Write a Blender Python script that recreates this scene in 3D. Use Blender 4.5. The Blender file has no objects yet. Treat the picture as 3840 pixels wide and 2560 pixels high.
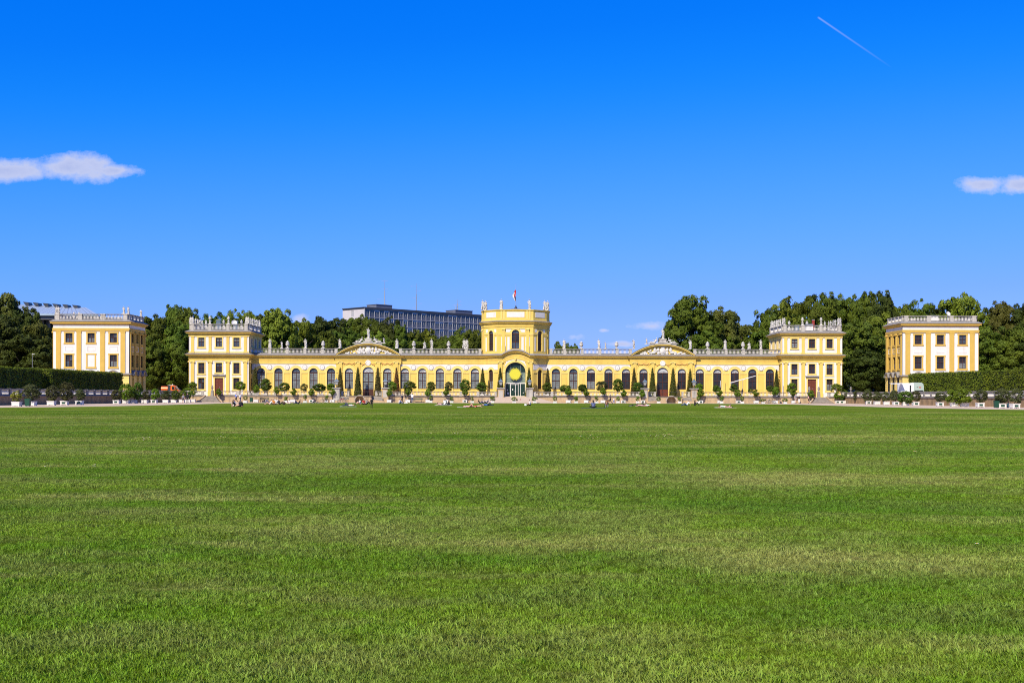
import bpy, bmesh, math, random
import numpy as np
from mathutils import Matrix, Vector

random.seed(7); rng = np.random.default_rng(7)
sc = bpy.context.scene
COL = sc.collection
R = math.radians

# ------------------------------------------------------------------ camera
F = 4400.0; HZ = 1483.0; EYE = 1.5; ROLL = 0.0022      # focal length and horizon in photo pixels, eye height in metres
cam = bpy.data.cameras.new('camera'); cam_o = bpy.data.objects.new('camera', cam); COL.objects.link(cam_o)
cam.sensor_width = 36; cam.lens = 36 * F / 3840; cam.shift_y = (HZ - 1280) / 3840
cam.clip_start = 0.2; cam.clip_end = 9000
cam_o.matrix_world = Matrix.Translation((0, 0, EYE)) @ Matrix.Rotation(R(90), 4, 'X') @ Matrix.Rotation(ROLL, 4, 'Z')
sc.camera = cam_o

# ------------------------------------------------------------------ sky and sun
SUN_EL, SUN_AZ = 45.0, 27.0       # the sun stands behind the camera, to its left
world = bpy.data.worlds.new('World'); sc.world = world; world.use_nodes = True
def build_world():
    nt = world.node_tree; N = nt.nodes; L = nt.links
    bg = N['Background']; bg.inputs[1].default_value = 0.0707
    sky = N.new('ShaderNodeTexSky'); sky.sky_type = 'NISHITA'; sky.sun_disc = False
    sky.sun_elevation = R(SUN_EL); sky.sun_rotation = R(180 + SUN_AZ); sky.altitude = 150
    sky.air_density = 1.0; sky.dust_density = 0.35; sky.ozone_density = 2.5
    def m(op, a, b=None, c=None, clamp=False):
        n = N.new('ShaderNodeMath'); n.operation = op; n.use_clamp = clamp
        for i, v in enumerate((a, b, c)):
            if v is None: continue
            if isinstance(v, (int, float)): n.inputs[i].default_value = v
            else: L.new(v, n.inputs[i])
        return n.outputs[0]
    def vm(op, a, b=None, out=0):
        n = N.new('ShaderNodeVectorMath'); n.operation = op
        for i, v in enumerate((a, b)):
            if v is None: continue
            if isinstance(v, tuple): n.inputs[i].default_value = v
            else: L.new(v, n.inputs[i])
        return n.outputs[out]
    # the deep, polarised blue of the photograph: a contrast curve on the whole sky
    sep = N.new('ShaderNodeSeparateColor'); L.new(sky.outputs[0], sep.inputs[0])
    comb = N.new('ShaderNodeCombineColor')
    d_ = m('MULTIPLY_ADD', sep.outputs[0], 0.1, -0.220)
    t_ = m('MULTIPLY', m('ADD', d_, m('SQRT', m('MULTIPLY_ADD', d_, d_, 0.0009))), 0.5)
    L.new(m('MAXIMUM', m('MULTIPLY_ADD', m('POWER', t_, 0.80), 5.6, -0.05), 0.0), comb.inputs[0])
    g_ = m('MULTIPLY', sep.outputs[1], 0.1)
    quad = m('ADD', m('MULTIPLY_ADD', g_, 8.8, -0.617), m('MULTIPLY', m('MULTIPLY', m('SUBTRACT', g_, 0.286), m('SUBTRACT', g_, 0.47)), -10.75))
    L.new(m('MAXIMUM', quad, m('MULTIPLY', m('POWER', g_, 0.92), 6.13)), comb.inputs[1])
    L.new(m('MULTIPLY', m('POWER', sep.outputs[2], 0.35), 5.58), comb.inputs[2])
    # a few small fair-weather clouds and a contrail, in directions of the sky
    tc = N.new('ShaderNodeTexCoord'); xyz = N.new('ShaderNodeSeparateXYZ'); L.new(tc.outputs['Generated'], xyz.inputs[0])
    yy = m('MAXIMUM', xyz.outputs[1], 0.02)
    uv = N.new('ShaderNodeCombineXYZ'); L.new(m('DIVIDE', xyz.outputs[0], yy), uv.inputs[0]); L.new(m('DIVIDE', xyz.outputs[2], yy), uv.inputs[1])
    uv = uv.outputs[0]
    def tan2(px, py): return ((px - 1920) / F - (HZ - py) / F * ROLL, (HZ - py) / F + (px - 1920) / F * ROLL, 0.0)
    n1 = N.new('ShaderNodeTexNoise'); n1.inputs['Scale'].default_value = 24; n1.inputs['Detail'].default_value = 6; n1.inputs['Roughness'].default_value = 0.66
    L.new(vm('MULTIPLY', uv, (1.0, 1.3, 1.0)), n1.inputs['Vector']); nz = n1.outputs[0]
    mask = None; best = None
    for (px, py, a, b, dens) in CLOUDS:
        q = vm('MULTIPLY', vm('SUBTRACT', uv, tan2(px, py)), (F / a, F / b, 0.0))
        e = m('SUBTRACT', dens, vm('LENGTH', q, None, 1))
        best = e if best is None else m('MAXIMUM', best, e)
    e = m('ADD', best, m('MULTIPLY_ADD', nz, 2.4, -1.2))
    mask = m('MULTIPLY', m('MULTIPLY', e, 1.6, clamp=True), 0.92)
    lit = m('MULTIPLY_ADD', e, -0.75, 1.0, clamp=True)
    a0 = tan2(3065, 64); b0 = tan2(3345, 255)
    ln = math.hypot(b0[0] - a0[0], b0[1] - a0[1]); tx, ty = (b0[0] - a0[0]) / ln, (b0[1] - a0[1]) / ln
    pq = vm('SUBTRACT', uv, a0)
    t = vm('DOT_PRODUCT', pq, (tx / ln, ty / ln, 0), 1); d = m('ABSOLUTE', vm('DOT_PRODUCT', pq, (-ty, tx, 0), 1))
    streak = m('SUBTRACT', 1.0, m('MULTIPLY', d, F / 5.0), clamp=True)
    streak = m('MULTIPLY', m('MULTIPLY', streak, m('MULTIPLY_ADD', t, -0.34, 0.34, clamp=True)), m('MULTIPLY', t, 40.0, clamp=True))
    front = m('GREATER_THAN', xyz.outputs[1], 0.03)
    mask = m('MULTIPLY', mask, front); streak = m('MULTIPLY', streak, front)
    cm = N.new('ShaderNodeMix'); cm.data_type = 'RGBA'
    L.new(lit, cm.inputs[0]); cm.inputs[6].default_value = (4.2, 4.9, 7.9, 1); cm.inputs[7].default_value = (7.0, 7.4, 9.5, 1)
    mx = N.new('ShaderNodeMix'); mx.data_type = 'RGBA'; L.new(mask, mx.inputs[0]); L.new(comb.outputs[0], mx.inputs[6]); L.new(cm.outputs[2], mx.inputs[7])
    m2 = N.new('ShaderNodeMix'); m2.data_type = 'RGBA'; L.new(streak, m2.inputs[0]); L.new(mx.outputs[2], m2.inputs[6]); m2.inputs[7].default_value = (6.0, 7.2, 10, 1)
    L.new(m2.outputs[2], bg.inputs[0])
# px, py, half width, half height, size of the solid part
CLOUDS = [(20, 636, 240, 50, 1.05), (260, 632, 200, 54, 1.0), (440, 640, 120, 32, 0.85),
          (3690, 690, 100, 38, 0.9), (3850, 692, 130, 38, 1.0),
          (2150, 1264, 90, 30, 0.6), (2440, 1222, 90, 28, 0.8), (2330, 1290, 100, 18, 0.5), (2265, 1238, 36, 12, 0.5), (1128, 1200, 60, 30, 0.6)]
build_world()
world.cycles.sampling_method = 'NONE'
sun = bpy.data.lights.new('sun', 'SUN'); sun.energy = 4.8; sun.angle = R(0.53); sun.color = (1.0, 0.91, 0.74)
sun_o = bpy.data.objects.new('sun', sun); COL.objects.link(sun_o)
SDIR = Vector((-math.sin(R(SUN_AZ)) * math.cos(R(SUN_EL)), -math.cos(R(SUN_AZ)) * math.cos(R(SUN_EL)), math.sin(R(SUN_EL))))
sun_o.rotation_euler = SDIR.to_track_quat('Z', 'Y').to_euler(); sun_o.location = SDIR * 200

sc.view_settings.view_transform = 'Standard'; sc.view_settings.look = 'None'
sc.view_settings.gamma = 1.0; sc.view_settings.exposure = 0.5; sc.view_settings.use_curve_mapping = False
sc.cycles.use_denoising = False; sc.cycles.max_bounces = 6; sc.cycles.diffuse_bounces = 3; sc.cycles.glossy_bounces = 3
sc.cycles.transparent_max_bounces = 8; sc.cycles.filter_width = 1.05

# ------------------------------------------------------------------ measuring helpers
def X(px, Y, py=1400): return ((px - 1920) - ROLL * (HZ - py)) * Y / F
def Z(py, Y, px=1920): return EYE + ((HZ - py) + ROLL * (px - 1920)) * Y / F
def ground(px, py, zg=0.0):
    d = -((HZ - py) + ROLL * (px - 1920)); Y = (EYE - zg) * F / max(d, 0.5)
    return X(px, Y, py), Y

# ------------------------------------------------------------------ materials
MATS = {}
def nodes(name):
    mt = bpy.data.materials.new(name); mt.use_nodes = True
    return mt, mt.node_tree.nodes, mt.node_tree.links, mt.node_tree.nodes['Principled BSDF']
def mat(name, col, rough=0.8, var=0.12, scale=1.5, streak=0.0, bump=0.0, bscale=20, spec=0.3, metal=0.0, dirt=None, dscale=0.4, damt=0.5):
    if name in MATS: return MATS[name]
    mt, N, L, P = nodes(name)
    P.inputs['Roughness'].default_value = rough; P.inputs['Specular IOR Level'].default_value = spec; P.inputs['Metallic'].default_value = metal
    geo = N.new('ShaderNodeNewGeometry')
    no = N.new('ShaderNodeTexNoise'); no.inputs['Scale'].default_value = scale; no.inputs['Detail'].default_value = 6; no.inputs['Roughness'].default_value = 0.65
    L.new(geo.outputs['Position'], no.inputs['Vector'])
    mr = N.new('ShaderNodeMapRange'); mr.inputs[1].default_value = 0.3; mr.inputs[2].default_value = 0.7
    mr.inputs[3].default_value = 1 - var; mr.inputs[4].default_value = 1 + var; L.new(no.outputs[0], mr.inputs[0])
    mul = N.new('ShaderNodeMix'); mul.data_type = 'RGBA'; mul.blend_type = 'MULTIPLY'; mul.inputs[0].default_value = 1
    mul.inputs[6].default_value = (*col, 1); L.new(mr.outputs[0], mul.inputs[7]); out = mul.outputs[2]
    if dirt is not None:     # stains with a shape of their own: drips (streak) or blotches
        mp = N.new('ShaderNodeMapping'); L.new(geo.outputs['Position'], mp.inputs[0])
        mp.inputs['Scale'].default_value = (1, 1, 0.12) if streak else (1, 1, 1)
        n2 = N.new('ShaderNodeTexNoise'); n2.inputs['Scale'].default_value = dscale; n2.inputs['Detail'].default_value = 7; n2.inputs['Roughness'].default_value = 0.7
        L.new(mp.outputs[0], n2.inputs['Vector'])
        m2 = N.new('ShaderNodeMapRange'); m2.inputs[1].default_value = 0.5; m2.inputs[2].default_value = 0.72; m2.inputs[3].default_value = 0; m2.inputs[4].default_value = damt
        L.new(n2.outputs[0], m2.inputs[0])
        mx = N.new('ShaderNodeMix'); mx.data_type = 'RGBA'; L.new(m2.outputs[0], mx.inputs[0]); L.new(out, mx.inputs[6]); mx.inputs[7].default_value = (*dirt, 1)
        out = mx.outputs[2]
    L.new(out, P.inputs['Base Color'])
    if bump:
        nb = N.new('ShaderNodeTexNoise'); nb.inputs['Scale'].default_value = bscale; nb.inputs['Detail'].default_value = 4; L.new(geo.outputs['Position'], nb.inputs['Vector'])
        bp = N.new('ShaderNodeBump'); bp.inputs['Strength'].default_value = bump; bp.inputs['Distance'].default_value = 0.05
        L.new(nb.outputs[0], bp.inputs['Height']); L.new(bp.outputs[0], P.inputs['Normal'])
    MATS[name] = mt; return mt
def leafmat(name, col, col2, trans=0.12, scale=0.35, orand=0.18):
    """foliage: colour differs from tree to tree and from clump to clump; light passes through the leaves"""
    if name in MATS: return MATS[name]
    mt, N, L, P = nodes(name)
    geo = N.new('ShaderNodeNewGeometry'); oi = N.new('ShaderNodeObjectInfo')
    no = N.new('ShaderNodeTexNoise'); no.inputs['Scale'].default_value = scale; no.inputs['Detail'].default_value = 5; L.new(geo.outputs['Position'], no.inputs['Vector'])
    mr = N.new('ShaderNodeMapRange'); mr.inputs[1].default_value = 0.32; mr.inputs[2].default_value = 0.68; L.new(no.outputs[0], mr.inputs[0])
    mx = N.new('ShaderNodeMix'); mx.data_type = 'RGBA'; L.new(mr.outputs[0], mx.inputs[0]); mx.inputs[6].default_value = (*col, 1); mx.inputs[7].default_value = (*col2, 1)
    hs = N.new('ShaderNodeHueSaturation'); L.new(mx.outputs[2], hs.inputs['Color'])
    m1 = N.new('ShaderNodeMapRange'); m1.inputs[3].default_value = 1 - orand; m1.inputs[4].default_value = 1 + orand; L.new(oi.outputs['Random'], m1.inputs[0]); L.new(m1.outputs[0], hs.inputs['Value'])
    m2 = N.new('ShaderNodeMapRange'); m2.inputs[3].default_value = 0.5 - orand * 0.12; m2.inputs[4].default_value = 0.5 + orand * 0.08; L.new(oi.outputs['Random'], m2.inputs[0]); L.new(m2.outputs[0], hs.inputs['Hue'])
    L.new(hs.outputs[0], P.inputs['Base Color']); P.inputs['Roughness'].default_value = 0.6; P.inputs['Specular IOR Level'].default_value = 0.12
    tr = N.new('ShaderNodeBsdfTranslucent'); L.new(hs.outputs[0], tr.inputs[0])
    ms = N.new('ShaderNodeMixShader'); ms.inputs[0].default_value = trans
    L.new(P.outputs[0], ms.inputs[1]); L.new(tr.outputs[0], ms.inputs[2]); L.new(ms.outputs[0], N['Material Output'].inputs[0])
    MATS[name] = mt; return mt
YEL = mat('yellow_plaster', (0.68, 0.485, 0.110), 0.85, 0.07, 0.7, dirt=(0.47, 0.28, 0.06), dscale=0.8, damt=0.45, streak=1)
YELP = mat('pale_yellow_plaster', (0.72, 0.545, 0.165), 0.85, 0.06, 0.7, dirt=(0.46, 0.32, 0.11), dscale=0.8, damt=0.45, streak=1)
YELD = mat('ochre_plaster', (0.54, 0.355, 0.075), 0.85, 0.07, 0.7, dirt=(0.40, 0.26, 0.06), dscale=0.8, damt=0.45, streak=1)
WHI = mat('white_plaster', (0.66, 0.62, 0.57), 0.85, 0.05, 0.8, dirt=(0.42, 0.38, 0.33), dscale=0.7, damt=0.5, streak=1)
SLATE = mat('slate', (0.22, 0.205, 0.19), 0.7, 0.18, 2.0, bump=0.2)
STONE = mat('weathered_stone', (0.42, 0.385, 0.33), 0.9, 0.15, 2.0, dirt=(0.09, 0.085, 0.08), dscale=0.9, damt=0.75, streak=1, bump=0.3)
DSTONE = mat('dark_weathered_stone', (0.24, 0.22, 0.20), 0.9, 0.2, 2.0, dirt=(0.05, 0.05, 0.045), dscale=1.2, damt=0.8, streak=1, bump=0.3)
BALU = mat('baluster_stone', (0.66, 0.61, 0.53), 0.9, 0.12, 3.0)
SAND = mat('sandstone_wall', (0.42, 0.30, 0.17), 0.9, 0.22, 1.2, dirt=(0.20, 0.16, 0.12), dscale=0.9, damt=0.85, streak=1, bump=0.3)
RAIL = mat('grey_rail_stone', (0.21, 0.195, 0.175), 0.9, 0.3, 1.5, dirt=(0.07, 0.065, 0.06), dscale=0.8, damt=0.7)
COPE = mat('coping_stone', (0.17, 0.15, 0.13), 0.9, 0.3, 2.0)
MARB = mat('statue_marble', (0.50, 0.47, 0.42), 0.75, 0.12, 3.0, dirt=(0.13, 0.12, 0.105), dscale=2.6, damt=0.9, bump=0.2)
WOOD = mat('brown_wood', (0.060, 0.022, 0.014), 0.5, 0.2, 4.0)
DOORW = mat('red_brown_door', (0.13, 0.035, 0.018), 0.45, 0.2, 4.0)
WHITEP = mat('white_paint', (0.66, 0.63, 0.58), 0.5, 0.03, 4.0)
IRON = mat('dark_iron', (0.02, 0.022, 0.025), 0.45, 0.2, 8.0, spec=0.5)
LEAD = mat('blue_grey_lead', (0.10, 0.14, 0.18), 0.45, 0.2, 6.0)
GREEN = mat('green_paint', (0.012, 0.06, 0.035), 0.5, 0.1, 6.0)
STEEL = mat('grey_steel', (0.30, 0.32, 0.34), 0.5, 0.1, 6.0, metal=0.3)
def glassmat(name, col, rough=0.08, spec=0.3, var=0.45, scale=1.2):
    m_ = mat(name, col, rough, var, scale, spec=spec); return m_
GL_DARK = glassmat('dark_window_glass', (0.025, 0.028, 0.032))
GL_CURT = glassmat('curtained_window_glass', (0.165, 0.185, 0.185), 0.15)
GL_FAN = glassmat('white_fan_glass', (0.50, 0.50, 0.49), 0.3)
GL_BLUE = glassmat('sky_window_glass', (0.055, 0.075, 0.10), spec=0.4)
GL_PORT = glassmat('green_portal_glass', (0.020, 0.042, 0.032), spec=0.2)
GL_PALE = glassmat('pale_reflection_glass', (0.17, 0.22, 0.18), 0.35)  # pale reflection on the upper portal panes, put into the base colour

# ------------------------------------------------------------------ mesh helpers
class MB:
    """collects shapes; build() links them as one mesh object"""
    def __init__(s): s.v = []; s.f = []; s.m = []; s.T = None
    def add(s, vs, fs, mi=0):
        n = len(s.v)
        s.v += [tuple(s.T @ Vector(p)) for p in vs] if s.T is not None else [tuple(p) for p in vs]
        s.f += [tuple(i + n for i in f) for f in fs]; s.m += [mi] * len(fs); return s
    def quad(s, a, b, c, d, mi=0): return s.add([a, b, c, d], [(0, 1, 2, 3)], mi)
    def box(s, x0, x1, y0, y1, z0, z1, mi=0):
        return s.add([(x0, y0, z0), (x1, y0, z0), (x1, y1, z0), (x0, y1, z0), (x0, y0, z1), (x1, y0, z1), (x1, y1, z1), (x0, y1, z1)],
                     [(0, 3, 2, 1), (4, 5, 6, 7), (0, 1, 5, 4), (1, 2, 6, 5), (2, 3, 7, 6), (3, 0, 4, 7)], mi)
    def frustum(s, x, y, z0, z1, w0, d0, w1, d1, mi=0):
        v = []
        for z, w, d in ((z0, w0, d0), (z1, w1, d1)):
            v += [(x - w / 2, y - d / 2, z), (x + w / 2, y - d / 2, z), (x + w / 2, y + d / 2, z), (x - w / 2, y + d / 2, z)]
        return s.add(v, [(0, 3, 2, 1), (4, 5, 6, 7), (0, 1, 5, 4), (1, 2, 6, 5), (2, 3, 7, 6), (3, 0, 4, 7)], mi)
    def prism(s, poly, y0, y1, mi=0):       # polygon in x,z (seen from -y, anticlockwise), extruded along y
        n = len(poly)
        vs = [(x, y0, z) for x, z in poly] + [(x, y1, z) for x, z in poly]
        fs = [tuple(range(n)), tuple(range(2 * n - 1, n - 1, -1))] + [((i + 1) % n, i, i + n, (i + 1) % n + n) for i in range(n)]
        return s.add(vs, fs, mi)
    def slab(s, poly, z0, z1, mi=0):        # polygon in x,y (anticlockwise from above), extruded along z
        n = len(poly)
        vs = [(x, y, z0) for x, y in poly] + [(x, y, z1) for x, y in poly]
        fs = [tuple(range(n - 1, -1, -1)), tuple(range(n, 2 * n))] + [(i, (i + 1) % n, (i + 1) % n + n, i + n) for i in range(n)]
        return s.add(vs, fs, mi)
    def tube(s, a, b, r0, r1=None, seg=6, mi=0, cap=True):
        r1 = r0 if r1 is None else r1; a = Vector(a); b = Vector(b); d = (b - a).normalized()
        p = d.orthogonal().normalized(); q = d.cross(p); vs = []
        for c, r in ((a, r0), (b, r1)):
            vs += [c + (p * math.cos(2 * math.pi * i / seg) + q * math.sin(2 * math.pi * i / seg)) * r for i in range(seg)]
        fs = [(i, (i + 1) % seg, (i + 1) % seg + seg, i + seg) for i in range(seg)]
        if cap: fs += [tuple(range(seg - 1, -1, -1)), tuple(range(seg, 2 * seg))]
        return s.add(vs, fs, mi)
    def path(s, pts, r, seg=5, mi=0):
        for a, b in zip(pts, pts[1:]): s.tube(a, b, r, r, seg, mi)
        return s
    def lathe(s, prof, c=(0, 0, 0), seg=8, mi=0, a0=0.0):
        vs = []; k = len(prof)
        for r, z in prof:
            vs += [(c[0] + r * math.cos(a0 + 2 * math.pi * i / seg), c[1] + r * math.sin(a0 + 2 * math.pi * i / seg), c[2] + z) for i in range(seg)]
        fs = [(j * seg + i, j * seg + (i + 1) % seg, (j + 1) * seg + (i + 1) % seg, (j + 1) * seg + i) for j in range(k - 1) for i in range(seg)]
        fs += [tuple(range(seg - 1, -1, -1)), tuple(range((k - 1) * seg, k * seg))]
        return s.add(vs, fs, mi)
    def blob(s, c, r, seg=8, rings=5, mi=0):
        prof = [(max(0.02, math.sin(math.pi * j / rings)), -math.cos(math.pi * j / rings)) for j in range(rings + 1)]
        vs = []
        for q, z in prof: vs += [(c[0] + r[0] * q * math.cos(2 * math.pi * i / seg), c[1] + r[1] * q * math.sin(2 * math.pi * i / seg), c[2] + r[2] * z) for i in range(seg)]
        fs = [(j * seg + i, j * seg + (i + 1) % seg, (j + 1) * seg + (i + 1) % seg, (j + 1) * seg + i) for j in range(rings) for i in range(seg)]
        return s.add(vs, fs, mi)
    def ring(s, xc, zc, r0, r1, y0, y1, mi=0, a0=0.0, a1=180.0, n=16, sx=1.0):   # arch band in the x,z plane
        A = [R(a0 + (a1 - a0) * i / n) for i in range(n + 1)]
        for a, b in zip(A, A[1:]):
            p = [(xc + r * math.cos(t) * sx, zc + r * math.sin(t)) for r, t in ((r0, a), (r1, a), (r1, b), (r0, b))]
            v = [(x, y0, z) for x, z in p] + [(x, y1, z) for x, z in p]
            s.add(v, [(0, 1, 2, 3), (1, 5, 6, 2), (4, 0, 3, 7)] , mi)
        return s
    def wall_grid(s, x0, x1, z0, z1, holes=(), d=0.28, mi=0, rmi=None):   # rectangular openings (xc, w, zb, zt)
        rmi = mi if rmi is None else rmi
        xs = sorted({x0, x1} | {h[0] - h[1] / 2 for h in holes} | {h[0] + h[1] / 2 for h in holes})
        zs = sorted({z0, z1} | {h[2] for h in holes} | {h[3] for h in holes})
        for a, b in zip(xs, xs[1:]):
            for c, e in zip(zs, zs[1:]):
                mx, mz = (a + b) / 2, (c + e) / 2
                if any(abs(mx - h[0]) < h[1] / 2 and h[2] < mz < h[3] for h in holes): continue
                s.quad((a, 0, c), (b, 0, c), (b, 0, e), (a, 0, e), mi)
        for xc, w, zb, zt in holes:
            l, r = xc - w / 2, xc + w / 2
            s.quad((l, 0, zb), (l, 0, zt), (l, d, zt), (l, d, zb), rmi); s.quad((r, 0, zt), (r, 0, zb), (r, d, zb), (r, d, zt), rmi)
            s.quad((l, 0, zt), (r, 0, zt), (r, d, zt), (l, d, zt), rmi); s.quad((r, 0, zb), (l, 0, zb), (l, d, zb), (r, d, zb), rmi)
            s.quad((l, d, zb), (r, d, zb), (r, d, zt), (l, d, zt), rmi)
        return s
    def wall_arch(s, x0, x1, z0, z1, xc, w, zb, zs, d=0.30, mi=0, n=16):  # one arched opening
        r = w / 2; l, q = xc - r, xc + r
        s.quad((x0, 0, z0), (l, 0, z0), (l, 0, z1), (x0, 0, z1), mi); s.quad((q, 0, z0), (x1, 0, z0), (x1, 0, z1), (q, 0, z1), mi)
        if zb > z0 + 1e-4: s.quad((l, 0, z0), (q, 0, z0), (q, 0, zb), (l, 0, zb), mi)
        A = [(xc - r * math.cos(math.pi * i / n), zs + r * math.sin(math.pi * i / n)) for i in range(n + 1)]
        for a, b in zip(A, A[1:]):
            s.quad((a[0], 0, a[1]), (b[0], 0, b[1]), (b[0], 0, z1), (a[0], 0, z1), mi)
            s.quad((a[0], 0, a[1]), (a[0], d, a[1]), (b[0], d, b[1]), (b[0], 0, b[1]), mi)
        s.quad((l, 0, zb), (l, 0, zs), (l, d, zs), (l, d, zb), mi); s.quad((q, 0, zs), (q, 0, zb), (q, d, zb), (q, d, zs), mi)
        s.quad((q, 0, zb), (l, 0, zb), (l, d, zb), (q, d, zb), mi)
        return s
    def sweep(s, path, prof, closed=False, mis=None):
        """profile of (out, z) run along a path of (x, y[, dz]); out is to the right of the direction of travel"""
        n = len(path); P2 = [Vector(p[:2]) for p in path]; dz = [p[2] if len(p) > 2 else 0.0 for p in path]
        nr = []
        for i in range(n):
            ds = []
            if closed or i > 0: ds.append((P2[i] - P2[i - 1]).normalized())
            if closed or i < n - 1: ds.append((P2[(i + 1) % n] - P2[i]).normalized())
            ns = [Vector((d.y, -d.x)) for d in ds]
            if len(ns) == 2:
                b = ns[0] + ns[1]
                nr.append(b / max(0.3, b.dot(ns[0])) if b.length > 1e-6 else ns[0])
            else: nr.append(ns[0])
        k = len(prof); vs = []
        for i in range(n): vs += [(P2[i].x + nr[i].x * o, P2[i].y + nr[i].y * o, z + dz[i]) for o, z in prof]
        for i in range(n if closed else n - 1):
            j = (i + 1) % n
            for q in range(k - 1):
                s.add([vs[i * k + q], vs[j * k + q], vs[j * k + q + 1], vs[i * k + q + 1]], [(0, 1, 2, 3)], mis[q] if mis else 0)
        return s
    def mesh(s, name, mats, smooth=False):
        me = bpy.data.meshes.new(name); me.from_pydata(s.v, [], s.f)
        for mt in (mats if isinstance(mats, (list, tuple)) else [mats]): me.materials.append(mt)
        me.polygons.foreach_set('material_index', s.m)
        if smooth: me.polygons.foreach_set('use_smooth', [True] * len(s.f))
        me.update(); return me
    def build(s, name, mats, parent=None, **kw): return link(name, s.mesh(name, mats, kw.pop('smooth', False)), parent, **kw)
def link(name, me, parent=None, loc=(0, 0, 0), rot=0.0, scale=None, local=False, label=None, cat=None, group=None, kind=None):
    """loc is in world space (a child of an Empty keeps it), or in the parent's space when local"""
    o = bpy.data.objects.new(name, me); COL.objects.link(o); o.location = loc
    if rot: o.rotation_euler = (0, 0, rot) if isinstance(rot, (int, float)) else rot
    if scale is not None: o.scale = scale if isinstance(scale, (tuple, list)) else (scale,) * 3
    if parent is not None:
        o.parent = parent
        if not local and parent.type == 'EMPTY': o.matrix_parent_inverse = Matrix.Translation(-parent.location)
    for k, val in (('label', label), ('category', cat), ('group', group), ('kind', kind)):
        if val: o[k] = val
    return o
def empty(name, loc, label, cat, group=None, rot=0.0, scale=None):
    o = bpy.data.objects.new(name, None); COL.objects.link(o); o.location = loc; o.empty_display_size = 0.3
    if rot: o.rotation_euler = (0, 0, rot)
    if scale is not None: o.scale = scale if isinstance(scale, (tuple, list)) else (scale,) * 3
    o['label'] = label; o['category'] = cat
    if group: o['group'] = group
    return o
ORD = ['first', 'second', 'third', 'fourth', 'fifth', 'sixth', 'seventh', 'eighth', 'ninth', 'tenth', 'eleventh', 'twelfth', 'thirteenth', 'fourteenth',
       'fifteenth', 'sixteenth', 'seventeenth', 'eighteenth', 'nineteenth', 'twentieth'] + ['twenty-' + w for w in ('first', 'second', 'third', 'fourth', 'fifth', 'sixth', 'seventh', 'eighth', 'ninth')] + ['thirtieth']
def frame2d(ox, oy, ux, uy):    # local x runs along (ux,uy), local -y points out of the wall
    l = math.hypot(ux, uy); ux, uy = ux / l, uy / l
    return Matrix(((ux, -uy, 0, ox), (uy, ux, 0, oy), (0, 0, 1, 0), (0, 0, 0, 1)))

# ================================================================== SETTING
XC = 0.75            # middle axis of the palace
T = 1.30             # terrace level
GRAVEL = mat('pale_gravel', (0.47, 0.36, 0.25), 0.95, 0.10, 3.0, dirt=(0.36, 0.27, 0.18), dscale=0.15, damt=0.5, bump=0.4, bscale=40)
FLOOR = mat('woodland_floor', (0.030, 0.036, 0.014), 0.95, 0.4, 0.3)

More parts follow.
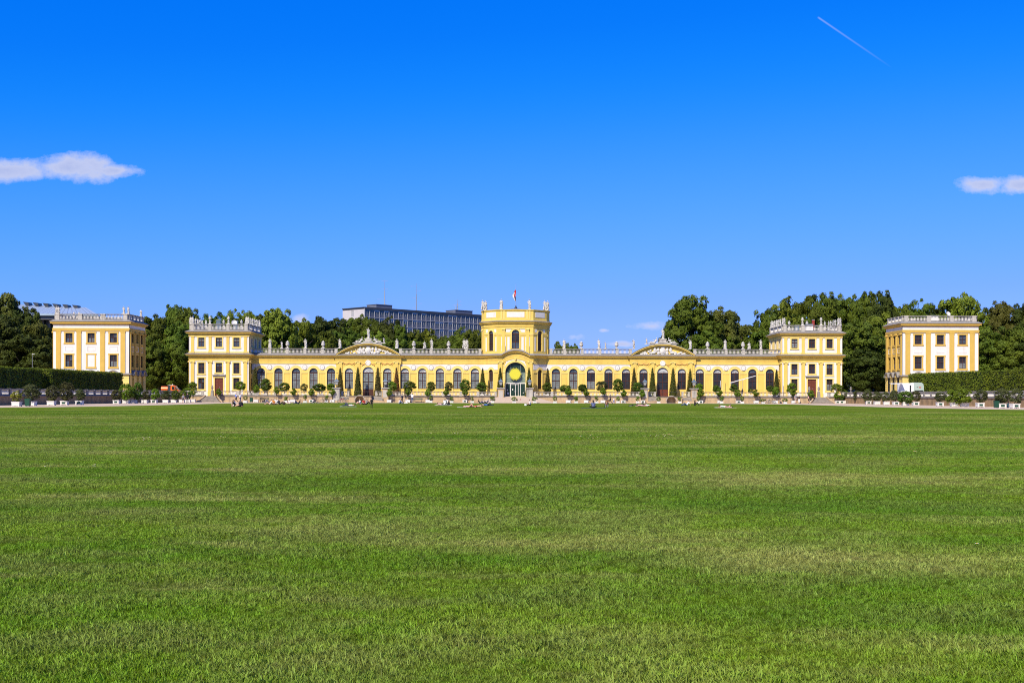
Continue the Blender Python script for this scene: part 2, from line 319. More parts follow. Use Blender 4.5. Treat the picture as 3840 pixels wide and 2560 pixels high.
def lawn_material(near=True):
    """mown grass: patches of lush, dry and clover-dark turf, mowing arcs, fine blade relief"""
    mt, N, L, P = nodes('mown_lawn' if near else 'grass_blades')
    geo = N.new('ShaderNodeNewGeometry'); pos = geo.outputs['Position']
    def noise(sc_, det, sx=1.0, sy=1.0, rough=0.6):
        mp = N.new('ShaderNodeMapping'); mp.inputs['Scale'].default_value = (sx, sy, 0.2); L.new(pos, mp.inputs[0])
        n = N.new('ShaderNodeTexNoise'); n.inputs['Scale'].default_value = sc_; n.inputs['Detail'].default_value = det; n.inputs['Roughness'].default_value = rough
        L.new(mp.outputs[0], n.inputs['Vector']); return n.outputs[0]
    def ramp(v, a, b, lo=0.0, hi=1.0):
        r = N.new('ShaderNodeMapRange'); r.inputs[1].default_value = a; r.inputs[2].default_value = b; r.inputs[3].default_value = lo; r.inputs[4].default_value = hi
        L.new(v, r.inputs[0]); return r.outputs[0]
    def mix(f, a, b, mode='MIX'):
        m_ = N.new('ShaderNodeMix'); m_.data_type = 'RGBA'; m_.blend_type = mode
        for i, v in ((0, f), (6, a), (7, b)):
            if isinstance(v, tuple): m_.inputs[i].default_value = (*v, 1)
            elif isinstance(v, (int, float)): m_.inputs[i].default_value = v
            else: L.new(v, m_.inputs[i])
        return m_.outputs[2]
    K = 0.66 if near else 1.0  # lawn sheet colour darkened in place of the self-shadow between blades
    col = lambda q: tuple(x * K * 0.91 for x in q)
    c = mix(ramp(noise(0.22, 5, 0.6, 0.9), 0.40, 0.62), col(LAWN_A), col(LAWN_B))
    c = mix(ramp(noise(0.55, 5, 0.55, 1.0, 0.65), 0.46, 0.62, 0, 0.9), c, col(LAWN_C))          # duller clover and clippings
    c = mix(ramp(noise(1.6, 4, 0.7, 1.0), 0.50, 0.66, 0, 0.6), c, col(LAWN_C))
    c = mix(ramp(noise(0.13, 6, 0.45, 1.0, 0.68), 0.51, 0.66, 0, 0.8), c, col(LAWN_DRY))       # dry patches
    c = mix(ramp(noise(0.4, 6, 0.3, 1.0, 0.7), 0.55, 0.66, 0, 0.75), c, col(LAWN_DRY))
    # long shallow bands where the mower turned and where the turf is drier
    c = mix(ramp(noise(0.07, 5, 0.5, 1.0, 0.68), 0.52, 0.66, 0, 0.6), c, col(LAWN_DRY))
    c = mix(ramp(noise(0.09, 5, 0.5, 1.0, 0.68), 0.48, 0.62, 0, 0.7), c, col(LAWN_DEEP))
    c = mix(ramp(noise(38, 3), 0.35, 0.7, 0, 0.55 if near else 0.2), c, col(LAWN_DEEP))
    if not near:
        oi = N.new('ShaderNodeObjectInfo'); hs = N.new('ShaderNodeHueSaturation'); L.new(c, hs.inputs['Color'])
        L.new(ramp(oi.outputs['Random'], 0, 1, 0.55, 1.55), hs.inputs['Value']); L.new(ramp(oi.outputs['Random'], 0, 1, 0.485, 0.51), hs.inputs['Hue'])
        c = hs.outputs[0]
    L.new(c, P.inputs['Base Color']); P.inputs['Roughness'].default_value = 0.55 if not near else 0.8
    P.inputs['Specular IOR Level'].default_value = 0.22 if not near else 0.0
    if near:
        nb = noise(14, 6, 1, 1, 0.75); bp = N.new('ShaderNodeBump'); bp.inputs['Strength'].default_value = 0.9; bp.inputs['Distance'].default_value = 0.12
        L.new(nb, bp.inputs['Height']); L.new(bp.outputs[0], P.inputs['Normal'])
    else:
        tr = N.new('ShaderNodeBsdfTranslucent'); L.new(c, tr.inputs[0]); ms = N.new('ShaderNodeMixShader'); ms.inputs[0].default_value = 0.3
        L.new(P.outputs[0], ms.inputs[1]); L.new(tr.outputs[0], ms.inputs[2]); L.new(ms.outputs[0], N['Material Output'].inputs[0])
    return mt
LAWN_A, LAWN_B, LAWN_C = (0.140, 0.262, 0.009), (0.230, 0.330, 0.020), (0.215, 0.265, 0.045)
LAWN_DRY, LAWN_DEEP = (0.43, 0.41, 0.115), (0.085, 0.195, 0.007)

def setting():
    m_ = MB().quad((-4000, -300, -0.03), (4000, -300, -0.03), (4000, 6000, -0.03), (-4000, 6000, -0.03)); m_.build('ground', FLOOR, kind='structure')
    m_ = MB().quad((-120, 60, -0.012), (120, 60, -0.012), (120, 252, -0.012), (-120, 252, -0.012)); m_.build('gravel_path', GRAVEL, kind='structure')
    # lawn with rounded far corners, flaring towards the camera
    half = [(150, -60), (150, 100), (95, 118), (70, 127), (60, 134), (55.5, 142), (53, 152), (51.8, 166), (51.6, 185), (51.5, 205), (50.6, 215), (48.6, 222), (45, 228), (39, 232), (30, 234), (15, 235)]
    pts = [(x + 0.3, y) for x, y in half] + [(-x, y) for x, y in reversed(half)]
    m_ = MB(); n = len(pts); m_.v = [(x, y, 0.0) for x, y in pts]; m_.f = [tuple(range(n))]; m_.m = [0]
    m_.build('lawn', lawn_material(True), kind='structure')
    # terrace: a raised sheet behind the retaining walls
    m_ = MB(); wl = lambda Y: (-69.5 - 0.0275 * (249 - Y), 71.0 + 0.0275 * (249 - Y))
    a, b = wl(100); c, d = wl(250.3)
    m_.slab([(-220, 100), (a - .2, 100), (c - .2, 250.3), (d + .2, 250.3), (b + .2, 100), (220, 100), (220, 330), (-220, 330)], 0.2, T)
    m_.build('terrace', GRAVEL, kind='structure')
    # wooded slope rising behind the palace
    xs = np.linspace(-420, 420, 43); ys = np.linspace(292, 700, 22); v = []; f = []
    for y in ys:
        for x in xs:
            h = T + 0.05 + (y - 292) * 0.055 * (1 if x < -20 else max(0.0, 1 - (x + 20) / 40) + min(1, max(0, (x - 60) / 60))) + 0.6 * math.sin(x * 0.13) * min(1, (y - 292) / 60)
            v.append((x, y, max(T + 0.02, h)))
    nx = len(xs)
    for j in range(len(ys) - 1):
        for i in range(nx - 1): f.append((j * nx + i, j * nx + i + 1, (j + 1) * nx + i + 1, (j + 1) * nx + i))
    m_ = MB(); m_.v = v; m_.f = f; m_.m = [0] * len(f); m_.build('hill', FLOOR, kind='structure')
setting()

# ================================================================== ARCHITECTURAL PARTS
BAL_PROF = [(0.07, 0.0), (0.07, 0.06), (0.035, 0.10), (0.082, 0.34), (0.068, 0.46), (0.030, 0.80), (0.07, 0.93), (0.07, 1.0)]
_rows = {}
def baluster_row(n, step, h):
    k = (n, round(step, 3), round(h, 2))
    if k not in _rows:
        b = MB()
        for i in range(n): b.lathe([(r, z * h) for r, z in BAL_PROF], ((i + 0.5) * step, 0, 0), 6)
        _rows[k] = b.mesh('baluster_row', BALU, True)
    return _rows[k]
def balustrade(parent, a, b, zb, zt, ped, stone=STONE, ends=(True, True), pw=0.62, th=0.34, mats=None):
    """plinth and rail from a to b, pedestals at the given distances, rows of balusters between them"""
    a = Vector(a); b = Vector(b); Lh = (b - a).length; d = (b - a) / Lh; ang = math.atan2(d.y, d.x)
    Tm = Matrix.Translation((a.x, a.y, 0)) @ Matrix.Rotation(ang, 4, 'Z'); h = zt - zb
    m_ = MB(); m_.T = Tm; m_.box(0, Lh, -th / 2, th / 2, zb, zb + 0.15 * h); m_.box(0, Lh, -th / 2 - 0.03, th / 2 + 0.03, zt - 0.14 * h, zt)
    m_.build('rail', mats or RAIL, parent)
    cuts = sorted(ped)
    for p in cuts:
        q = MB(); q.T = Tm; q.box(p - pw / 2, p + pw / 2, -th / 2 - 0.06, th / 2 + 0.06, zb - 0.02, zt - 0.12 * h); q.box(p - pw / 2 - 0.06, p + pw / 2 + 0.06, -th / 2 - 0.11, th / 2 + 0.11, zt - 0.12 * h, zt + 0.03)
        q.build('pedestal', stone, parent)
    bounds = [0] + [x for p in cuts for x in (p - pw / 2, p + pw / 2)] + [Lh]
    for s0, s1 in zip(bounds[::2], bounds[1::2]):
        w = s1 - s0
        if w < 0.5: continue
        n = max(2, round(w / 0.29)); me = baluster_row(n, w / n, h * 0.71)
        p = a + d * s0; link('baluster_row', me, parent, (p.x, p.y, zb + 0.15 * h), ang, kind='stuff')

_win = {}; WINR = random.Random(12)
def window_meshes(kind, w, h, tr=0.56, fan=True):
    """frame and pane meshes of a wooden casement; origin at the middle of its foot. Arched ones have h up to the springing"""
    k = (kind, round(w, 2), round(h, 2), tr, fan)
    if k in _win: return _win[k]
    f = MB(); o = 0.085; y0, y1 = 0.0, 0.09; mid = 0.13; zt = h * tr
    f.box(-w / 2, -w / 2 + o, y0, y1, 0, h); f.box(w / 2 - o, w / 2, y0, y1, 0, h); f.box(-w / 2, w / 2, y0 - .002, y1, 0, o * 1.5)
    f.box(-mid / 2, mid / 2, y0 - .004, y1, 0, h); f.box(-w / 2, w / 2, y0 - .03, y1 - .002, zt, zt + 0.13)
    f.box(-w / 2, w / 2, y0 - .02, y1 - .001, h - (0.16 if kind == 'arch' else o), h + (0.06 if kind == 'arch' else 0))
    cell = (w / 2 - o - mid / 2)
    spans = [(o * 1.5, zt), (zt + 0.13, h - (0.16 if kind == 'arch' else o))]
    for sx in (-1, 1):
        xa = sx * (mid / 2 + cell / 2)
        for z0, z1 in spans:
            f.box(xa - .011, xa + .011, y0 + .035, y0 + .07, z0, z1)
            nn = max(2, round((z1 - z0) / 0.42))
            for i in range(1, nn): f.box(xa - cell / 2, xa + cell / 2, y0 + .036, y0 + .069, z0 + (z1 - z0) * i / nn - .011, z0 + (z1 - z0) * i / nn + .011)
    fm = MB()
    if kind == 'arch':
        r = w / 2
        f.ring(0, h, r - o, r, y0, y1, n=14)
        if fan:
            for q in (0.42, 0.70): fm.ring(0, h + 0.06, r * q - .02, r * q + .02, y0 + .02, y0 + .06, n=10)
            for t in (22, 45, 67, 90, 113, 135, 158): fm.tube((0.15 * r * math.cos(R(t)), y0 + .04, h + .06 + .15 * r * math.sin(R(t))), (0.93 * r * math.cos(R(t)), y0 + .04, h + 0.93 * r * math.sin(R(t))), .016, .016, 4)
        else: f.tube((0, y0 + .04, h), (0, y0 + .04, h + r - .04), .03, .03, 4)
    panes = []
    for sx in (-1, 1):
        for z0, z1 in spans:
            p = MB(); p.box(-cell / 2 - .02, cell / 2 + .02, 0, .012, 0, z1 - z0)
            panes.append((p.v, p.f, p.m, (sx * (mid / 2 + cell / 2), y0 + .06, z0)))
    res = {'frame': f.mesh('window', WOOD), 'fanbars': fm.mesh('fan_bars', STEEL) if fm.v else None, 'panes': {}, 'plist': panes, 'w': w, 'h': h, 'kind': kind}
    _win[k] = res; return res
def pane_mesh(res, i, glass):
    k = (i % 2, glass.name)
    if k not in res['panes']:
        b = MB(); b.v, b.f, b.m = list(res['plist'][i][0]), list(res['plist'][i][1]), list(res['plist'][i][2]); res['panes'][k] = b.mesh('pane', glass)
    return res['panes'][k]
def fan_mesh(res, glass):
    k = ('fan', glass.name)
    if k not in res['panes']:
        r = res['w'] / 2 - .03; b = MB(); A = [R(180 * i / 14) for i in range(15)]
        b.prism([(r * math.cos(t), r * math.sin(t)) for t in A], 0, .012); res['panes'][k] = b.mesh('pane', glass)
    return res['panes'][k]
def window(parent, M, xc, zb, w, h, kind='rect', glass=(GL_DARK,), fan=GL_BLUE, tr=0.56, depth=0.20, surround=None, name='window'):
    res = window_meshes(kind, w, h, tr, fan is GL_FAN)
    if kind == 'rect': glass = WINR.choice(((GL_DARK,), (GL_DARK, GL_BLUE), (GL_DARK,), (GL_BLUE, GL_DARK, GL_DARK, GL_BLUE), (GL_CURT, GL_DARK)) if glass == (GL_DARK,) else (glass,))
    p = M @ Vector((xc, depth, zb)); ang = math.atan2(M[1][0], M[0][0])
    o = link(name, res['frame'], parent, p, ang)
    for i, q in enumerate(res['plist']): link('pane', pane_mesh(res, i, glass[i % len(glass)]), o, q[3], 0)
    if kind == 'arch':
        link('pane', fan_mesh(res, fan), o, (0, .06, h), 0)
        if res['fanbars']: link('fan_bars', res['fanbars'], o)
    if surround: link('surround', surround, o, (0, -depth, 0))
    return o
_sur = {}
def surround_mesh(w, h, sw=0.23, ear=0.09, sill=0.27, m_=YELP):
    k = (round(w, 2), round(h, 2), sw, m_.name)
    if k not in _sur:
        b = MB(); l = w / 2
        b.box(-l - sw, -l, -.07, .02, -sill, h + sw); b.box(l, l + sw, -.07, .02, -sill, h + sw)
        b.box(-l, l, -.068, .02, h, h + sw); b.box(-l, l, -.072, .02, -sill, 0)
        for s in (-1, 1):
            for z in (-sill - .005, h + sw - .27): b.box(s * (l + sw + ear / 2) - ear / 2, s * (l + sw + ear / 2) + ear / 2, -.066, .02, z, z + .28)
        b.box(-l - sw - ear - .03, l + sw + ear + .03, -.12, .02, -sill - .07, -sill)
        _sur[k] = b.mesh('surround', m_)
    return _sur[k]
def pilaster(parent, M, xc, w, z0, z1, cap='ionic', proud=0.14, base=0.5, m_=YEL, mc=YELP):
    b = MB(); b.T = M
    b.box(xc - w / 2 - .09, xc + w / 2 + .09, -proud - .07, .05, z0, z0 + base); b.box(xc - w / 2 - .04, xc + w / 2 + .04, -proud - .03, .05, z0 + base, z0 + base + .14)
    b.box(xc - w / 2, xc + w / 2, -proud, .05, z0 + base + .14, z1)
    o = b.build('pilaster', m_, parent)
    c = MB(); c.T = M
    if cap == 'ionic':
        c.box(xc - w / 2 - .10, xc + w / 2 + .10, -proud - .10, .05, z1 - .10, z1)
        c.box(xc - w / 2 - .02, xc + w / 2 + .02, -proud - .05, .05, z1 - .52, z1 - .10)
        for s in (-1, 1):
            c.tube((xc + s * (w / 2 + .03), -proud - .16, z1 - .27), (xc + s * (w / 2 + .03), .03, z1 - .27), .17, .17, 10)
            c.tube((xc + s * (w / 2 + .03), -proud - .2, z1 - .27), (xc + s * (w / 2 + .03), -proud - .1, z1 - .27), .07, .07, 8)
        c.tube((xc - w / 2, -proud - .08, z1 - .17), (xc + w / 2, -proud - .08, z1 - .17), .06, .06, 6)
    elif cap == 'leaf':
        for i, (q, z) in enumerate(((.02, .75), (.06, .5), (.11, .25))): c.box(xc - w / 2 - q, xc + w / 2 + q, -proud - q, .05, z1 - z, z1 - z + .2)
        for s in (-1, 0, 1): c.blob((xc + s * w * .42, -proud - .1, z1 - .3), (.13, .1, .22), 6, 4)
    else:
        c.box(xc - w / 2 - .07, xc + w / 2 + .07, -proud - .07, .05, z1 - .16, z1); c.box(xc - w / 2 - .04, xc + w / 2 + .04, -proud - .04, .05, z1 - .42, z1 - .34)
    c.build('capital', mc, o)
    return o
CORN = [(0.0, -0.95), (0.10, -0.95), (0.10, -0.72), (0.05, -0.70), (0.07, -0.52), (0.20, -0.45), (0.26, -0.30), (0.58, -0.24), (0.60, -0.06), (0.70, 0.0), (0.78, 0.03), (0.80, 0.08), (0.05, 0.42), (0.0, 0.42)]
CORN_M = [0] * 10 + [1] * 3
def cornice(parent, path, ztop, closed=True, name='cornice', k=1.0, top=0.42):
    """yellow moulded cornice under a slate ledge; ztop is its outer upper edge"""
    pr = [(o * k, ztop + (z if z < 0.2 else top)) for o, z in CORN]
    return MB().sweep(path, pr, closed, CORN_M).build(name, [YEL, SLATE], parent)

# ================================================================== THE PALACE
def rectpath(x0, x1, y0, y1): return [(x0, y0), (x1, y0), (x1, y1), (x0, y1)]
def palace():
    pal = empty('palace', (XC, 262, T), 'long yellow and white baroque orangery palace with a central tower and two corner pavilions', 'palace')
    YF = 261.0
    # ---------------- wings
    ZS = 6.58; RW = 0.92; ZB = 2.95; ZW = 8.45
    M0 = frame2d(XC, YF, 1, 0); Mp = frame2d(XC, YF - 0.4, 1, 0)
    spots = []
    for s in (-1, 1):
        for k in range(5): spots.append((s, 9.0 + 3.9 * k, 6.9 if k == 0 else 9.0 + 3.9 * k - 1.95, 25.6 if k == 4 else 9.0 + 3.9 * k + 1.95))
        for k in range(5): spots.append((s, 41.0 + 3.9 * k, 39.8 if k == 0 else 41.0 + 3.9 * k - 1.95, 58.6 if k == 4 else 41.0 + 3.9 * k + 1.95))
    spots = sorted((s * c, min(s * a, s * b), max(s * a, s * b)) for s, c, a, b in spots)
    for lo, hi in ((-60, -39), (-26, -5), (5, 26), (39, 60)):
        wall = MB(); wall.T = M0
        for c, a, b in spots:
            if lo < c < hi: wall.wall_arch(a, b, T - 0.2, ZW + 0.6, c, 2 * RW, ZB, ZS)
        wall.build('wall', YEL, pal)
    surr = {}
    def arch_surround(w, zb, r1, flare=True):
        k = (w, zb)
        if k not in surr:
            b = MB(); r = w / 2
            b.ring(0, ZS - zb, r + .01, r1, -.09, .02, n=18); b.ring(0, ZS - zb, r1, r1 + .26, -.035, .02, n=18)
            for s in (-1, 1): b.box(s * (r + (r1 - r) / 2) - (r1 - r) / 2 + .005, s * (r + (r1 - r) / 2) + (r1 - r) / 2 - .005, -.085, .02, -zb + T, ZS - zb)
            surr[k] = b.mesh('surround', YELP)
        return surr[k]
    for i, (c, a, b) in enumerate(spots):
        wx = XC + c
        if wx < -38: fan = GL_BLUE; gl = (GL_CURT,)
        elif wx < 0: fan = GL_FAN; gl = (GL_CURT,)
        elif wx < 15: fan = GL_BLUE; gl = (GL_CURT,)
        elif wx < 50: fan = GL_FAN; gl = (GL_DARK, GL_DARK, GL_DARK, GL_DARK) if wx > 18 else (GL_CURT, GL_DARK)
        else: fan = GL_BLUE; gl = (GL_DARK,)
        window(pal, M0, c, ZB, 2 * RW, ZS - ZB, 'arch', gl, fan, 0.50, surround=arch_surround(2 * RW, ZB, 1.25))
    # white spandrels, impost mouldings, sunk panels and oval medallions on the piers
    imp = MB(); imp.T = M0
    groups = [[q for q in spots if lo < q[0] < hi] for lo, hi in ((-60, -39), (-26, -5), (5, 26), (39, 60))]
    for g in groups:
        edges = [g[0][1]] + [(p[0] + q[0]) / 2 for p, q in zip(g, g[1:])] + [g[-1][2]]
        for j, e in enumerate(edges):
            lc = g[j - 1][0] if j > 0 else None; rc = g[j][0] if j < len(g) else None
            ro = 1.53; A = [90 - 68 * t / 8 for t in range(9)]
            pl = []
            if lc is not None: pl += [(lc + ro * math.cos(R(t)), ZS + ro * math.sin(R(t))) for t in A]
            else: pl += [(e, 7.15)]
            if rc is not None: pl += [(rc - ro * math.cos(R(t)), ZS + ro * math.sin(R(t))) for t in reversed(A)]
            else: pl += [(e, 7.15)]
            x0, x1 = pl[0][0], pl[-1][0]
            pl = pl + [(x1, ZW), (x0, ZW)]
            b = MB(); b.T = M0; b.prism(pl, -.02, .01); b.build('spandrel', WHI, pal)
            # impost band between the arch surrounds
            l = (lc + 1.26) if lc is not None else e; r = (rc - 1.26) if rc is not None else e
            if r - l > 0.3:
                imp.box(l, r, -.10, .0, ZS - .10, ZS + .08); imp.box(l, r, -.06, .0, ZS - .26, ZS - .12)
                if lc is not None and rc is not None:
                    q = MB(); q.T = M0; q.box((l + r) / 2 - .42, (l + r) / 2 + .42, -.03, .0, ZB, ZS - .95); q.build('pier_panel', YEL, pal)
                    md = MB(); md.T = M0 @ Matrix.Translation(((l + r) / 2, 0, 7.72)) @ Matrix.Rotation(R(90), 4, 'X')
                    me = MB(); me.T = md.T.copy()
                    el = [(0.52 * math.cos(2 * math.pi * t / 20), 0.64 * math.sin(2 * math.pi * t / 20)) for t in range(20)]
                    for sc2, z0, z1, mb_ in ((1.0, .0, .10, md), (0.80, .0, .12, me)):
                        n = len(el); mb_.add([(x * sc2, y * sc2, z) for z in (z0, z1) for x, y in el], [tuple(range(n, 2 * n))] + [(t, (t + 1) % n, (t + 1) % n + n, t + n) for t in range(n)])
                    o = md.build('medallion', STONE, pal)
                    for bx, bz, rx, rz in ((0.02, 0.1, .13, .17), (0.0, -0.18, .2, .12), (0.1, .02, .06, .08), (-.06, .2, .08, .07)): me.blob((bx, bz, .12), (rx, rz, .05), 6, 4)
                    me.build('portrait_relief', WHITEP, o)
    imp.build('impost_moulding', YELP, pal)
    # ---------------- pediment bays
    for s in (-1, 1):
        pc = s * 32.7; w_ = MB(); w_.T = Mp
        w_.wall_arch(pc - 7.1, pc - 2.1, T - .2, ZW + .6, pc - 4.25, 2 * RW, ZB, ZS)
        w_.wall_arch(pc - 2.1, pc + 2.1, T - .2, ZW + .6, pc, 2.44, T + .02, ZS + .0)
        w_.wall_arch(pc + 2.1, pc + 7.1, T - .2, ZW + .6, pc + 4.25, 2 * RW, ZB, ZS)
        w_.build('wall', YEL, pal)
        e_ = MB(); e_.T = Mp
        for q in (-7.1, 7.1): e_.quad((pc + q, 0, T - .2), (pc + q, .4, T - .2), (pc + q, .4, 9.1), (pc + q, 0, 9.1))
        e_.build('wall', YEL, pal)
        gl = (GL_CURT,) if s < 0 else (GL_DARK,)
        for q in (-4.25, 4.25): window(pal, Mp, pc + q, ZB, 2 * RW, ZS - ZB, 'arch', gl, GL_FAN, 0.5, surround=arch_surround(2 * RW, ZB, 1.25))
        # panelled double door with glazed upper lights
        d = window(pal, Mp, pc, T + .05, 2.44, ZS - T - .05, 'arch', gl, GL_FAN, 0.60, surround=arch_surround(2.44, T + .05, 1.58), name='door')
        k = MB()
        for sx in (-1, 1): k.box(sx * .6 - .53, sx * .6 + .53, -.02, .055, .1, 1.55); k.box(sx * .6 - .4, sx * .6 + .4, -.04, .0, .3, 1.35)
        k.build('door_panel', DOORW if s > 0 else WOOD, d)
        im = MB(); im.T = Mp
        for l, r in ((-7.1, -5.51), (-2.99, -1.59), (1.59, 2.99), (5.51, 7.1)): im.box(pc + l, pc + r, -.10, 0, ZS - .10, ZS + .08)
        im.build('impost_moulding', YELP, pal)
        for q in (-6.2, -2.25, 2.25, 6.2): pilaster(pal, Mp, pc + q, 0.86, T, 9.1, 'ionic')
        # garlands and a round medallion between the capitals
        for q in (-4.25, 4.25, 0):
            g = MB(); g.T = Mp; wv = 1.15 if q else 1.3
            for t in range(14):
                a = -1 + 2 * t / 13
                z = 8.72 - 0.28 * (1 - (2 * abs(a) - 1) ** 2) if q else 8.75 - .55 * abs(a) ** 1.5
                g.blob((pc + q + a * wv, -.08, z), (.12 + .04 * (t % 3), .09, .10 + .03 * (t % 2)), 6, 4)
            for e in (-1, 1): g.blob((pc + q + e * wv, -.08, 8.55 - (.2 if q else .35)), (.08, .07, .22), 6, 4)
            g.build('garland', mat('ochre_stucco', (0.60, 0.33, 0.10), 0.85, 0.1), pal)
        r_ = MB(); r_.T = Mp @ Matrix.Translation((pc, 0, 8.72)) @ Matrix.Rotation(R(90), 4, 'X')
        r_.lathe([(.62, 0), (.62, .14), (.52, .2), (.46, .14), (.0, .16)], seg=16); r_.build('round_medallion', WHITEP, pal)
        # the segmental pediment
        hw, rise, zb = 7.15, 2.42, 10.52
        rad = (hw * hw + rise * rise) / (2 * rise); cz = zb + rise - rad; a0 = math.degrees(math.asin((rad - rise) / rad)) if rad > rise else 0
        a0 = math.degrees(math.acos(hw / rad))
        t_ = MB(); t_.T = Mp; A = [R(a0 + (180 - 2 * a0) * i / 24) for i in range(25)]
        t_.prism([(pc + (rad - .3) * math.cos(t), cz + (rad - .3) * math.sin(t)) for t in A], 0.02, .4); ty = t_.build('tympanum', YEL, pal)
        c_ = MB(); c_.T = Mp
        c_.ring(pc, cz, rad - .42, rad - .20, -.45, .5, 0, a0, 180 - a0, 30); c_.ring(pc, cz, rad - .199, rad + .02, -.68, .55, 0, a0, 180 - a0, 30)
        c_.ring(pc, cz, rad + .021, rad + .12, -.76, .9, 1, a0, 180 - a0, 30)
        c_.build('pediment_cornice', [YEL, SLATE], pal)
        bk = MB(); bk.T = Mp; bk.prism([(pc + rad * math.cos(t), cz + rad * math.sin(t)) for t in A], .55, .9); bk.build('pediment_back', STONE, pal)
        rel = MB(); rel.T = Mp; rr = random.Random(5 + s)
        rel.T = Mp @ Matrix.Translation((pc, -.12, 0))
        rel.blob((0, 0, 11.45), (.72, .18, .82), 10, 6); rel.blob((0, -.05, 11.4), (.5, .22, .58), 10, 6); rel.blob((0, 0, 12.35), (.5, .16, .18), 8, 4)
        for e in (-1, 1):
            rel.blob((e * .26, -.02, 12.42), (.16, .14, .2), 6, 4); rel.blob((e * 1.0, 0, 11.75), (.3, .17, .42), 8, 5); rel.blob((e * .95, 0, 11.0), (.36, .16, .34), 8, 5)
            rel.blob((e * 1.75, -.03, 12.1), (.2, .2, .22), 8, 5); rel.blob((e * 1.75, 0, 11.65), (.36, .2, .5), 8, 5); rel.blob((e * 2.1, 0, 11.1), (.55, .18, .28), 8, 5)
            for i in range(26):
                x = 1.3 + 3.9 * rr.random(); zt = cz + math.sqrt(max(0.1, (rad - .75) ** 2 - x * x)); z = 10.75 + (zt - 10.85) * rr.random() * .9
                if zt > 10.95: rel.blob((e * x, -.02 * rr.random(), z), (.14 + .22 * rr.random(), .10 + .1 * rr.random(), .1 + .16 * rr.random()), 7, 4)
        rel.build('coat_of_arms_relief', mat('white_relief', (0.58, 0.55, 0.51), 0.8, 0.08, 3.0, dirt=(0.30, 0.28, 0.25), dscale=2.5, damt=0.6), ty)
        # stepped plinth on top for the figures
        pl_ = MB(); pl_.T = Mp
        pl_.prism([(pc - 3.3, 12.35), (pc + 3.3, 12.35), (pc + 2.9, 12.98), (pc + 1.3, 13.05), (pc - 1.3, 13.05), (pc - 2.9, 12.98)], -.25, .5)
        for z0, z1, a, b in ((13.05, 13.3, 2.3, 2.1), (13.3, 13.95, 1.9, 1.25), (13.95, 14.15, 1.75, 1.75)): pl_.frustum(pc, .15, z0, z1, a, .85, b, .7)
        pl_.build('figure_plinth', STONE, pal)
    # ---------------- entablature of wings, pediments and centre
    bump = []
    for i in range(13):
        t = -3.1 + 6.2 * i / 12; bump.append((XC + t, YF - 3.0, 1.02 * max(0.0, math.cos(math.pi * t / 6.2)) ** 0.8 if abs(t) < 3.1 else 0.0))
    path = [(-58.55, 0), (-39.95, 0), (-39.95, -.4), (-25.45, -.4), (-25.45, 0), (-6.9, 0), (-3.9, -3.0)]
    path = [(XC + x, YF + y) for x, y in path] + bump + [(2 * XC - x, y) for x, y in reversed([(XC + x, YF + y) for x, y in path])]
    fr = [(0.03, ZW), (0.08, ZW), (0.08, ZW + .34), (0.10, ZW + .36), (0.10, ZW + .68), (0.14, ZW + .72), (0.14, ZW + .80), (0.05, ZW + .82), (0.05, 9.36)]
    MB().sweep(path, fr, False).build('frieze', YEL, pal)
    pr = [(o, 10.32 + z) for o, z in CORN]; MB().sweep(path, pr, False, CORN_M).build('cornice', [YEL, SLATE], pal)
    # roof deck behind the balustrade
    rf = MB(); rf.box(XC - 58.5, XC - 7, YF + .5, YF + 12, 10.2, 10.72); rf.box(XC + 7, XC + 58.5, YF + .5, YF + 12, 10.2, 10.72); rf.build('roof', SLATE, pal)
    bw = MB(); bw.box(XC - 58.5, XC + 58.5, YF + 11.5, YF + 12, T, 10.2); bw.build('rear_wall', YEL, pal)
    # roof balustrades
    for s in (-1, 1):
        for a, b, peds in ((58.55, 39.6, [39.05, 42.95, 46.85, 50.75, 54.65]), (25.9, 7.5, [26.5, 22.65, 18.75, 14.85, 10.95, 7.9])):
            if s < 0: A_, B_ = (XC - a, YF + .25), (XC - b, YF + .25); d = [a - p for p in peds]
            else: A_, B_ = (XC + b, YF + .25), (XC + a, YF + .25); d = [p - b for p in peds]
            L_ = a - b; balustrade(pal, A_, B_, 10.76, 11.92, [max(.31, min(L_ - .31, q)) for q in d])
    # ---------------- tower
    base = [(-7.6, 4.6), (-7.6, 1.7), (-6.9, 0), (-3.9, -3.0), (3.9, -3.0), (6.9, 0), (7.6, 1.7), (7.6, 8), (-7.6, 8)]
    pts = [(XC + x, YF + y) for x, y in base]
    facets = [(1, 2), (2, 3), (3, 4), (4, 5), (5, 6), (6, 7), (8, 0), (0, 1)]
    Z0, Z1 = 10.3, 18.0
    tw = MB()
    def fr2(i, j):
        (x0, y0), (x1, y1) = pts[i], pts[j]; return frame2d((x0 + x1) / 2, (y0 + y1) / 2, x1 - x0, y1 - y0), math.hypot(x1 - x0, y1 - y0)
    for i, j in facets:
        M, ln = fr2(i, j); tw.T = M
        if (i, j) == (3, 4): tw.wall_arch(-ln / 2, ln / 2, Z0, Z1, 0, 1.66, 11.8, 15.15)
        elif (i, j) in ((2, 3), (4, 5)): tw.wall_arch(-ln / 2, ln / 2, Z0, Z1, 0, 1.36, 11.35, 15.15)
        else: tw.wall_grid(-ln / 2, ln / 2, Z0, Z1)
    tw.build('tower_wall', YEL, pal)
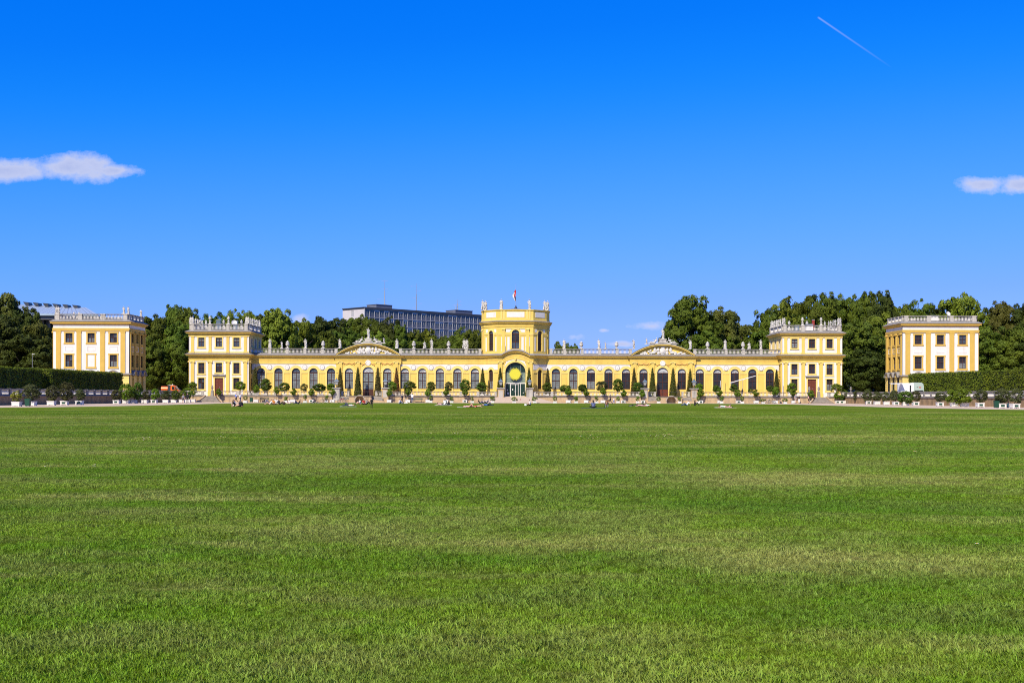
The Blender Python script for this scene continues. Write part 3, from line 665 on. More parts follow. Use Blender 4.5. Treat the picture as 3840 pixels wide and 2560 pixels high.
    for i, j in ((2, 3), (3, 4), (4, 5)):
        M, ln = fr2(i, j); wd = 1.66 if i == 3 else 1.36; zb = 11.8 if i == 3 else 11.35
        b = MB(); r = wd / 2
        b.ring(0, 15.15 - zb, r + .01, r + .22, -.08, .02, n=16); b.ring(0, 15.15 - zb, r + .22, r + .42, -.03, .02, n=16)
        for s in (-1, 1): b.box(s * (r + .11) - .10, s * (r + .11) + .10, -.075, .02, 0, 15.15 - zb)
        window(pal, M, 0, zb, wd, 15.15 - zb, 'arch', (GL_BLUE, GL_DARK) if i == 3 else (GL_DARK,), GL_BLUE, 0.42, surround=b.mesh('surround', YELP))
        im = MB(); im.T = M
        for s in (-1, 1): im.box(min(s * (r + .23), s * ln / 2), max(s * (r + .23), s * ln / 2), -.10, 0, 14.98, 15.18); im.box(min(s * (r + .23), s * ln / 2), max(s * (r + .23), s * ln / 2), -.06, 0, 14.72, 14.84)
        im.build('impost_moulding', YELP, pal)
        cols = ((-3.05, .24), (-2.25, .24) , (-1.55, .5), (1.55, .5), (2.25, .24), (3.05, .24)) if i == 3 else ((-1.55, .34), (1.55, .34))
        for x, w in cols:
            q = MB(); q.T = M; q.box(x - w / 2, x + w / 2, -.025, .0, 11.25, 14.4); q.build('white_panel', WHI, pal)
        for s in (-1, 1):
            x = s * (1.62 if i == 3 else 1.32); w2 = .5 if i == 3 else .33
            pl = [(x - w2, 15.4), (x + w2, 15.4), (x + w2, 16.1), (x - w2, 16.1)]
            inner = s * (r + .45)
            pl = sorted([(x + s * w2, 15.4), (x + s * w2, 16.12), (inner * .72, 16.12), (inner * 1.02, 15.42)], key=lambda p: math.atan2(p[1] - 15.75, p[0] - x))
            q = MB(); q.T = M; q.prism(pl, -.02, .005); q.build('spandrel', WHI, pal)
        if i == 3:
            pn = MB(); pn.T = M; pn.box(-2.1, 2.1, -.08, 0, 16.2, 16.42); pn.build('head_moulding', YELP, pal)
            for x in (-2.66, 2.66):
                pilaster(pal, M, x, .62, 10.75, 16.35, 'leaf', base=1.7)
    M, ln = fr2(1, 2); pilaster(pal, M, 0, .7, 10.75, 16.35, 'leaf', base=1.0)
    M, ln = fr2(5, 6); pilaster(pal, M, 0, .7, 10.75, 16.35, 'leaf', base=1.0)
    tpath = [pts[k] for k in (7, 8, 0, 1, 2, 3, 4, 5, 6)]
    MB().sweep(tpath, [(0.0, 16.55), (.10, 16.58), (.12, 16.75), (.05, 16.78), (.05, 16.92), (.14, 16.95), (.14, 17.05), (.04, 17.1)], True).build('architrave', YEL, pal)
    cornice(pal, tpath, 17.72, True, 'tower_cornice', 0.85, 0.30)
    MB().sweep(tpath, [(-.06, 17.9), (.06, 18.0), (.06, 18.25), (.0, 18.32), (.0, 20.1), (.10, 20.15), (.18, 20.32), (.18, 20.42), (-.35, 20.46)], True).build('parapet', YEL, pal)
    for i, j, w in ((2, 3, 3.0), (3, 4, 3.9), (4, 5, 3.0)):
        M, ln = fr2(i, j); q = MB(); q.T = M; q.box(-w / 2, w / 2, -.04, .02, 18.72, 19.9); q.build('white_panel', WHI, pal)
        if i == 3:
            e = MB(); e.T = M
            for x in (-3.1, -2.55, 2.55, 3.1): e.box(x - .2, x + .2, -.06, .02, 18.3, 20.12)
            e.build('parapet_pier', YELP, pal)
    tr_ = MB(); tr_.slab([(XC + x * .97, YF + y * .97 + .1) for x, y in [base[k] for k in (8, 0, 1, 2, 3, 4, 5, 6, 7)]], 20.0, 20.44)
    tr_.v = tr_.v; tr_.lathe([(4.6, 20.44), (2.0, 20.75), (.5, 20.95), (.0, 21.0)], (XC, YF + 1.5, 0), 8); tr_.build('tower_roof', SLATE, pal)
    # ---------------- ground floor of the centre: two slanting bays and the portal
    for i, j in ((2, 3), (4, 5)):
        M, ln = fr2(i, j); b = MB(); b.T = M; b.wall_arch(-ln / 2, ln / 2, T - .2, 9.1, 0, 1.36, ZB, ZS); b.build('wall', YEL, pal)
        w_ = window(pal, M, 0, ZB, 1.36, ZS - ZB, 'arch', (GL_CURT, GL_DARK) if i == 2 else (GL_DARK,), GL_DARK, 0.5, surround=arch_surround(1.36, ZB, .92))
        for s in (-1, 1):
            A = [90 - 60 * t / 6 for t in range(7)]
            pl = [(s * 1.2 * math.cos(R(t)), ZS + 1.2 * math.sin(R(t))) for t in A] + [(s * ln / 2, 7.18), (s * ln / 2, ZW), (0, ZW)]
            q = MB(); q.T = M; q.prism(pl if s > 0 else pl[::-1], -.02, .01); q.build('spandrel', WHI, pal)
            q = MB(); q.T = M; q.box(min(s * .94, s * ln / 2), max(s * .94, s * ln / 2), -.1, 0, ZS - .1, ZS + .08); q.build('impost_moulding', YELP, pal)
    M, ln = fr2(3, 4); RP = 2.22; ZP = 6.60
    b = MB(); b.T = M; b.wall_arch(-ln / 2, ln / 2, T - .2, 9.95, 0, 2 * RP, T + .02, ZP, d=.6, n=24); b.build('wall', YEL, pal)
    b = MB(); b.T = M
    for k in range(20):
        t0, t1 = 28 + 124 * k / 20, 28 + 124 * (k + 1) / 20
        p = [(2.72 * math.cos(R(t)), ZP + 2.72 * math.sin(R(t))) for t in (t0, t1)] + [(3.12 * math.cos(R(t)) * (0.88 if abs(t - 90) > 44 else 1), ZP + 3.22 * math.sin(R(t))) for t in (t1, t0)]
        b.prism(p[::-1], -.02, .01)
    b.build('white_arch_band', WHI, pal)
    a_ = MB(); a_.T = M; a_.ring(0, ZP, RP + .01, RP + .26, -.12, .02, n=24); a_.ring(0, ZP, RP + .26, RP + .5, -.06, .02, n=24)
    for s in (-1, 1): a_.box(s * (RP + .25) - .24, s * (RP + .25) + .24, -.11, .02, T, ZP); a_.box(s * (RP + .3) - .3, s * (RP + .3) + .3, -.16, .02, ZP - .12, ZP + .06)
    a_.build('portal_surround', YELP, pal)
    kx = MB(); kx.T = M; kx.frustum(0, -.14, 9.3, 9.78, .34, .3, .5, .4); kx.build('keystone', YELP, pal)
    for x in (-3.3, 3.3): pilaster(pal, M, x, .84, T, 9.1, 'ionic', base=.6)
    # glazed portal
    gp = MB(); gp.T = M @ Matrix.Translation((0, .42, 0)); zt = 4.12
    gp.box(-RP, RP, 0, .1, zt, zt + .2)
    for x in (-RP + .05, -1.13, RP - .05, .62, 1.1): gp.box(x - .055, x + .055, -.002, .1, T, zt)
    gp.box(-RP, RP, -.004, .09, T, T + .12)
    for x0, x1 in ((-1.07, -.06), (.0, .56)): gp.box(x0, x0 + .06, -.01, .08, T + .12, zt - .15); gp.box(x0, x1, -.012, .08, zt - .2, zt - .1)
    gp.box(-.05, .01, -.02, .1, T + .1, zt)
    pf = gp.build('portal_frame', WHITEP, pal)
    hd = MB(); hd.T = gp.T
    for x in (-.16, .13): hd.tube((x, -.09, 2.25), (x, -.09, 2.65), .03, .03, 6); hd.tube((x, -.09, 2.3), (x, .0, 2.3), .02, .02, 5); hd.tube((x, -.09, 2.6), (x, .0, 2.6), .02, .02, 5)
    hd.build('door_handle', STEEL, pf)
    for x0, x1 in ((-2.14, -1.18), (-1.08, -.05), (.02, .57), (.67, 1.05), (1.15, 2.14)):
        q = MB(); q.T = gp.T; q.box(x0, x1, .04, .055, T + .12, zt); q.build('pane', GL_PORT, pf)
    for x, z, w, h, c in ((-1.75, 2.75, .24, .32, WHITEP), (-.62, 2.85, .22, .34, WHITEP), (-1.6, 2.0, .42, .5, mat('poster_print', (0.55, 0.57, 0.62), 0.6, 0.5, 9.0)), (1.75, 2.15, .2, .14, WHITEP)):
        q = MB(); q.T = gp.T; q.box(x - w / 2, x + w / 2, .02, .036, z - h / 2, z + h / 2); q.build('notice', c, pf)
    for x0, x1 in ((-RP + .02, -1.17), (-1.13, 1.11), (1.15, RP - .02)):
        q = MB(); q.T = gp.T; q.box(x0, x1, .04, .055, zt + .2, ZP - .03); q.build('pane', GL_PALE, pf)
    fp = MB(); fp.T = gp.T
    fp.prism([(r_ * (RP - .02), 0) for r_ in ()] or [((RP - .03) * math.cos(R(t)), ZP + .02 + (RP - .03) * math.sin(R(t))) for t in range(0, 181, 10)], .04, .055); fp.build('fan_pane', GL_PORT, pf)
    mb = MB(); mb.T = gp.T
    for x in (-1.15, 1.13): mb.box(x - .025, x + .025, 0, .06, zt + .2, ZP + 1.85)
    mb.box(-RP, RP, .002, .06, ZP - .03, ZP + .02); mb.build('mullion', STEEL, pf)
    # ---------------- corner pavilions
    for s in (-1, 1):
        cx = XC + s * 65.2; hw = 6.6; y0, y1 = 258.0, 270.9
        x0, x1 = cx - hw, cx + hw
        def storey(M, front, cols):
            lo = MB(); lo.T = M; up = MB(); up.T = M; hs = []; us = []
            for k, q in enumerate(cols):
                if front and k == 1: hs += [(q, 1.83, T + .02, 5.25), (q, 1.36, 6.47, 8.57)]
                else: hs += [(q, 1.36, 2.77, 5.25), (q, 1.36, 6.23, 8.57)]
                us.append((q, 1.36, 12.07, 14.1))
            lo.wall_grid(-hw, hw, T - .2, 9.4, hs); up.wall_grid(-hw, hw, 10.3, 15.0, us)
            lo.build('wall', WHI if front else YEL, pal); up.build('wall', WHI, pal)
            for k, q in enumerate(cols):
                if front and k == 1:
                    dm = MB(); dl = .915
                    for sx in (-1, 1): dm.box(sx * .46 - .45, sx * .46 + .45, .06, .14, 0.02, 3.9)
                    d = link('door', dm.mesh('door', DOORW), pal, M @ Vector((q, .1, T + .02)), math.atan2(M[1][0], M[0][0]))
                    for sx in (-1, 1):
                        for zz, hh in ((.25, .75), (1.2, .9), (2.3, .6), (3.05, .65)): MB().box(sx * .46 - .32, sx * .46 + .32, .03, .07, zz, zz + hh).build('door_panel', DOORW, d)
                    MB().box(.06, .12, .0, .06, 1.75, 1.95).build('handle', STEEL, d)
                    link('surround', surround_mesh(1.83, 3.95, .27, .1, 0.0), d, (0, -.1, 0))
                    h = MB(); h.T = M; h.box(q - 1.45, q + 1.45, -.4, 0, 5.83, 6.05); h.box(q - 1.2, q + 1.2, -.2, 0, 5.6, 5.83); h.build('door_hood', STONE, pal)
                    window(pal, M, q, 6.47, 1.36, 2.1, 'rect', (GL_DARK,), surround=surround_mesh(1.36, 2.1))
                else:
                    window(pal, M, q, 2.77, 1.36, 2.48, 'rect', (GL_DARK,), surround=surround_mesh(1.36, 2.48))
                    window(pal, M, q, 6.23, 1.36, 2.34, 'rect', (GL_BLUE, GL_DARK) if (s > 0 and k == 0) else (GL_DARK,), surround=surround_mesh(1.36, 2.34))
                gl = (GL_CURT,) if (s > 0 and k == 0 and front) else ((GL_BLUE, GL_CURT) if (s < 0 and front) else (GL_DARK,))
                window(pal, M, q, 12.07, 1.36, 2.03, 'rect', gl, surround=surround_mesh(1.36, 2.03))
            for q in (-5.8, -1.95, 1.95, 5.8):
                pilaster(pal, M, q, .77, T, 9.05, 'ionic', base=.9); pilaster(pal, M, q, .63, 10.75, 14.42, 'plain', base=.3, proud=.10)
        storey(frame2d(cx, y0, 1, 0), True, (-3.86, 0, 3.86))
        storey(frame2d(x1, (y0 + y1) / 2, 0, 1), False, (-3.86, 0, 3.86)); storey(frame2d(x0, (y0 + y1) / 2, 0, -1), False, (-3.86, 0, 3.86))
        bk = MB(); bk.box(x0 + .3, x1 - .3, y1 - .1, y1, T, 15); bk.build('rear_wall', YEL, pal)
        rp = rectpath(x0, x1, y0, y1)
        MB().sweep(rp, [(0, 9.0), (.06, 9.02), (.06, 9.4), (.10, 9.42), (.10, 9.62), (.16, 9.66), (.16, 9.78), (.04, 9.8)], True).build('frieze', YEL, pal)
        cornice(pal, rp, 10.42, True, 'cornice', 1.0, .34)
        MB().sweep(rp, [(.05, 10.74), (.05, 11.0), (0, 11.03)], True).build('plinth_band', YELP, pal)
        MB().sweep(rp, [(0, 14.3), (.08, 14.34), (.08, 14.48), (.13, 14.5), (.13, 14.6), (0, 14.62)], True).build('architrave', YELP, pal)
        cornice(pal, rp, 15.32, True, 'upper_cornice', 1.0, .42)
        MB().box(x0 + .2, x1 - .2, y0 + .2, y1 - .2, 15.2, 15.76).build('roof', SLATE, pal)
        e = .22; c4 = [(x0 + e, y0 + e), (x1 - e, y0 + e), (x1 - e, y1 - e), (x0 + e, y1 - e)]
        for k in range(4):
            a, b = c4[k], c4[(k + 1) % 4]; L_ = math.hypot(b[0] - a[0], b[1] - a[1])
            balustrade(pal, a, b, 15.76, 17.12, [.45, .45 + (L_ - .9) / 3, .45 + 2 * (L_ - .9) / 3, L_ - .45], pw=.72 if k % 2 == 0 else .6)
    return pal
palace()

# ================================================================== DETACHED PAVILIONS
def side_pavilion(s):
    cx = XC + s * 86.85; hw = 7.75; y0, y1 = 240.0, 250.4; x0, x1 = cx - hw, cx + hw
    side = 'left' if s < 0 else 'right'
    pv = empty('garden_pavilion', (cx, y0, T), 'detached three-bay yellow and white pavilion behind the hedge at the far %s' % side, 'pavilion', 'detached garden pavilions')
    zf = lambda zy: 1.5 + (399.3 - zy / 3.267) * 240 / F
    UZ = (zf(665), zf(550)); LZ = (zf(963), zf(815)); PZ = (zf(772), zf(710))
    A0 = zf(525); FR = zf(488); C0 = zf(450); CT = zf(412); LED = zf(1052)
    def face(M, hw_, cols, pil, front):
        w_ = MB(); w_.T = M; holes = []
        for k, q in enumerate(cols):
            blind = front and s < 0 and k == 1
            holes += [(q, 1.45, *UZ)] + ([] if blind else [(q, 1.45, *LZ)])
        w_.wall_grid(-hw_, hw_, LED, A0 + .2, holes); w_.build('wall', WHI if front else YELD, pv)
        g = MB(); g.T = M @ Matrix.Translation((0, -.12, 0)); g.wall_grid(-hw_ - .12, hw_ + .12, T - .2, LED); g.build('ground_floor_wall', YELP, pv)
        j = MB(); j.T = M
        for z in np.arange(T + .4, LED - .3, .46): j.box(-hw_ - .05, -hw_ + 1.5, -.16, -.1, z, z + .38); j.box(hw_ - 1.5, hw_ + .05, -.16, -.1, z, z + .38)
        j.build('quoins', YELP, pv, kind='stuff')
        for k, q in enumerate(cols):
            blind = front and s < 0 and k == 1
            gl = ((GL_BLUE, GL_DARK), (GL_DARK,), (GL_DARK,))[k] if s < 0 else ((GL_DARK,), (GL_DARK, GL_DARK), (GL_BLUE,))[k]
            window(pv, M, q, UZ[0], 1.45, UZ[1] - UZ[0], 'rect', gl, tr=.5, surround=surround_mesh(1.45, UZ[1] - UZ[0], .27, m_=YELD))
            if blind:
                b = MB(); b.T = M; b.box(q - .72, q + .72, -.015, .02, LZ[0], LZ[1]); o = b.build('blind_window', WHI, pv)
                link('surround', surround_mesh(1.45, LZ[1] - LZ[0], .27, m_=YELD), o, M @ Vector((q, 0, LZ[0])))
            else: window(pv, M, q, LZ[0], 1.45, LZ[1] - LZ[0], 'rect', (GL_DARK,) if not (s > 0 and k == 2) else (GL_CURT, GL_DARK), tr=.5, surround=surround_mesh(1.45, LZ[1] - LZ[0], .27, m_=YELD))
            b = MB(); b.T = M; w2 = .8; z0, z1 = PZ
            b.box(q - w2, q + w2, -.05, 0, z0, z0 + .07); b.box(q - w2, q + w2, -.05, 0, z1 - .07, z1); b.box(q - w2, q - w2 + .07, -.048, 0, z0 + .07, z1 - .07); b.box(q + w2 - .07, q + w2, -.048, 0, z0 + .07, z1 - .07)
            b.build('panel_moulding', WHI, pv)
            # arched hoods over the ground floor openings
            h = MB(); h.T = M; r = 1.15; zc = zf(1000) - r
            h.ring(q, zc, r - .25, r, -.75 if not front else -.35, .0, 1, n=14); h.ring(q, zc, r - .5, r - .25, -.5 if not front else -.22, .0, 0, n=14); h.build('arched_hood', [YELP, SLATE], pv)
            d = MB(); d.T = M; d.box(q - .62, q + .62, -.14, -.125, T, zc); d.prism([(q + .62 * math.cos(R(t)), zc + .62 * math.sin(R(t))) for t in range(0, 181, 15)], -.14, -.125); d.build('arched_door', GL_DARK, pv)
        for q in pil:
            if front: b = MB(); b.T = M; b.box(q - .48, q + .48, -.12, .02, LED + .02, A0); b.box(q - .54, q + .54, -.15, .02, A0 - .28, A0 - .02); b.build('pilaster', YELD, pv)
            else: pilaster(pv, M, q, .62, LED + .05, A0, 'ionic', proud=.22, base=.3, m_=YELD, mc=YELD)
    k = hw / 7.75
    face(frame2d(cx, y0, 1, 0), hw, (-4.52, 0, 4.55), (-6.68, -2.5, 2.33, 6.5), True)
    hy = (y1 - y0) / 2
    for (ox, dy) in ((x1, 1), (x0, -1)): face(frame2d(ox, (y0 + y1) / 2, 0, dy), hy, (-3.0, 0, 3.0), (-4.6, -1.5, 1.5, 4.6), False)
    MB().box(x0 + .2, x1 - .2, y1 - .1, y1, T, CT).build('rear_wall', YEL, pv)
    rp = rectpath(x0, x1, y0, y1)
    MB().sweep(rp, [(-.1, LED - .12), (.45, LED - .12), (.5, LED + .02), (.0, LED + .22)], True).build('string_course', SLATE, pv)
    MB().sweep(rp, [(0, A0), (.14, A0 + .02), (.14, A0 + .3), (.18, A0 + .34), (.18, FR - .06), (.03, FR)], True).build('architrave', YELD, pv)
    MB().sweep(rp, [(.03, FR), (.03, C0 + .05)], True).build('frieze', WHI, pv)
    pr = [(o * .9, z) for o, z in ((0, C0), (.15, C0 + .05), (.25, C0 + .25), (.55, C0 + .3), (.58, CT - .05), (.7, CT), (.74, CT + .05), (.05, zf(388)), (-.3, zf(388)))]
    MB().sweep(rp, pr, True, [0] * 5 + [1] * 3).build('cornice', [YELD, SLATE], pv)
    zb, zt = zf(386), zf(315)
    MB().box(x0 + .2, x1 - .2, y0 + .2, y1 - .2, CT, zb).build('roof', SLATE, pv)
    e = .3; c4 = [(x0 + e, y0 + e), (x1 - e, y0 + e), (x1 - e, y1 - e), (x0 + e, y1 - e)]
    for q in range(4):
        a, b = c4[q], c4[(q + 1) % 4]; L_ = math.hypot(b[0] - a[0], b[1] - a[1])
        pd = [.5, .5 + (L_ - 1) / 3, .5 + 2 * (L_ - 1) / 3, L_ - .5] if q % 2 == 0 else [.4 + (L_ - .8) * t / 4 for t in range(5)]
        balustrade(pv, a, b, zb, zt, pd, pw=.8 if q % 2 == 0 else .45)
    # rainwater pipe at the inner corner
    gx = x1 + .12 if s < 0 else x0 - .12
    MB().tube((gx, y0 - .12, T), (gx, y0 - .12, CT), .06, .06, 6).build('downpipe', IRON, pv)
    return pv
side_pavilion(-1); side_pavilion(1)

# ================================================================== TERRACE WALLS
WLX = lambda Y: (-69.5 - 0.0275 * (249 - Y), 71.0 + 0.0275 * (249 - Y))
def terrace_wall(name, a, b, label, peds, dark=False, group=None):
    a = Vector(a); b = Vector(b); Lh = (b - a).length; d = (b - a) / Lh; ang = math.atan2(d.y, d.x)
    w = empty(name, (a.x, a.y, 0), label, 'wall', group)
    Tm = Matrix.Translation((a.x, a.y, 0)) @ Matrix.Rotation(ang, 4, 'Z')
    m_ = MB(); m_.T = Tm; m_.box(0, Lh, -.28, .3, -.1, 1.24); m_.build('retaining_wall', SAND if not dark else mat('stained_wall', (0.30, 0.20, 0.10), 0.9, 0.3, 0.9, dirt=(0.10, 0.075, 0.05), dscale=0.8, damt=0.85, streak=1), w)
    m_ = MB(); m_.T = Tm; m_.box(-.02, Lh + .02, -.40, .32, 1.24, 1.40); m_.build('coping', COPE, w)
    balustrade(w, a, b, 1.40, 2.36, peds, stone=STONE if not dark else DSTONE, pw=.5, th=.3, mats=COPE if not dark else DSTONE)
    return w
def evenly(L_, step): n = max(1, round(L_ / step)); return [.3 + (L_ - .6) * i / n for i in range(n + 1)]
YW = 250.0
segs = [(-69.3, -65.6, 'sandstone terrace wall stub with balustrade at the left corner stairs'), (-62.6, -38.2, 'sandstone terrace wall with balustrade before the left wing, beside the corner stairs'),
        (-26.1, -3.2, 'sandstone terrace wall with balustrade between the left double stairs and the central ramp'), (4.5, 27.5, 'sandstone terrace wall with balustrade between the central ramp and the right double stairs'),
        (39.6, 64.2, 'sandstone terrace wall with balustrade before the right wing, beside the corner stairs'), (67.2, 70.8, 'sandstone terrace wall stub with balustrade at the right corner stairs')]
for a, b, lb in segs: terrace_wall('terrace_wall', (a, YW), (b, YW), lb, evenly(b - a, 3.9), group='front terrace walls')
for s, nm in ((0, 'left'), (1, 'right')):
    a, b = (WLX(120)[s], 120.0), (WLX(249.6)[s], 249.6)
    if s == 1: a, b = b, a
    L_ = math.hypot(b[0] - a[0], b[1] - a[1]); terrace_wall('wing_wall', a, b, 'long stained terrace wall with stone balustrade running forward along the %s path' % nm, evenly(L_, 3.2), True, 'side terrace walls')
STEP = mat('stair_stone', (0.36, 0.31, 0.25), 0.9, 0.2, 2.0, dirt=(0.12, 0.10, 0.08), dscale=1.2, damt=0.6)
def corner_stairs(s):
    x = -64.1 if s < 0 else 65.7
    st = empty('stone_stairs', (x, 247, 0), 'flared flight of stone steps up to the %s corner pavilion' % ('left' if s < 0 else 'right'), 'stairs', 'corner stairs')
    n = 8
    for i in range(n):
        w = 4.6 - 2.6 * (i / (n - 1)) ** .75; sh = s * (-.45 + .45 * i / n) * -1 * -1; z = (i + 1) * T / n; y = 246.6 + i * .42
        m_ = MB(); m_.box(x - w / 2 + sh, x + w / 2 + sh, y, 250.5, z - T / n + (0.001 if i else -.1), z - .05); m_.box(x - w / 2 + sh - .04, x + w / 2 + sh + .04, y - .06, 250.5, z - .05, z); m_.build('step', STEP, st)
    for e in (-1, 1):
        m_ = MB(); pts = []
        for i in range(7):
            t = i / 6; w = 4.9 - 2.6 * t ** .75; pts.append((x + e * (w / 2 + .0) + s * (-.45 + .45 * t), 246.7 + 3.4 * t, .25 + 1.25 * t))
        for p, q in zip(pts, pts[1:]):
            for o0, o1 in ((0, .3),):
                m_.add([(p[0], p[1], -.1), (q[0], q[1], -.1), (q[0], q[1], q[2]), (p[0], p[1], p[2]), (p[0] + e * .3, p[1], -.1), (q[0] + e * .3, q[1], -.1), (q[0] + e * .3, q[1], q[2]), (p[0] + e * .3, p[1], p[2])],
                       [(0, 1, 2, 3), (4, 7, 6, 5), (3, 2, 6, 7), (0, 3, 7, 4), (1, 5, 6, 2)])
        m_.build('stair_cheek', SAND, st)
corner_stairs(-1); corner_stairs(1)
def double_stairs(s):
    cx = XC + s * 32.75; side = 'left' if s < 0 else 'right'
    st = empty('double_stairs', (cx, 247, 0), 'stone double stairs with an arched grotto niche below the %s pediment door' % side, 'stairs', 'pediment stairs')
    m_ = MB(); m_.T = frame2d(cx, 246.6, 1, 0); m_.wall_arch(-2.3, 2.3, -.1, T, 0, 1.9, -.05, .45, d=1.2); m_.quad((-.96, 1.2, -.1), (.96, 1.2, -.1), (.96, 1.2, T), (-.96, 1.2, T))
    m_.quad((-2.3, 4, -.1), (-2.3, 0, -.1), (-2.3, 0, T), (-2.3, 4, T)); m_.quad((2.3, 0, -.1), (2.3, 4, -.1), (2.3, 4, T), (2.3, 0, T)); m_.quad((-2.3, 0, T), (2.3, 0, T), (2.3, 4, T), (-2.3, 4, T))
    m_.build('landing', SAND, st)
    m_ = MB(); m_.box(cx - 2.45, cx + 2.45, 246.45, 250.3, T + .002, T + .12); m_.build('landing_slab', COPE, st)
    m_ = MB(); m_.T = frame2d(cx, 246.6, 1, 0); m_.ring(0, .45, .96, 1.15, -.08, .02, n=14); m_.build('niche_arch', STEP, st)
    m_ = MB()
    for k in range(9): x = cx - 2.2 + 4.4 * k / 8; m_.tube((x, 246.6, T + .12), (x, 246.6, T + 1.0), .018, .018, 4)
    m_.tube((cx - 2.2, 246.6, T + 1.0), (cx + 2.2, 246.6, T + 1.0), .025, .025, 5); m_.build('iron_railing', IRON, st)
    for e in (-1, 1):
        n = 7
        for i in range(n):
            z = (i + 1) * T / n; y = 247.4 + i * .4; xa, xb = sorted((cx + e * 2.32, cx + e * 4.6)); m_ = MB()
            m_.box(xa, xb, y, 250.6, z - T / n + .001, z - .05); m_.box(xa, xb, y - .05, 250.6, z - .05, z); m_.build('step', STEP, st)
        # low curved balustrade wing in front of the flight
        b = MB(); pts = [(cx + e * (2.3 + 2.9 * t), 247.25 - .7 * math.sin(math.pi * t * .5), .62 - .3 * t) for t in (0, .25, .5, .75, 1)]
        for p, q in zip(pts, pts[1:]):
            b.add([(p[0], p[1], -.1), (q[0], q[1], -.1), (q[0], q[1], q[2]), (p[0], p[1], p[2]), (p[0], p[1] + .25, -.1), (q[0], q[1] + .25, -.1), (q[0], q[1] + .25, q[2]), (p[0], p[1] + .25, p[2])], [(0, 1, 2, 3), (4, 7, 6, 5), (3, 2, 6, 7), (0, 3, 7, 4), (1, 5, 6, 2)])
        b.build('stair_cheek', SAND, st)
        xa, xb = sorted((cx + e * 2.7, cx + e * 4.55)); balustrade(st, (xa, 250.9), (xb, 250.9), T + .1, 2.36, [.25, xb - xa - .25], pw=.4, th=.3)
double_stairs(-1); double_stairs(1)
# the gravel ramp up to the portal
rp_ = MB(); rp_.add([(-3.3, 250.6, T + .006), (4.6, 250.6, T + .006), (9.2, 239.5, -.008), (-7.2, 239.5, -.008), (-3.3, 250.6, -.05), (4.6, 250.6, -.05)], [(3, 2, 1, 0), (3, 0, 4), (2, 5, 1), (0, 1, 5, 4)]); rp_.build('gravel_ramp', GRAVEL, kind='structure')

# ================================================================== LANTERNS ON PEDESTALS
def lantern(px, k):
    x = X(px, YW); y = YW - .1
    nm = ['left of the left pediment stairs', 'right of the left pediment stairs', 'left of the glazed portal', 'right of the glazed portal', 'left of the right pediment stairs', 'right of the right pediment stairs'][k]
    pd = empty('lamp_pedestal', (x, y, 0), 'tall square stone pedestal ' + nm, 'pedestal', 'lamp pedestals')
    b = MB(); b.frustum(x, y, -.1, .5, 1.7, 1.5, 1.6, 1.4); b.frustum(x, y, .5, 2.85, 1.36, 1.25, 1.3, 1.2); b.build('shaft', SAND if k % 3 else STONE, pd)
    MB().box(x - .45, x + .45, y - .66, y - .6, 1.1, 2.6).build('sunk_panel', STONE, pd)
    b = MB(); b.frustum(x, y, 2.85, 3.0, 1.4, 1.3, 1.75, 1.6); b.frustum(x, y, 3.0, 3.14, 1.8, 1.64, 1.8, 1.64); b.build('cap', STONE, pd)
    lp = empty('lantern', (x, y, 3.14), 'glass lantern with blue-grey roof on the pedestal ' + nm, 'lantern', 'terrace lanterns')
    z = 3.14
    b = MB(); b.lathe([(.26, 0), (.26, .05), (.1, .1), (.05, .3), (.07, .45), (.05, .6)], (x, y, z), 8)
    for e in range(4): a = R(45 + 90 * e); b.path([(x + .06 * math.cos(a), y + .06 * math.sin(a), z + .35), (x + .3 * math.cos(a), y + .3 * math.sin(a), z + .45), (x + .28 * math.cos(a), y + .28 * math.sin(a), z + .62)], .02, 4)
    b.build('bracket', IRON, lp)
    b = MB(); b.frustum(x, y, z + .62, z + 1.32, .44, .44, .78, .78); b.build('glass', mat('lamp_glass', (0.30, 0.31, 0.30), 0.15, 0.1, 5, spec=.6), lp)
    b = MB()
    for e in (-1, 1):
        for g in (-1, 1): b.tube((x + e * .23, y + g * .23, z + .6), (x + e * .41, y + g * .41, z + 1.34), .025, .025, 4)
    b.box(x - .25, x + .25, y - .25, y + .25, z + .57, z + .63); b.build('frame', IRON, lp)
    b = MB(); b.frustum(x, y, z + 1.32, z + 1.42, 1.0, 1.0, .92, .92); b.frustum(x, y, z + 1.42, z + 1.72, .92, .92, .36, .36); b.lathe([(.14, 0), (.16, .1), (.06, .16), (.09, .26), (.02, .4)], (x, y, z + 1.72), 8); b.build('lamp_roof', LEAD, lp)
for k, px in enumerate((1263, 1446, 1878, 1986, 2418, 2602)): lantern(px, k)

# ================================================================== SUN EMBLEM ON THE PORTAL
def sun_emblem():
    x, y, z = X(1931.5, 257.6), 257.75, Z(1402, 257.6)
    pts = []
    n = 28
    for i in range(n):
        a = 2 * math.pi * i / n; r = 1.5 if i % 2 == 0 else 1.42
        pts += [(1.04 * math.cos(a - math.pi / n * .98), 1.04 * math.sin(a - math.pi / n * .98)), (r * math.cos(a), r * math.sin(a))]
    b = MB(); b.T = Matrix.Translation((x, y, z)); m_ = len(pts)
    b.prism(pts, -.02, .02)
    o = b.build('sun_emblem', mat('sun_yellow', (0.60, 0.54, 0.04), 0.6, 0.02), label='large flat yellow sun with pointed rays hung before the portal glass', cat='emblem')
    c = MB()
    for e in (-.7, .7): c.tube((x + e, y, z + .9), (x + e, y + .3, z + 1.5), .01, .01, 4); c.tube((x + e, y, z), (x + e, 258.45, z), .02, .02, 4)
    c.build('hanger', STEEL, o)
sun_emblem()
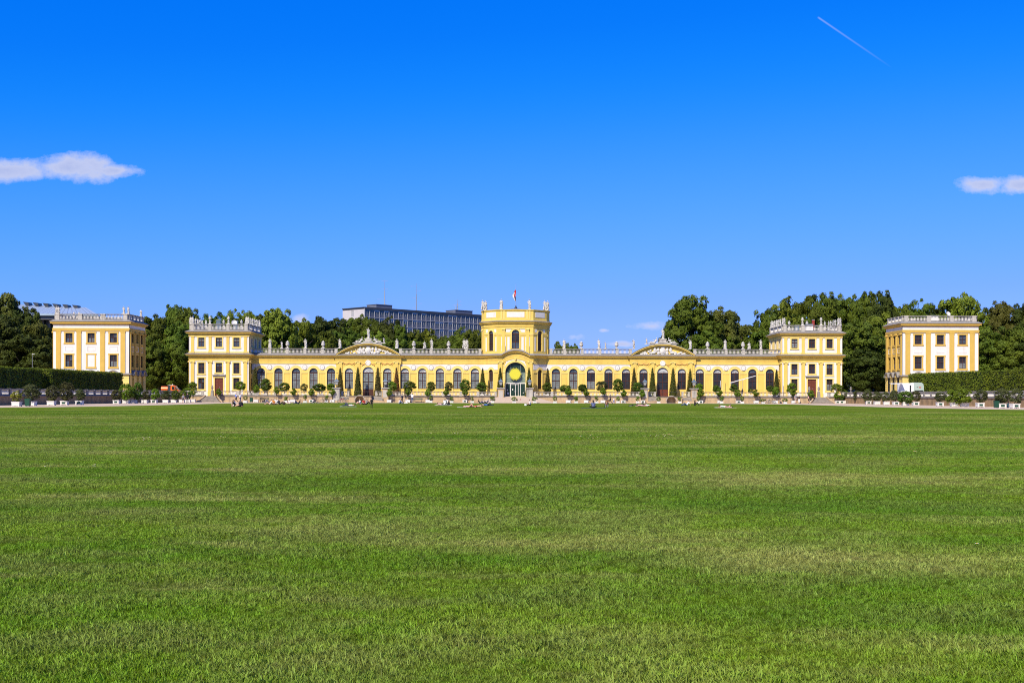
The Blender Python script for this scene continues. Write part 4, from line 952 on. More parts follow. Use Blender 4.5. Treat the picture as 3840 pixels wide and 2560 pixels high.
def flag():
    x, y = X(1934, 262), 262.5; z0 = 20.95
    f = empty('flagpole', (x, y, z0), 'thin flagpole on the tower roof with a drooping red, white and dark blue flag', 'flagpole')
    zt = Z(1064, 262); MB().tube((x, y, z0 - .2), (x, y, zt), .07, .035, 6).build('pole', STEEL, f); MB().lathe([(.4, 0), (.35, .25), (.15, .5), (.09, .8)], (x, y, z0 - .1), 8).build('foot', IRON, f)
    cl = MB(); nv, nu = 12, 8; zt2 = Z(1085, 262); zb = Z(1128, 262)
    V = []
    for j in range(nv + 1):
        t = j / nv; wd = .68 * (.25 + .75 * math.sin(math.pi * min(1, t * .95 + .05)) ** .8)
        for i in range(nu + 1):
            u = i / nu; V.append((x - .05 - wd * u * .95 * (1 if u > .0 else 0) + .05 * math.sin(9 * t), y - .12 * math.sin(u * 14 + t * 3) , zt2 + (zb - zt2) * (t + u * .12 * (1 - t))))
    for j in range(nv):
        for i in range(nu):
            q = j * (nu + 1) + i; mi = 1 if (i >= 4 and j > 1) else (0 if j < 7 else 2)
            cl.add([V[q], V[q + 1], V[q + nu + 2], V[q + nu + 1]], [(0, 1, 2, 3)], mi)
    cl.build('flag', [mat('flag_red', (0.65, 0.03, 0.03), .7, .1), mat('flag_white', (.75, .73, .72), .7, .1), mat('flag_blue', (0.03, 0.03, 0.12), .7, .1)], f)
flag()

# ================================================================== OFFICE BLOCK ON THE HILL
def office():
    Yc = 450.0; xa = X(1367, Yc); zt = Z(1153, Yc, 1367)
    Yd = Yc * 1.1
    xd = X(1822, Yd); ux, uy = xd - xa, Yd - Yc; Ln = math.hypot(ux, uy); M = frame2d(xa, Yc, ux, uy)
    zb = 6.0
    ob = empty('office_block', (xa, Yc, zb), 'long grey multi-storey office block with rows of dark windows above the trees', 'building')
    cw = MB(); cw.T = M; D = 14.0
    conc = mat('grey_concrete', (0.38, 0.37, 0.38), 0.85, 0.08, 0.3, dirt=(0.22, 0.21, 0.21), dscale=.2, damt=.4, streak=1); gable = mat('pale_gable_cladding', (0.50, 0.46, 0.46), 0.8, 0.06, 0.5)
    dkp = mat('dark_spandrel_panel', (0.12, 0.13, 0.165), 0.5, 0.15, 0.5)
    cw.box(0.02, Ln, .3, D, zb, zt - .3); cw.build('body', conc, ob)
    # gable end, turned towards the left, with a strip of stair windows
    g = MB(); q0, q1 = M @ Vector((-.05, D, 0)), M @ Vector((-.05, .1, 0)); gl = (q1 - q0).length; gv = q0 - q1; Mg = frame2d(q0.x, q0.y, -gv.x, -gv.y); g.T = Mg
    NR = 7; RH = 3.05
    hol = [(gl * .46, 1.7, zt - .9 - RH * (k + 1) + .9, zt - .9 - RH * k + .05) for k in range(3)]
    g.wall_grid(0, gl, zb, zt, hol, d=.3); gw = g.build('gable_wall', gable, ob)
    sw = MB(); sw.box(-.8, .8, 0, .06, .05, 2.1); swm = sw.mesh('stair_window', GL_DARK)
    for k, h in enumerate(hol): link('stair_window', swm, ob, Mg @ Vector((h[0], .15, h[2])), math.atan2(-gv.y, -gv.x))
    # fascia and dark roof edge
    b = MB(); b.T = M; b.box(-.1, Ln, -.35, D, zt - .5, zt + .25); b.build('roof_edge', mat('dark_metal_fascia', (0.05, 0.055, 0.07), .5, .1), ob)
    b = MB(); b.T = Mg; b.box(-.1, gl - .02, -.25, .1, zt, zt + .28); b.build('roof_edge', MATS['dark_metal_fascia'], ob)
    nc = 27; cwid = Ln / nc
    pil = MB(); pil.T = M
    pm = MB(); pm.box(-.11, .11, -.16, .3, 0, NR * RH + .8); pme = pm.mesh('pier', conc)
    for i in range(nc + 1): link('pier', pme, ob, M @ Vector((i * cwid, 0, zt - .5 - NR * RH - .8)), math.atan2(uy, ux))
    wm = MB(); ww = cwid - .26; wm.box(-ww / 2, ww / 2, .02, .08, 0, 1.75); wme = wm.mesh('window', GL_BLUE)
    wm2 = MB(); wm2.box(-ww / 2, ww / 2, .02, .08, 0, 1.75); wme2 = wm2.mesh('window', glassmat('office_glass', (0.06, 0.08, 0.11), .08))
    fr = MB(); fr.box(-.03, .03, -.03, .02, 0, 1.75); fr.box(-ww / 2, ww / 2, -.03, .02, 1.16, 1.22); fme = fr.mesh('frame', mat('office_frame', (.42, .43, .46), .5, .05))
    pn = MB(); pn.box(-ww / 2, ww / 2, -.02, .1, 0, RH - 1.85); pne = pn.mesh('spandrel_panel', dkp)
    bl = MB(); bl.box(-ww / 2, ww / 2, -.004, .015, 0.0, .6); blm = bl.mesh('blind', mat('window_blind', (.45, .47, .52), .8, .05))
    rr = random.Random(3); ang = math.atan2(uy, ux)
    for r in range(NR):
        z = zt - .5 - RH * (r + 1)
        bandm = MB(); bandm.T = M; bandm.box(0, Ln, -.2, .3, z + RH - .2, z + RH); bandm.build('floor_band', conc, ob)
        for i in range(nc):
            c = M @ Vector(((i + .5) * cwid, 0, 0))
            o = link('window', wme if rr.random() < .5 else wme2, ob, (c.x, c.y, z + 1.12), ang)
            if r < 5: link('frame', fme, o)
            if rr.random() < .3 and r < 5: link('blind', blm, o, (0, 0, 1.1))
            link('spandrel_panel', pne, ob, (c.x, c.y, z), ang)
    for px0, px1, top in ((1428, 1487, 1143), (1729, 1795, 1167)):
        u0 = (px0 - 1367) / (1822 - 1367) * Ln * (.93 if px0 < 1600 else .97); u1 = (px1 - 1367) / (1822 - 1367) * Ln * (.94 if px0 < 1600 else .98)
        h = 1.75; b = MB(); b.T = M; b.box(u0, u1, 3, 9, zt + .2, zt + h); b.box(u0 - .15, u1 + .15, 2.85, 9.15, zt + h, zt + h + .2); b.build('plant_room', dkp, ob)
    def mast(px, py0, py1, arms, nm):
        u = (px - 1367) / (1822 - 1367) * Ln * .955; p = M @ Vector((u, 6, 0)); Yp = p.y
        o = empty('antenna_mast', (p.x, p.y, zt), nm, 'antenna', 'antenna masts on the office block'); z1 = Z(py0, Yp, px); z0 = zt + .2 if px not in (1475, 1764, 1757) else zt + 1.9
        MB().tube((p.x, p.y, z0), (p.x, p.y, z0 + (z1 - z0) * .62), .22, .16, 6).tube((p.x, p.y, z0 + (z1 - z0) * .62), (p.x, p.y, z1), .09, .06, 5).build('pole', STEEL, o)
        for t, l, s_ in arms:
            z = z0 + (z1 - z0) * t; MB().tube((p.x - l * (.5 - s_ * .5), p.y, z), (p.x + l * (.5 + s_ * .5), p.y, z), .05, .05, 4).tube((p.x + s_ * l * .8, p.y, z - .4), (p.x + s_ * l * .8, p.y, z + .4), .04, .04, 4).build('crossarm', STEEL, o)
    mast(1475, 1053, 1143, ((1.0, 2.6, 0), (.68, 2.6, 0), (.25, 3.5, -.8), (.05, 2, .3)), 'thin antenna mast on the left rooftop box of the office block')
    mast(1596, 1063, 1168, ((.9, 2.8, -.8), (.75, 2.2, .9), (.5, 2.0, -.8), (.3, 2.6, .9), (.15, 2.2, -.7)), 'tall pale antenna mast rising from the middle of the office roof')
    mast(1764, 1122, 1167, ((.8, 2.6, .6), (.5, 2.2, .5)), 'taller of the two thin antennas on the right rooftop box')
    mast(1757, 1136, 1167, ((.7, 2.0, -.4),), 'shorter of the two thin antennas on the right rooftop box')
office()

# ================================================================== DARK HALL WITH METAL ROOF
def hall():
    Y0, Y1 = 335.0, 362.0
    x0, x1 = X(-120, Y0), X(374, Y0); ze = Z(1177, Y0, 350); zr = Z(1139, Y1, 200)
    h = empty('theatre_hall', (x0, Y0, 4), 'large dark hall with a pale blue metal roof and ridge skylights behind the left pavilion', 'building')
    met = mat('pale_metal_roof', (0.33, 0.41, 0.47), .45, .08, .6, metal=.2, dirt=(.22, .28, .33), dscale=.5, damt=.5)
    b = MB(); xr1 = X(322, Y1)
    b.add([(x0, Y0 - 2, ze), (x1, Y0 - 2, ze - .2), (xr1, Y1, zr - 1.1), (x0, Y1, zr), (x0, Y0 - 2, ze - .5), (x1, Y0 - 2, ze - .7), (xr1, Y1, zr - 1.6), (x0, Y1, zr - .5)], [(0, 1, 2, 3), (4, 7, 6, 5), (0, 4, 5, 1), (1, 5, 6, 2), (2, 6, 7, 3)]); b.build('roof', met, h)
    b = MB()
    for i in range(26): x = x0 + (x1 - x0) * i / 26; xt = x0 + (xr1 - x0) * i / 26; b.add([(x - .04, Y0 - 2, ze + .0), (x + .04, Y0 - 2, ze + .0), (xt + .04, Y1, zr - 1.1 * i / 26 + .09), (xt - .04, Y1, zr - 1.1 * i / 26 + .09)], [(0, 1, 2, 3)])
    b.build('roof_seams', STEEL, h, kind='stuff')
    dk = mat('dark_hall_wall', (0.035, 0.037, 0.042), .4, .2, .4, spec=.5)
    MB().box(x0, X(352, Y0 + 3), Y0 + 3, Y1 - 1, 3, ze - 1.6).build('glazed_wall', dk, h)
    MB().box(x0, x1 - 1.2, Y0 - 1.2, Y0 - .6, ze - 1.7, ze - .75).build('eaves_beam', mat('eaves_grey', (.16, .15, .15), .6, .1), h)
    MB().box(x0, x1 - .4, Y0 - 1.5, Y1, ze - .72, ze - .52).build('soffit', dk, h)
    for px in (115, 150, 175, 200, 240): xx = X(px, Y0); MB().box(xx - .25, xx + .25, Y0 + 2, Y0 + 2.6, 3, ze - 1.6).build('column', MATS['eaves_grey'], h)
    for px in (104, 140, 177, 213, 250, 287):
        xx = X(px, Y1 - 3); zz = zr - .6 - (px - 104) / 183 * .9; b = MB()
        b.prism([(xx - .3, zz - .2), (xx + .7, zz - .2), (xx + .5, zz + .75), (xx - 1.1, zz + .9)], Y1 - 4, Y1 - 1); b.build('ridge_skylight', dk, h)
hall()

# ================================================================== PLANTS
def leaf_arrays(centres, normals, size, r, aspect=0.6, droop=0.0):
    """one bent quad per leaf clump"""
    n = len(centres); nr = normals / np.maximum(1e-6, np.linalg.norm(normals, axis=1, keepdims=True))
    rnd = r.normal(size=(n, 3)); t = np.cross(nr, rnd); t /= np.maximum(1e-6, np.linalg.norm(t, axis=1, keepdims=True)); b = np.cross(nr, t)
    sz = size * (0.6 + 0.8 * r.random((n, 1)))
    p0 = centres - t * sz * .5; p1 = centres + b * sz * aspect * .5 + nr * sz * .08; p2 = centres + t * sz * .5; p3 = centres - b * sz * aspect * .5 + nr * sz * .08
    return np.stack([p0, p1, p2, p3], 1).reshape(-1, 3)
def mesh_np(name, V, mats, quads=True, extra=None):
    n = len(V) // 4; me = bpy.data.meshes.new(name)
    me.vertices.add(len(V)); me.vertices.foreach_set('co', np.ascontiguousarray(V, dtype=np.float32).ravel())
    me.loops.add(n * 4); me.loops.foreach_set('vertex_index', np.arange(n * 4, dtype=np.int32))
    me.polygons.add(n); me.polygons.foreach_set('loop_start', np.arange(0, n * 4, 4, dtype=np.int32)); me.polygons.foreach_set('loop_total', np.full(n, 4, dtype=np.int32))
    for m_ in (mats if isinstance(mats, (list, tuple)) else [mats]): me.materials.append(m_)
    me.update(calc_edges=True); return me
def crown_points(r, nclump, nleaf, shape, clump_r, squash=.78, lift=0.0):
    """leaf positions on many overlapping clumps; shape(u) gives the envelope radius at height u (0..1) for a crown 1 high and about 1 wide"""
    C = []; Nn = []
    for _ in range(nclump):
        u = r.random() ** .9; a = r.random() * 2 * math.pi; rad = shape(u) * (0.55 + 0.5 * r.random() ** .5); cr = clump_r * (.65 + .7 * r.random())
        rad = max(0, rad - cr * .55)
        c = np.array([rad * math.cos(a), rad * math.sin(a), u]); k = int(nleaf * (cr / clump_r) ** 1.6)
        d = r.normal(size=(k, 3)); d /= np.linalg.norm(d, axis=1, keepdims=True)
        out = np.array([math.cos(a), math.sin(a), .55]); d = d + out * .45; d /= np.linalg.norm(d, axis=1, keepdims=True)
        q = c + d * cr * (0.55 + .5 * r.random((k, 1))) * np.array([1, 1, squash]); C.append(q); Nn.append(d + np.array([0, 0, lift]) + r.normal(size=(k, 3)) * .5)
    return np.concatenate(C), np.concatenate(Nn)
def lobed_points(r, shape, nlobe, nclump, nleaf):
    """a crown of big uneven boughs, each carrying smaller clumps of leaves"""
    C = []; Nn = []
    for i in range(nlobe):
        u = .12 + .8 * (i + r.random()) / nlobe; a = i * 2.4 + r.normal() * .5; lr = .19 + .12 * r.random(); rad = max(0, shape(u) * (.82 + .26 * r.random()) - lr * .72); lc = np.array([rad * math.cos(a), rad * math.sin(a), u])
        for _ in range(nclump):
            d = r.normal(size=3); d /= np.linalg.norm(d); d[2] = d[2] * .8 + .15; cc = lc + d * lr * (.55 + .42 * r.random()); cr = .045 + .05 * r.random(); k = int(nleaf * (cr / .07) ** 1.7)
            e = r.normal(size=(k, 3)); e /= np.linalg.norm(e, axis=1, keepdims=True); e = e + d * .5 + np.array([0, 0, .25]); e /= np.linalg.norm(e, axis=1, keepdims=True)
            C.append(cc + e * cr * (.5 + .6 * r.random((k, 1))) * np.array([1, 1, .75])); Nn.append(e + d * .5 + r.normal(size=(k, 3)) * .5)
    return np.concatenate(C), np.concatenate(Nn)
def crown_mesh(name, seed, H, W, nclump, nleaf, shape, clump_r, leaf, m_, squash=.78, lift=0.0):
    r = np.random.default_rng(seed); C, Nn = crown_points(r, nclump, nleaf, shape, clump_r, squash, lift) if nclump > 0 else lobed_points(r, shape, 21, 18, nleaf)
    C[:, 2] = (C[:, 2] - np.percentile(C[:, 2], .3)) / (np.percentile(C[:, 2], 99.7) - np.percentile(C[:, 2], .3)); C[:, :2] *= .5 / np.percentile(np.abs(C[:, :2]), 99.0)
    C = C * np.array([W, W, H]); return mesh_np(name, leaf_arrays(C, Nn, leaf, r), m_)
L_TREE = [leafmat('lime_leaves', (0.085, 0.125, 0.010), (0.160, 0.200, 0.018)), leafmat('chestnut_leaves', (0.046, 0.074, 0.006), (0.098, 0.130, 0.011)),
          leafmat('dark_oak_leaves', (0.028, 0.046, 0.006), (0.060, 0.082, 0.010)), leafmat('brownish_beech_leaves', (0.056, 0.066, 0.010), (0.102, 0.104, 0.016))]
BARK = mat('bark', (0.060, 0.045, 0.032), .95, .3, 3.0, bump=.5)
dome = lambda u: 0.5 * (max(0.0, 1 - abs((u - .42) / .60) ** 2.3)) ** .55
tall = lambda u: 0.5 * (max(0.0, 1 - abs((u - .38) / .64) ** 1.9)) ** .6
spread = lambda u: 0.5 * (max(0.0, 1 - abs((u - .5) / .52) ** 2.6)) ** .5
_crowns = {}
def tree_crown(v, kind):
    k = (v, kind)
    if k not in _crowns:
        _crowns[k] = crown_mesh('crown', 100 + v * 7, 1.0, 1.0, 0, 105, (dome, tall, spread)[v % 3], 0.145, 0.033, L_TREE[kind])
    return _crowns[k]
def trunk_mesh():
    b = MB(); b.tube((0, 0, -.3), (0.1, 0, 5), .42, .30, 8); b.tube((.1, 0, 5), (.2, .2, 10), .3, .16, 7)
    for a, z, l in ((0, 4.2, 4.5), (2.2, 5.0, 4.0), (4.1, 5.6, 4.0), (1.1, 7, 3.2), (3.3, 7.8, 3.0), (5.4, 4.8, 4.2)): b.tube((.1, .05, z), (l * math.cos(a), l * math.sin(a), z + l * .85), .15, .05, 5)
    return b.mesh('trunk', BARK, True)
TRUNK = trunk_mesh()
def slope(x, y):
    if y < 292: return T
    return max(T + 0.02, T + 0.05 + (y - 292) * 0.055 * (1 if x < -20 else max(0.0, 1 - (x + 20) / 40) + min(1, max(0, (x - 60) / 60))))
_tc = {}
def tree(px, top, wpx, Y, kind, v, label, low=0.10, group='trees behind the palace', name='deciduous_tree'):
    x = X(px, Y, top); zt = Z(top, Y, px); zg = slope(x, Y); H = zt - zg; W = wpx * Y / F
    o = empty(name, (x, Y, zg), label, 'tree', group)
    link('trunk', TRUNK, o, (x, Y, zg), random.random() * 6, (H / 17, H / 17, H / 14))
    link('crown', tree_crown(v, kind), o, (x, Y, zg + H * low), random.random() * 6.28, (W * 1.04, W * 1.04, H * (1 - low)))
# px, top, width, distance, colour, shape
FAR_TREES = [
    # left edge, before the hall
    (-70, 1165, 260, 285, 2, 0), (25, 1108, 210, 300, 3, 1), (95, 1165, 150, 296, 2, 2), (140, 1215, 130, 290, 3, 0), (10, 1190, 240, 272, 2, 1), (95, 1255, 200, 268, 2, 2), (170, 1300, 120, 272, 2, 0), (190, 1235, 90, 300, 2, 4),
    # between left pavilion and corner pavilion, and behind it
    (565, 1190, 150, 315, 1, 0), (655, 1150, 120, 330, 1, 1), (715, 1160, 150, 320, 1, 3), (800, 1178, 130, 322, 1, 2), (600, 1225, 190, 290, 1, 2), (690, 1215, 170, 288, 1, 0), (560, 1270, 130, 280, 1, 4), (640, 1290, 150, 283, 1, 5),
    (870, 1172, 120, 318, 0, 4), (930, 1172, 120, 325, 0, 1), (985, 1180, 110, 330, 2, 0),
    # behind the left wing
    (1052, 1163, 190, 292, 0, 3), (1128, 1205, 120, 298, 0, 0), (1200, 1192, 140, 330, 2, 2), (1265, 1198, 140, 345, 2, 1), (1318, 1197, 120, 350, 1, 3), (1362, 1190, 120, 350, 1, 0), (1410, 1205, 110, 345, 1, 2),
    (1462, 1196, 110, 340, 2, 4), (1500, 1222, 90, 338, 1, 1), (1395, 1245, 130, 315, 0, 5), (1300, 1240, 150, 312, 1, 4), (1220, 1245, 150, 305, 1, 5),
    (1545, 1245, 110, 345, 1, 0), (1590, 1238, 120, 350, 0, 3), (1640, 1262, 110, 348, 1, 2), (1690, 1262, 110, 340, 1, 1), (1735, 1233, 100, 335, 1, 4), (1780, 1240, 100, 330, 1, 5), (1480, 1270, 130, 310, 1, 2), (1570, 1280, 130, 312, 1, 0), (1660, 1285, 130, 312, 1, 3), (1760, 1285, 120, 310, 1, 1),
    # right of the tower
    (2108, 1286, 90, 330, 1, 2), (2150, 1296, 60, 335, 1, 0),
    # right wing and beyond
    (2594, 1116, 225, 300, 1, 1), (2722, 1164, 165, 306, 3, 0), (2800, 1226, 150, 315, 0, 2), (2868, 1165, 150, 325, 1, 3), (2935, 1138, 150, 330, 0, 4), (3010, 1116, 170, 332, 1, 5), (3090, 1106, 160, 330, 1, 1), (3165, 1118, 150, 335, 1, 0),
    (3232, 1104, 150, 325, 1, 3), (3302, 1100, 150, 322, 2, 1), (3365, 1140, 140, 330, 1, 2), (3440, 1135, 150, 330, 1, 4), (3510, 1150, 140, 335, 2, 5), (3600, 1116, 190, 325, 0, 0), (3680, 1162, 150, 325, 1, 2), (3755, 1138, 160, 320, 3, 1), (3840, 1138, 180, 318, 2, 3), (3920, 1150, 180, 318, 1, 0),
    (3215, 1215, 190, 282, 1, 5), (3300, 1180, 170, 286, 0, 2), (3390, 1240, 150, 284, 1, 0), (3250, 1310, 150, 275, 2, 4), (3345, 1320, 140, 277, 2, 1), (3700, 1235, 190, 280, 1, 4), (3800, 1225, 190, 276, 1, 3), (3890, 1230, 180, 274, 2, 5), (3000, 1190, 200, 300, 1, 4), (3100, 1200, 190, 296, 1, 2), (2880, 1240, 170, 305, 1, 0), (2650, 1235, 190, 298, 1, 4), (2760, 1265, 160, 302, 1, 5),
]
def tree_label(px, kind, k, c):
    col = ('bright green', 'mid green', 'dark green', 'brownish green')[kind]
    where = ('beside the dark hall' if px < 200 else 'in the gap left of the corner pavilion' if px < 720 else 'behind the left corner pavilion' if px < 1000 else 'behind the left pediment' if px < 1480 else 'below the office block' if px < 1810
             else 'just right of the tower' if px < 2200 else 'behind the right pediment' if px < 2800 else 'behind the right corner pavilion' if px < 3170 else 'left of the right detached pavilion' if px < 3390 else 'behind the right detached pavilion' if px < 3670 else 'at the far right edge')
    return '%s broad-leaved tree %s' % (col, where)
cnt = {}
for t_ in FAR_TREES: lb = tree_label(t_[0], t_[4], 0, 0); cnt.setdefault(lb, []).append(t_)
for lb, ts in cnt.items():
    by = sorted(ts, key=lambda q: q[0])
    for i, t_ in enumerate(by): tree(*t_, lb if len(by) == 1 else lb + ', %s from the left' % ORD[i] if len(by) > 1 else lb)

# ---------------- clipped hedges
def hedge(a, b, zt, depth, label, seed, lit):
    a = Vector(a); b = Vector(b); Lh = (b - a).length; d = (b - a) / Lh; ang = math.atan2(d.y, d.x)
    r = np.random.default_rng(seed); h = zt - T
    o = empty('clipped_hedge', (a.x, a.y, T), label, 'hedge', 'clipped hornbeam hedges', ang)
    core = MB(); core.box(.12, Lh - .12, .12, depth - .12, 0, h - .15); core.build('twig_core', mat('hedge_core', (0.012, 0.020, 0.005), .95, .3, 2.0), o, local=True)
    pts, nn = [], []
    def face(n, fx, nrm):
        q = fx(r.random((n, 2))); pts.append(q + r.normal(size=q.shape) * .05); nn.append(np.tile(nrm, (n, 1)) + r.normal(size=(n, 3)) * .6)
    face(int(Lh * h * 55), lambda t: np.stack([t[:, 0] * Lh, 0 * t[:, 0] + .06 * np.sin(t[:, 0] * Lh * 1.7), t[:, 1] * h], 1), (0, -1, .25))
    face(int(Lh * depth * 30), lambda t: np.stack([t[:, 0] * Lh, t[:, 1] * depth, h + .06 * np.sin(t[:, 0] * Lh * 2.3)], 1), (0, 0, 1))
    face(int(depth * h * 50), lambda t: np.stack([Lh + 0 * t[:, 0], t[:, 0] * depth, t[:, 1] * h], 1), (1, 0, .2)); face(int(depth * h * 50), lambda t: np.stack([0 * t[:, 0], t[:, 0] * depth, t[:, 1] * h], 1), (-1, 0, .2))
    me = mesh_np('foliage', leaf_arrays(np.concatenate(pts), np.concatenate(nn), .24, r), leafmat('hornbeam_leaves', (0.075, 0.115, 0.008), (0.145, 0.185, 0.014), .2, .8, .08))
    link('foliage', me, o, local=True)
hedge((-76.9, 196.0), (-76.8, 231.5), 5.75, 2.2, 'long clipped hedge before the left pavilion', 1, False)
hedge((-78.2, 160.0), (-78.0, 195.2), 5.75, 2.2, 'clipped hedge at the left picture edge, in shade', 2, False)
hedge((77.0, 228.0), (79.8, 198.0), 5.82, 2.2, 'sunlit clipped hedge before the right pavilion', 3, True)
hedge((80.1, 197.4), (83.0, 164.0), 5.82, 2.2, 'sunlit clipped hedge at the right picture edge', 4, True)

# ---------------- tall clipped yew cones along the facade
def yew_mesh(seed, m_, H=6.6, r0=.86, r1=.16):
    r = np.random.default_rng(seed); n = 2600; u = 1 - np.sqrt(r.random(n)) * .995; a = r.random(n) * 2 * math.pi
    prof = lambda t: (r0 + (r1 - r0) * t ** 1.05) * np.where(t > .97, .6, 1.0); rad = prof(u) * (1 + .06 * np.sin(a * 3 + u * 14) + r.normal(size=n) * .04)
    C = np.stack([rad * np.cos(a), rad * np.sin(a), u * H], 1); Nn = np.stack([np.cos(a), np.sin(a), .2 + 0 * a], 1) + r.normal(size=(n, 3)) * .5
    return mesh_np('foliage', leaf_arrays(C, Nn, .17, r), m_)
YEW = [leafmat('yew_green', (0.050, 0.058, 0.008), (0.095, 0.098, 0.014), .1, 1.2, .1), leafmat('yew_olive', (0.060, 0.055, 0.012), (0.105, 0.080, 0.020), .1, 1.2, .1), leafmat('yew_rust', (0.13, 0.055, 0.018), (0.17, 0.085, 0.026), .1, 1.2, .08)]
YM = [yew_mesh(11 + i, YEW[i]) for i in range(3)]
ycore = MB(); ycore.lathe([(.74, 0), (.74, .3), (.1, 6.3), (.02, 6.4)], seg=10); YC = ycore.mesh('stem_core', mat('yew_core', (0.010, 0.012, 0.004), .95, .3))
YCONE = [(957, 0, 1.0, 'in the shade of the left corner pavilion'), (1276, 1, .98, 'far left of the left pediment door'), (1342, 0, 1.0, 'just left of the left pediment door'), (1417, 1, 1.0, 'just right of the left pediment door'), (1487, 2, .98, 'right end of the left pediment'),
         (1810, 0, .97, 'left of the tower between two arched windows'), (1876, 0, .99, 'directly left of the portal'), (1984, 0, .99, 'directly right of the portal'), (2054, 1, .97, 'right of the tower beside the first arched window'), (2378, 1, 1.0, 'left end of the right pediment'),
         (2447, 0, 1.0, 'just left of the right pediment door'), (2524, 0, 1.0, 'just right of the right pediment door'), (2588, 0, .97, 'far right of the right pediment door'), (2912, 0, .95, 'beside the right corner pavilion')]
for px, k, s, wh in YCONE:
    Y = 257.6 if not (1850 < px < 2000) else 255.4; x = X(px, Y)
    o = empty('yew_cone', (x, Y, T), 'tall %s clipped yew cone %s' % (('dark green', 'olive green', 'rust brown')[k], wh), 'topiary', 'yew cones along the facade', random.random() * 6, s)
    link('stem_core', YC, o, local=True); link('foliage', YM[k], o, local=True)

# ---------------- tubs, standards and shrubs
WBOX = MB(); WBOX.frustum(0, 0, .06, .56, .9, .9, .94, .94); WBOX.box(-.5, .5, -.5, .5, .5, .58)
for e in (-1, 1):
    for g in (-1, 1): WBOX.box(e * .4 - .06, e * .4 + .06, g * .4 - .06, g * .4 + .06, -.02, .08)
WBOX = WBOX.mesh('tub', WHITEP)
PNL = MB(); PNL.box(-.24, .24, -.485, -.46, .16, .42); PNL = PNL.mesh('dark_panel', GREEN)
SOIL = MB(); SOIL.box(-.4, .4, -.4, .4, .585, .60); SOIL = SOIL.mesh('soil', mat('soil', (.03, .02, .012), .95))
ball = lambda u: 0.5 * math.sqrt(max(0.0, 1 - (2 * u - 1) ** 2)) * 1.0
def shrub_mesh(seed, m_, nc, nl, cr, leaf, shp=ball): return crown_mesh('crown', seed, 1.0, 1.0, nc, nl, shp, cr, leaf, m_)
L_CIT = leafmat('citrus_leaves', (0.080, 0.145, 0.010), (0.15, 0.215, 0.018), .25, 2.0, .15); L_OLV = leafmat('oleander_leaves', (0.050, 0.060, 0.020), (0.085, 0.092, 0.028), .2, 1.5, .25)
L_DRK = leafmat('laurel_leaves', (0.045, 0.080, 0.010), (0.095, 0.140, 0.016), .2, 1.6, .2); L_YLW = leafmat('variegated_leaves', (0.16, 0.19, 0.02), (0.30, 0.30, 0.05), .25, 4.0, .1)
CROWN = {'standard': [shrub_mesh(31 + i, L_CIT, 30, 40, .2, .13) for i in range(2)], 'small': [shrub_mesh(41 + i, L_CIT, 14, 22, .22, .17, spread) for i in range(2)],
         'olive': [shrub_mesh(51 + i, L_OLV, 55, 55, .16, .075, spread) for i in range(3)], 'laurel': [shrub_mesh(61 + i, L_DRK, 40, 50, .18, .10, spread) for i in range(3)],
         'green': [shrub_mesh(71 + i, L_CIT, 45, 55, .18, .09, dome) for i in range(2)], 'yellow': [shrub_mesh(81, L_YLW, 30, 40, .2, .12, spread)]}
STEM = MB(); STEM.tube((0, 0, 0), (.01, .01, 1), .035, .028, 6); STEM = STEM.mesh('stem', BARK)
BRS = MB()
for a in (0, 2.1, 4.2): BRS.tube((0, 0, 0), (.3 * math.cos(a), .3 * math.sin(a), 1), .045, .02, 5)
BRS = BRS.mesh('stem', BARK)
def potted(px, base, kind, cpx, ctop, cbot, wpx, label, group, zg=0.0, Y=None, panel=False, tub=1.0, var=0, name='potted_shrub'):
    """a plant in its white tub: tub foot at (px, base), crown from ctop to cbot, wpx wide in the photograph"""
    if Y is None: x, Y = ground(px, base, zg); Y = max(120, min(249.0, Y)); x = X(px, Y)
    else: x = X(px, Y)
    o = empty(name, (x, Y, zg), label, 'potted plant', group)
    rz = .06 * random.uniform(-1, 1)
    if tub: link('tub', WBOX, o, (x, Y, zg), rz, tub)
    if tub and panel: link('dark_panel', PNL, o, (x, Y, zg), rz, tub)
    zt, zb = Z(ctop, Y, px), max(zg + .35, Z(cbot, Y, px)); w = .93 * wpx * Y / F; cx = X(cpx, Y)
    st = STEM if kind == 'standard' else BRS
    z0 = zg + .5 * (tub or .1); link('stem', st, o, (x, Y, z0), random.random() * 6, (1, 1, max(.2, zb + (zt - zb) * .45 - z0)))
    cr = CROWN[kind]; link('crown', cr[var % len(cr)], o, (cx, Y, zb), random.random() * 6.28, (w, w, (zt - zb)))
z2 = lambda x, y: (600 + x / 3.267, 1080 + y / 3.267); z3 = lambda x, y: (1200 + x / 3.016, 1040 + y / 3.016); z5 = lambda x, y: (2000 + x / 3.267, 1080 + y / 3.267)
z6 = lambda x, y: (2600 + x / 3.267, 1080 + y / 3.267); z7 = lambda x, y: (3140 + x / 3.267, 1080 + y / 3.267); z1 = lambda x, y: (x / 3.267, 1080 + y / 3.267); z4 = lambda x, y: (1700 + x / 3.016, 1040 + y / 3.016)
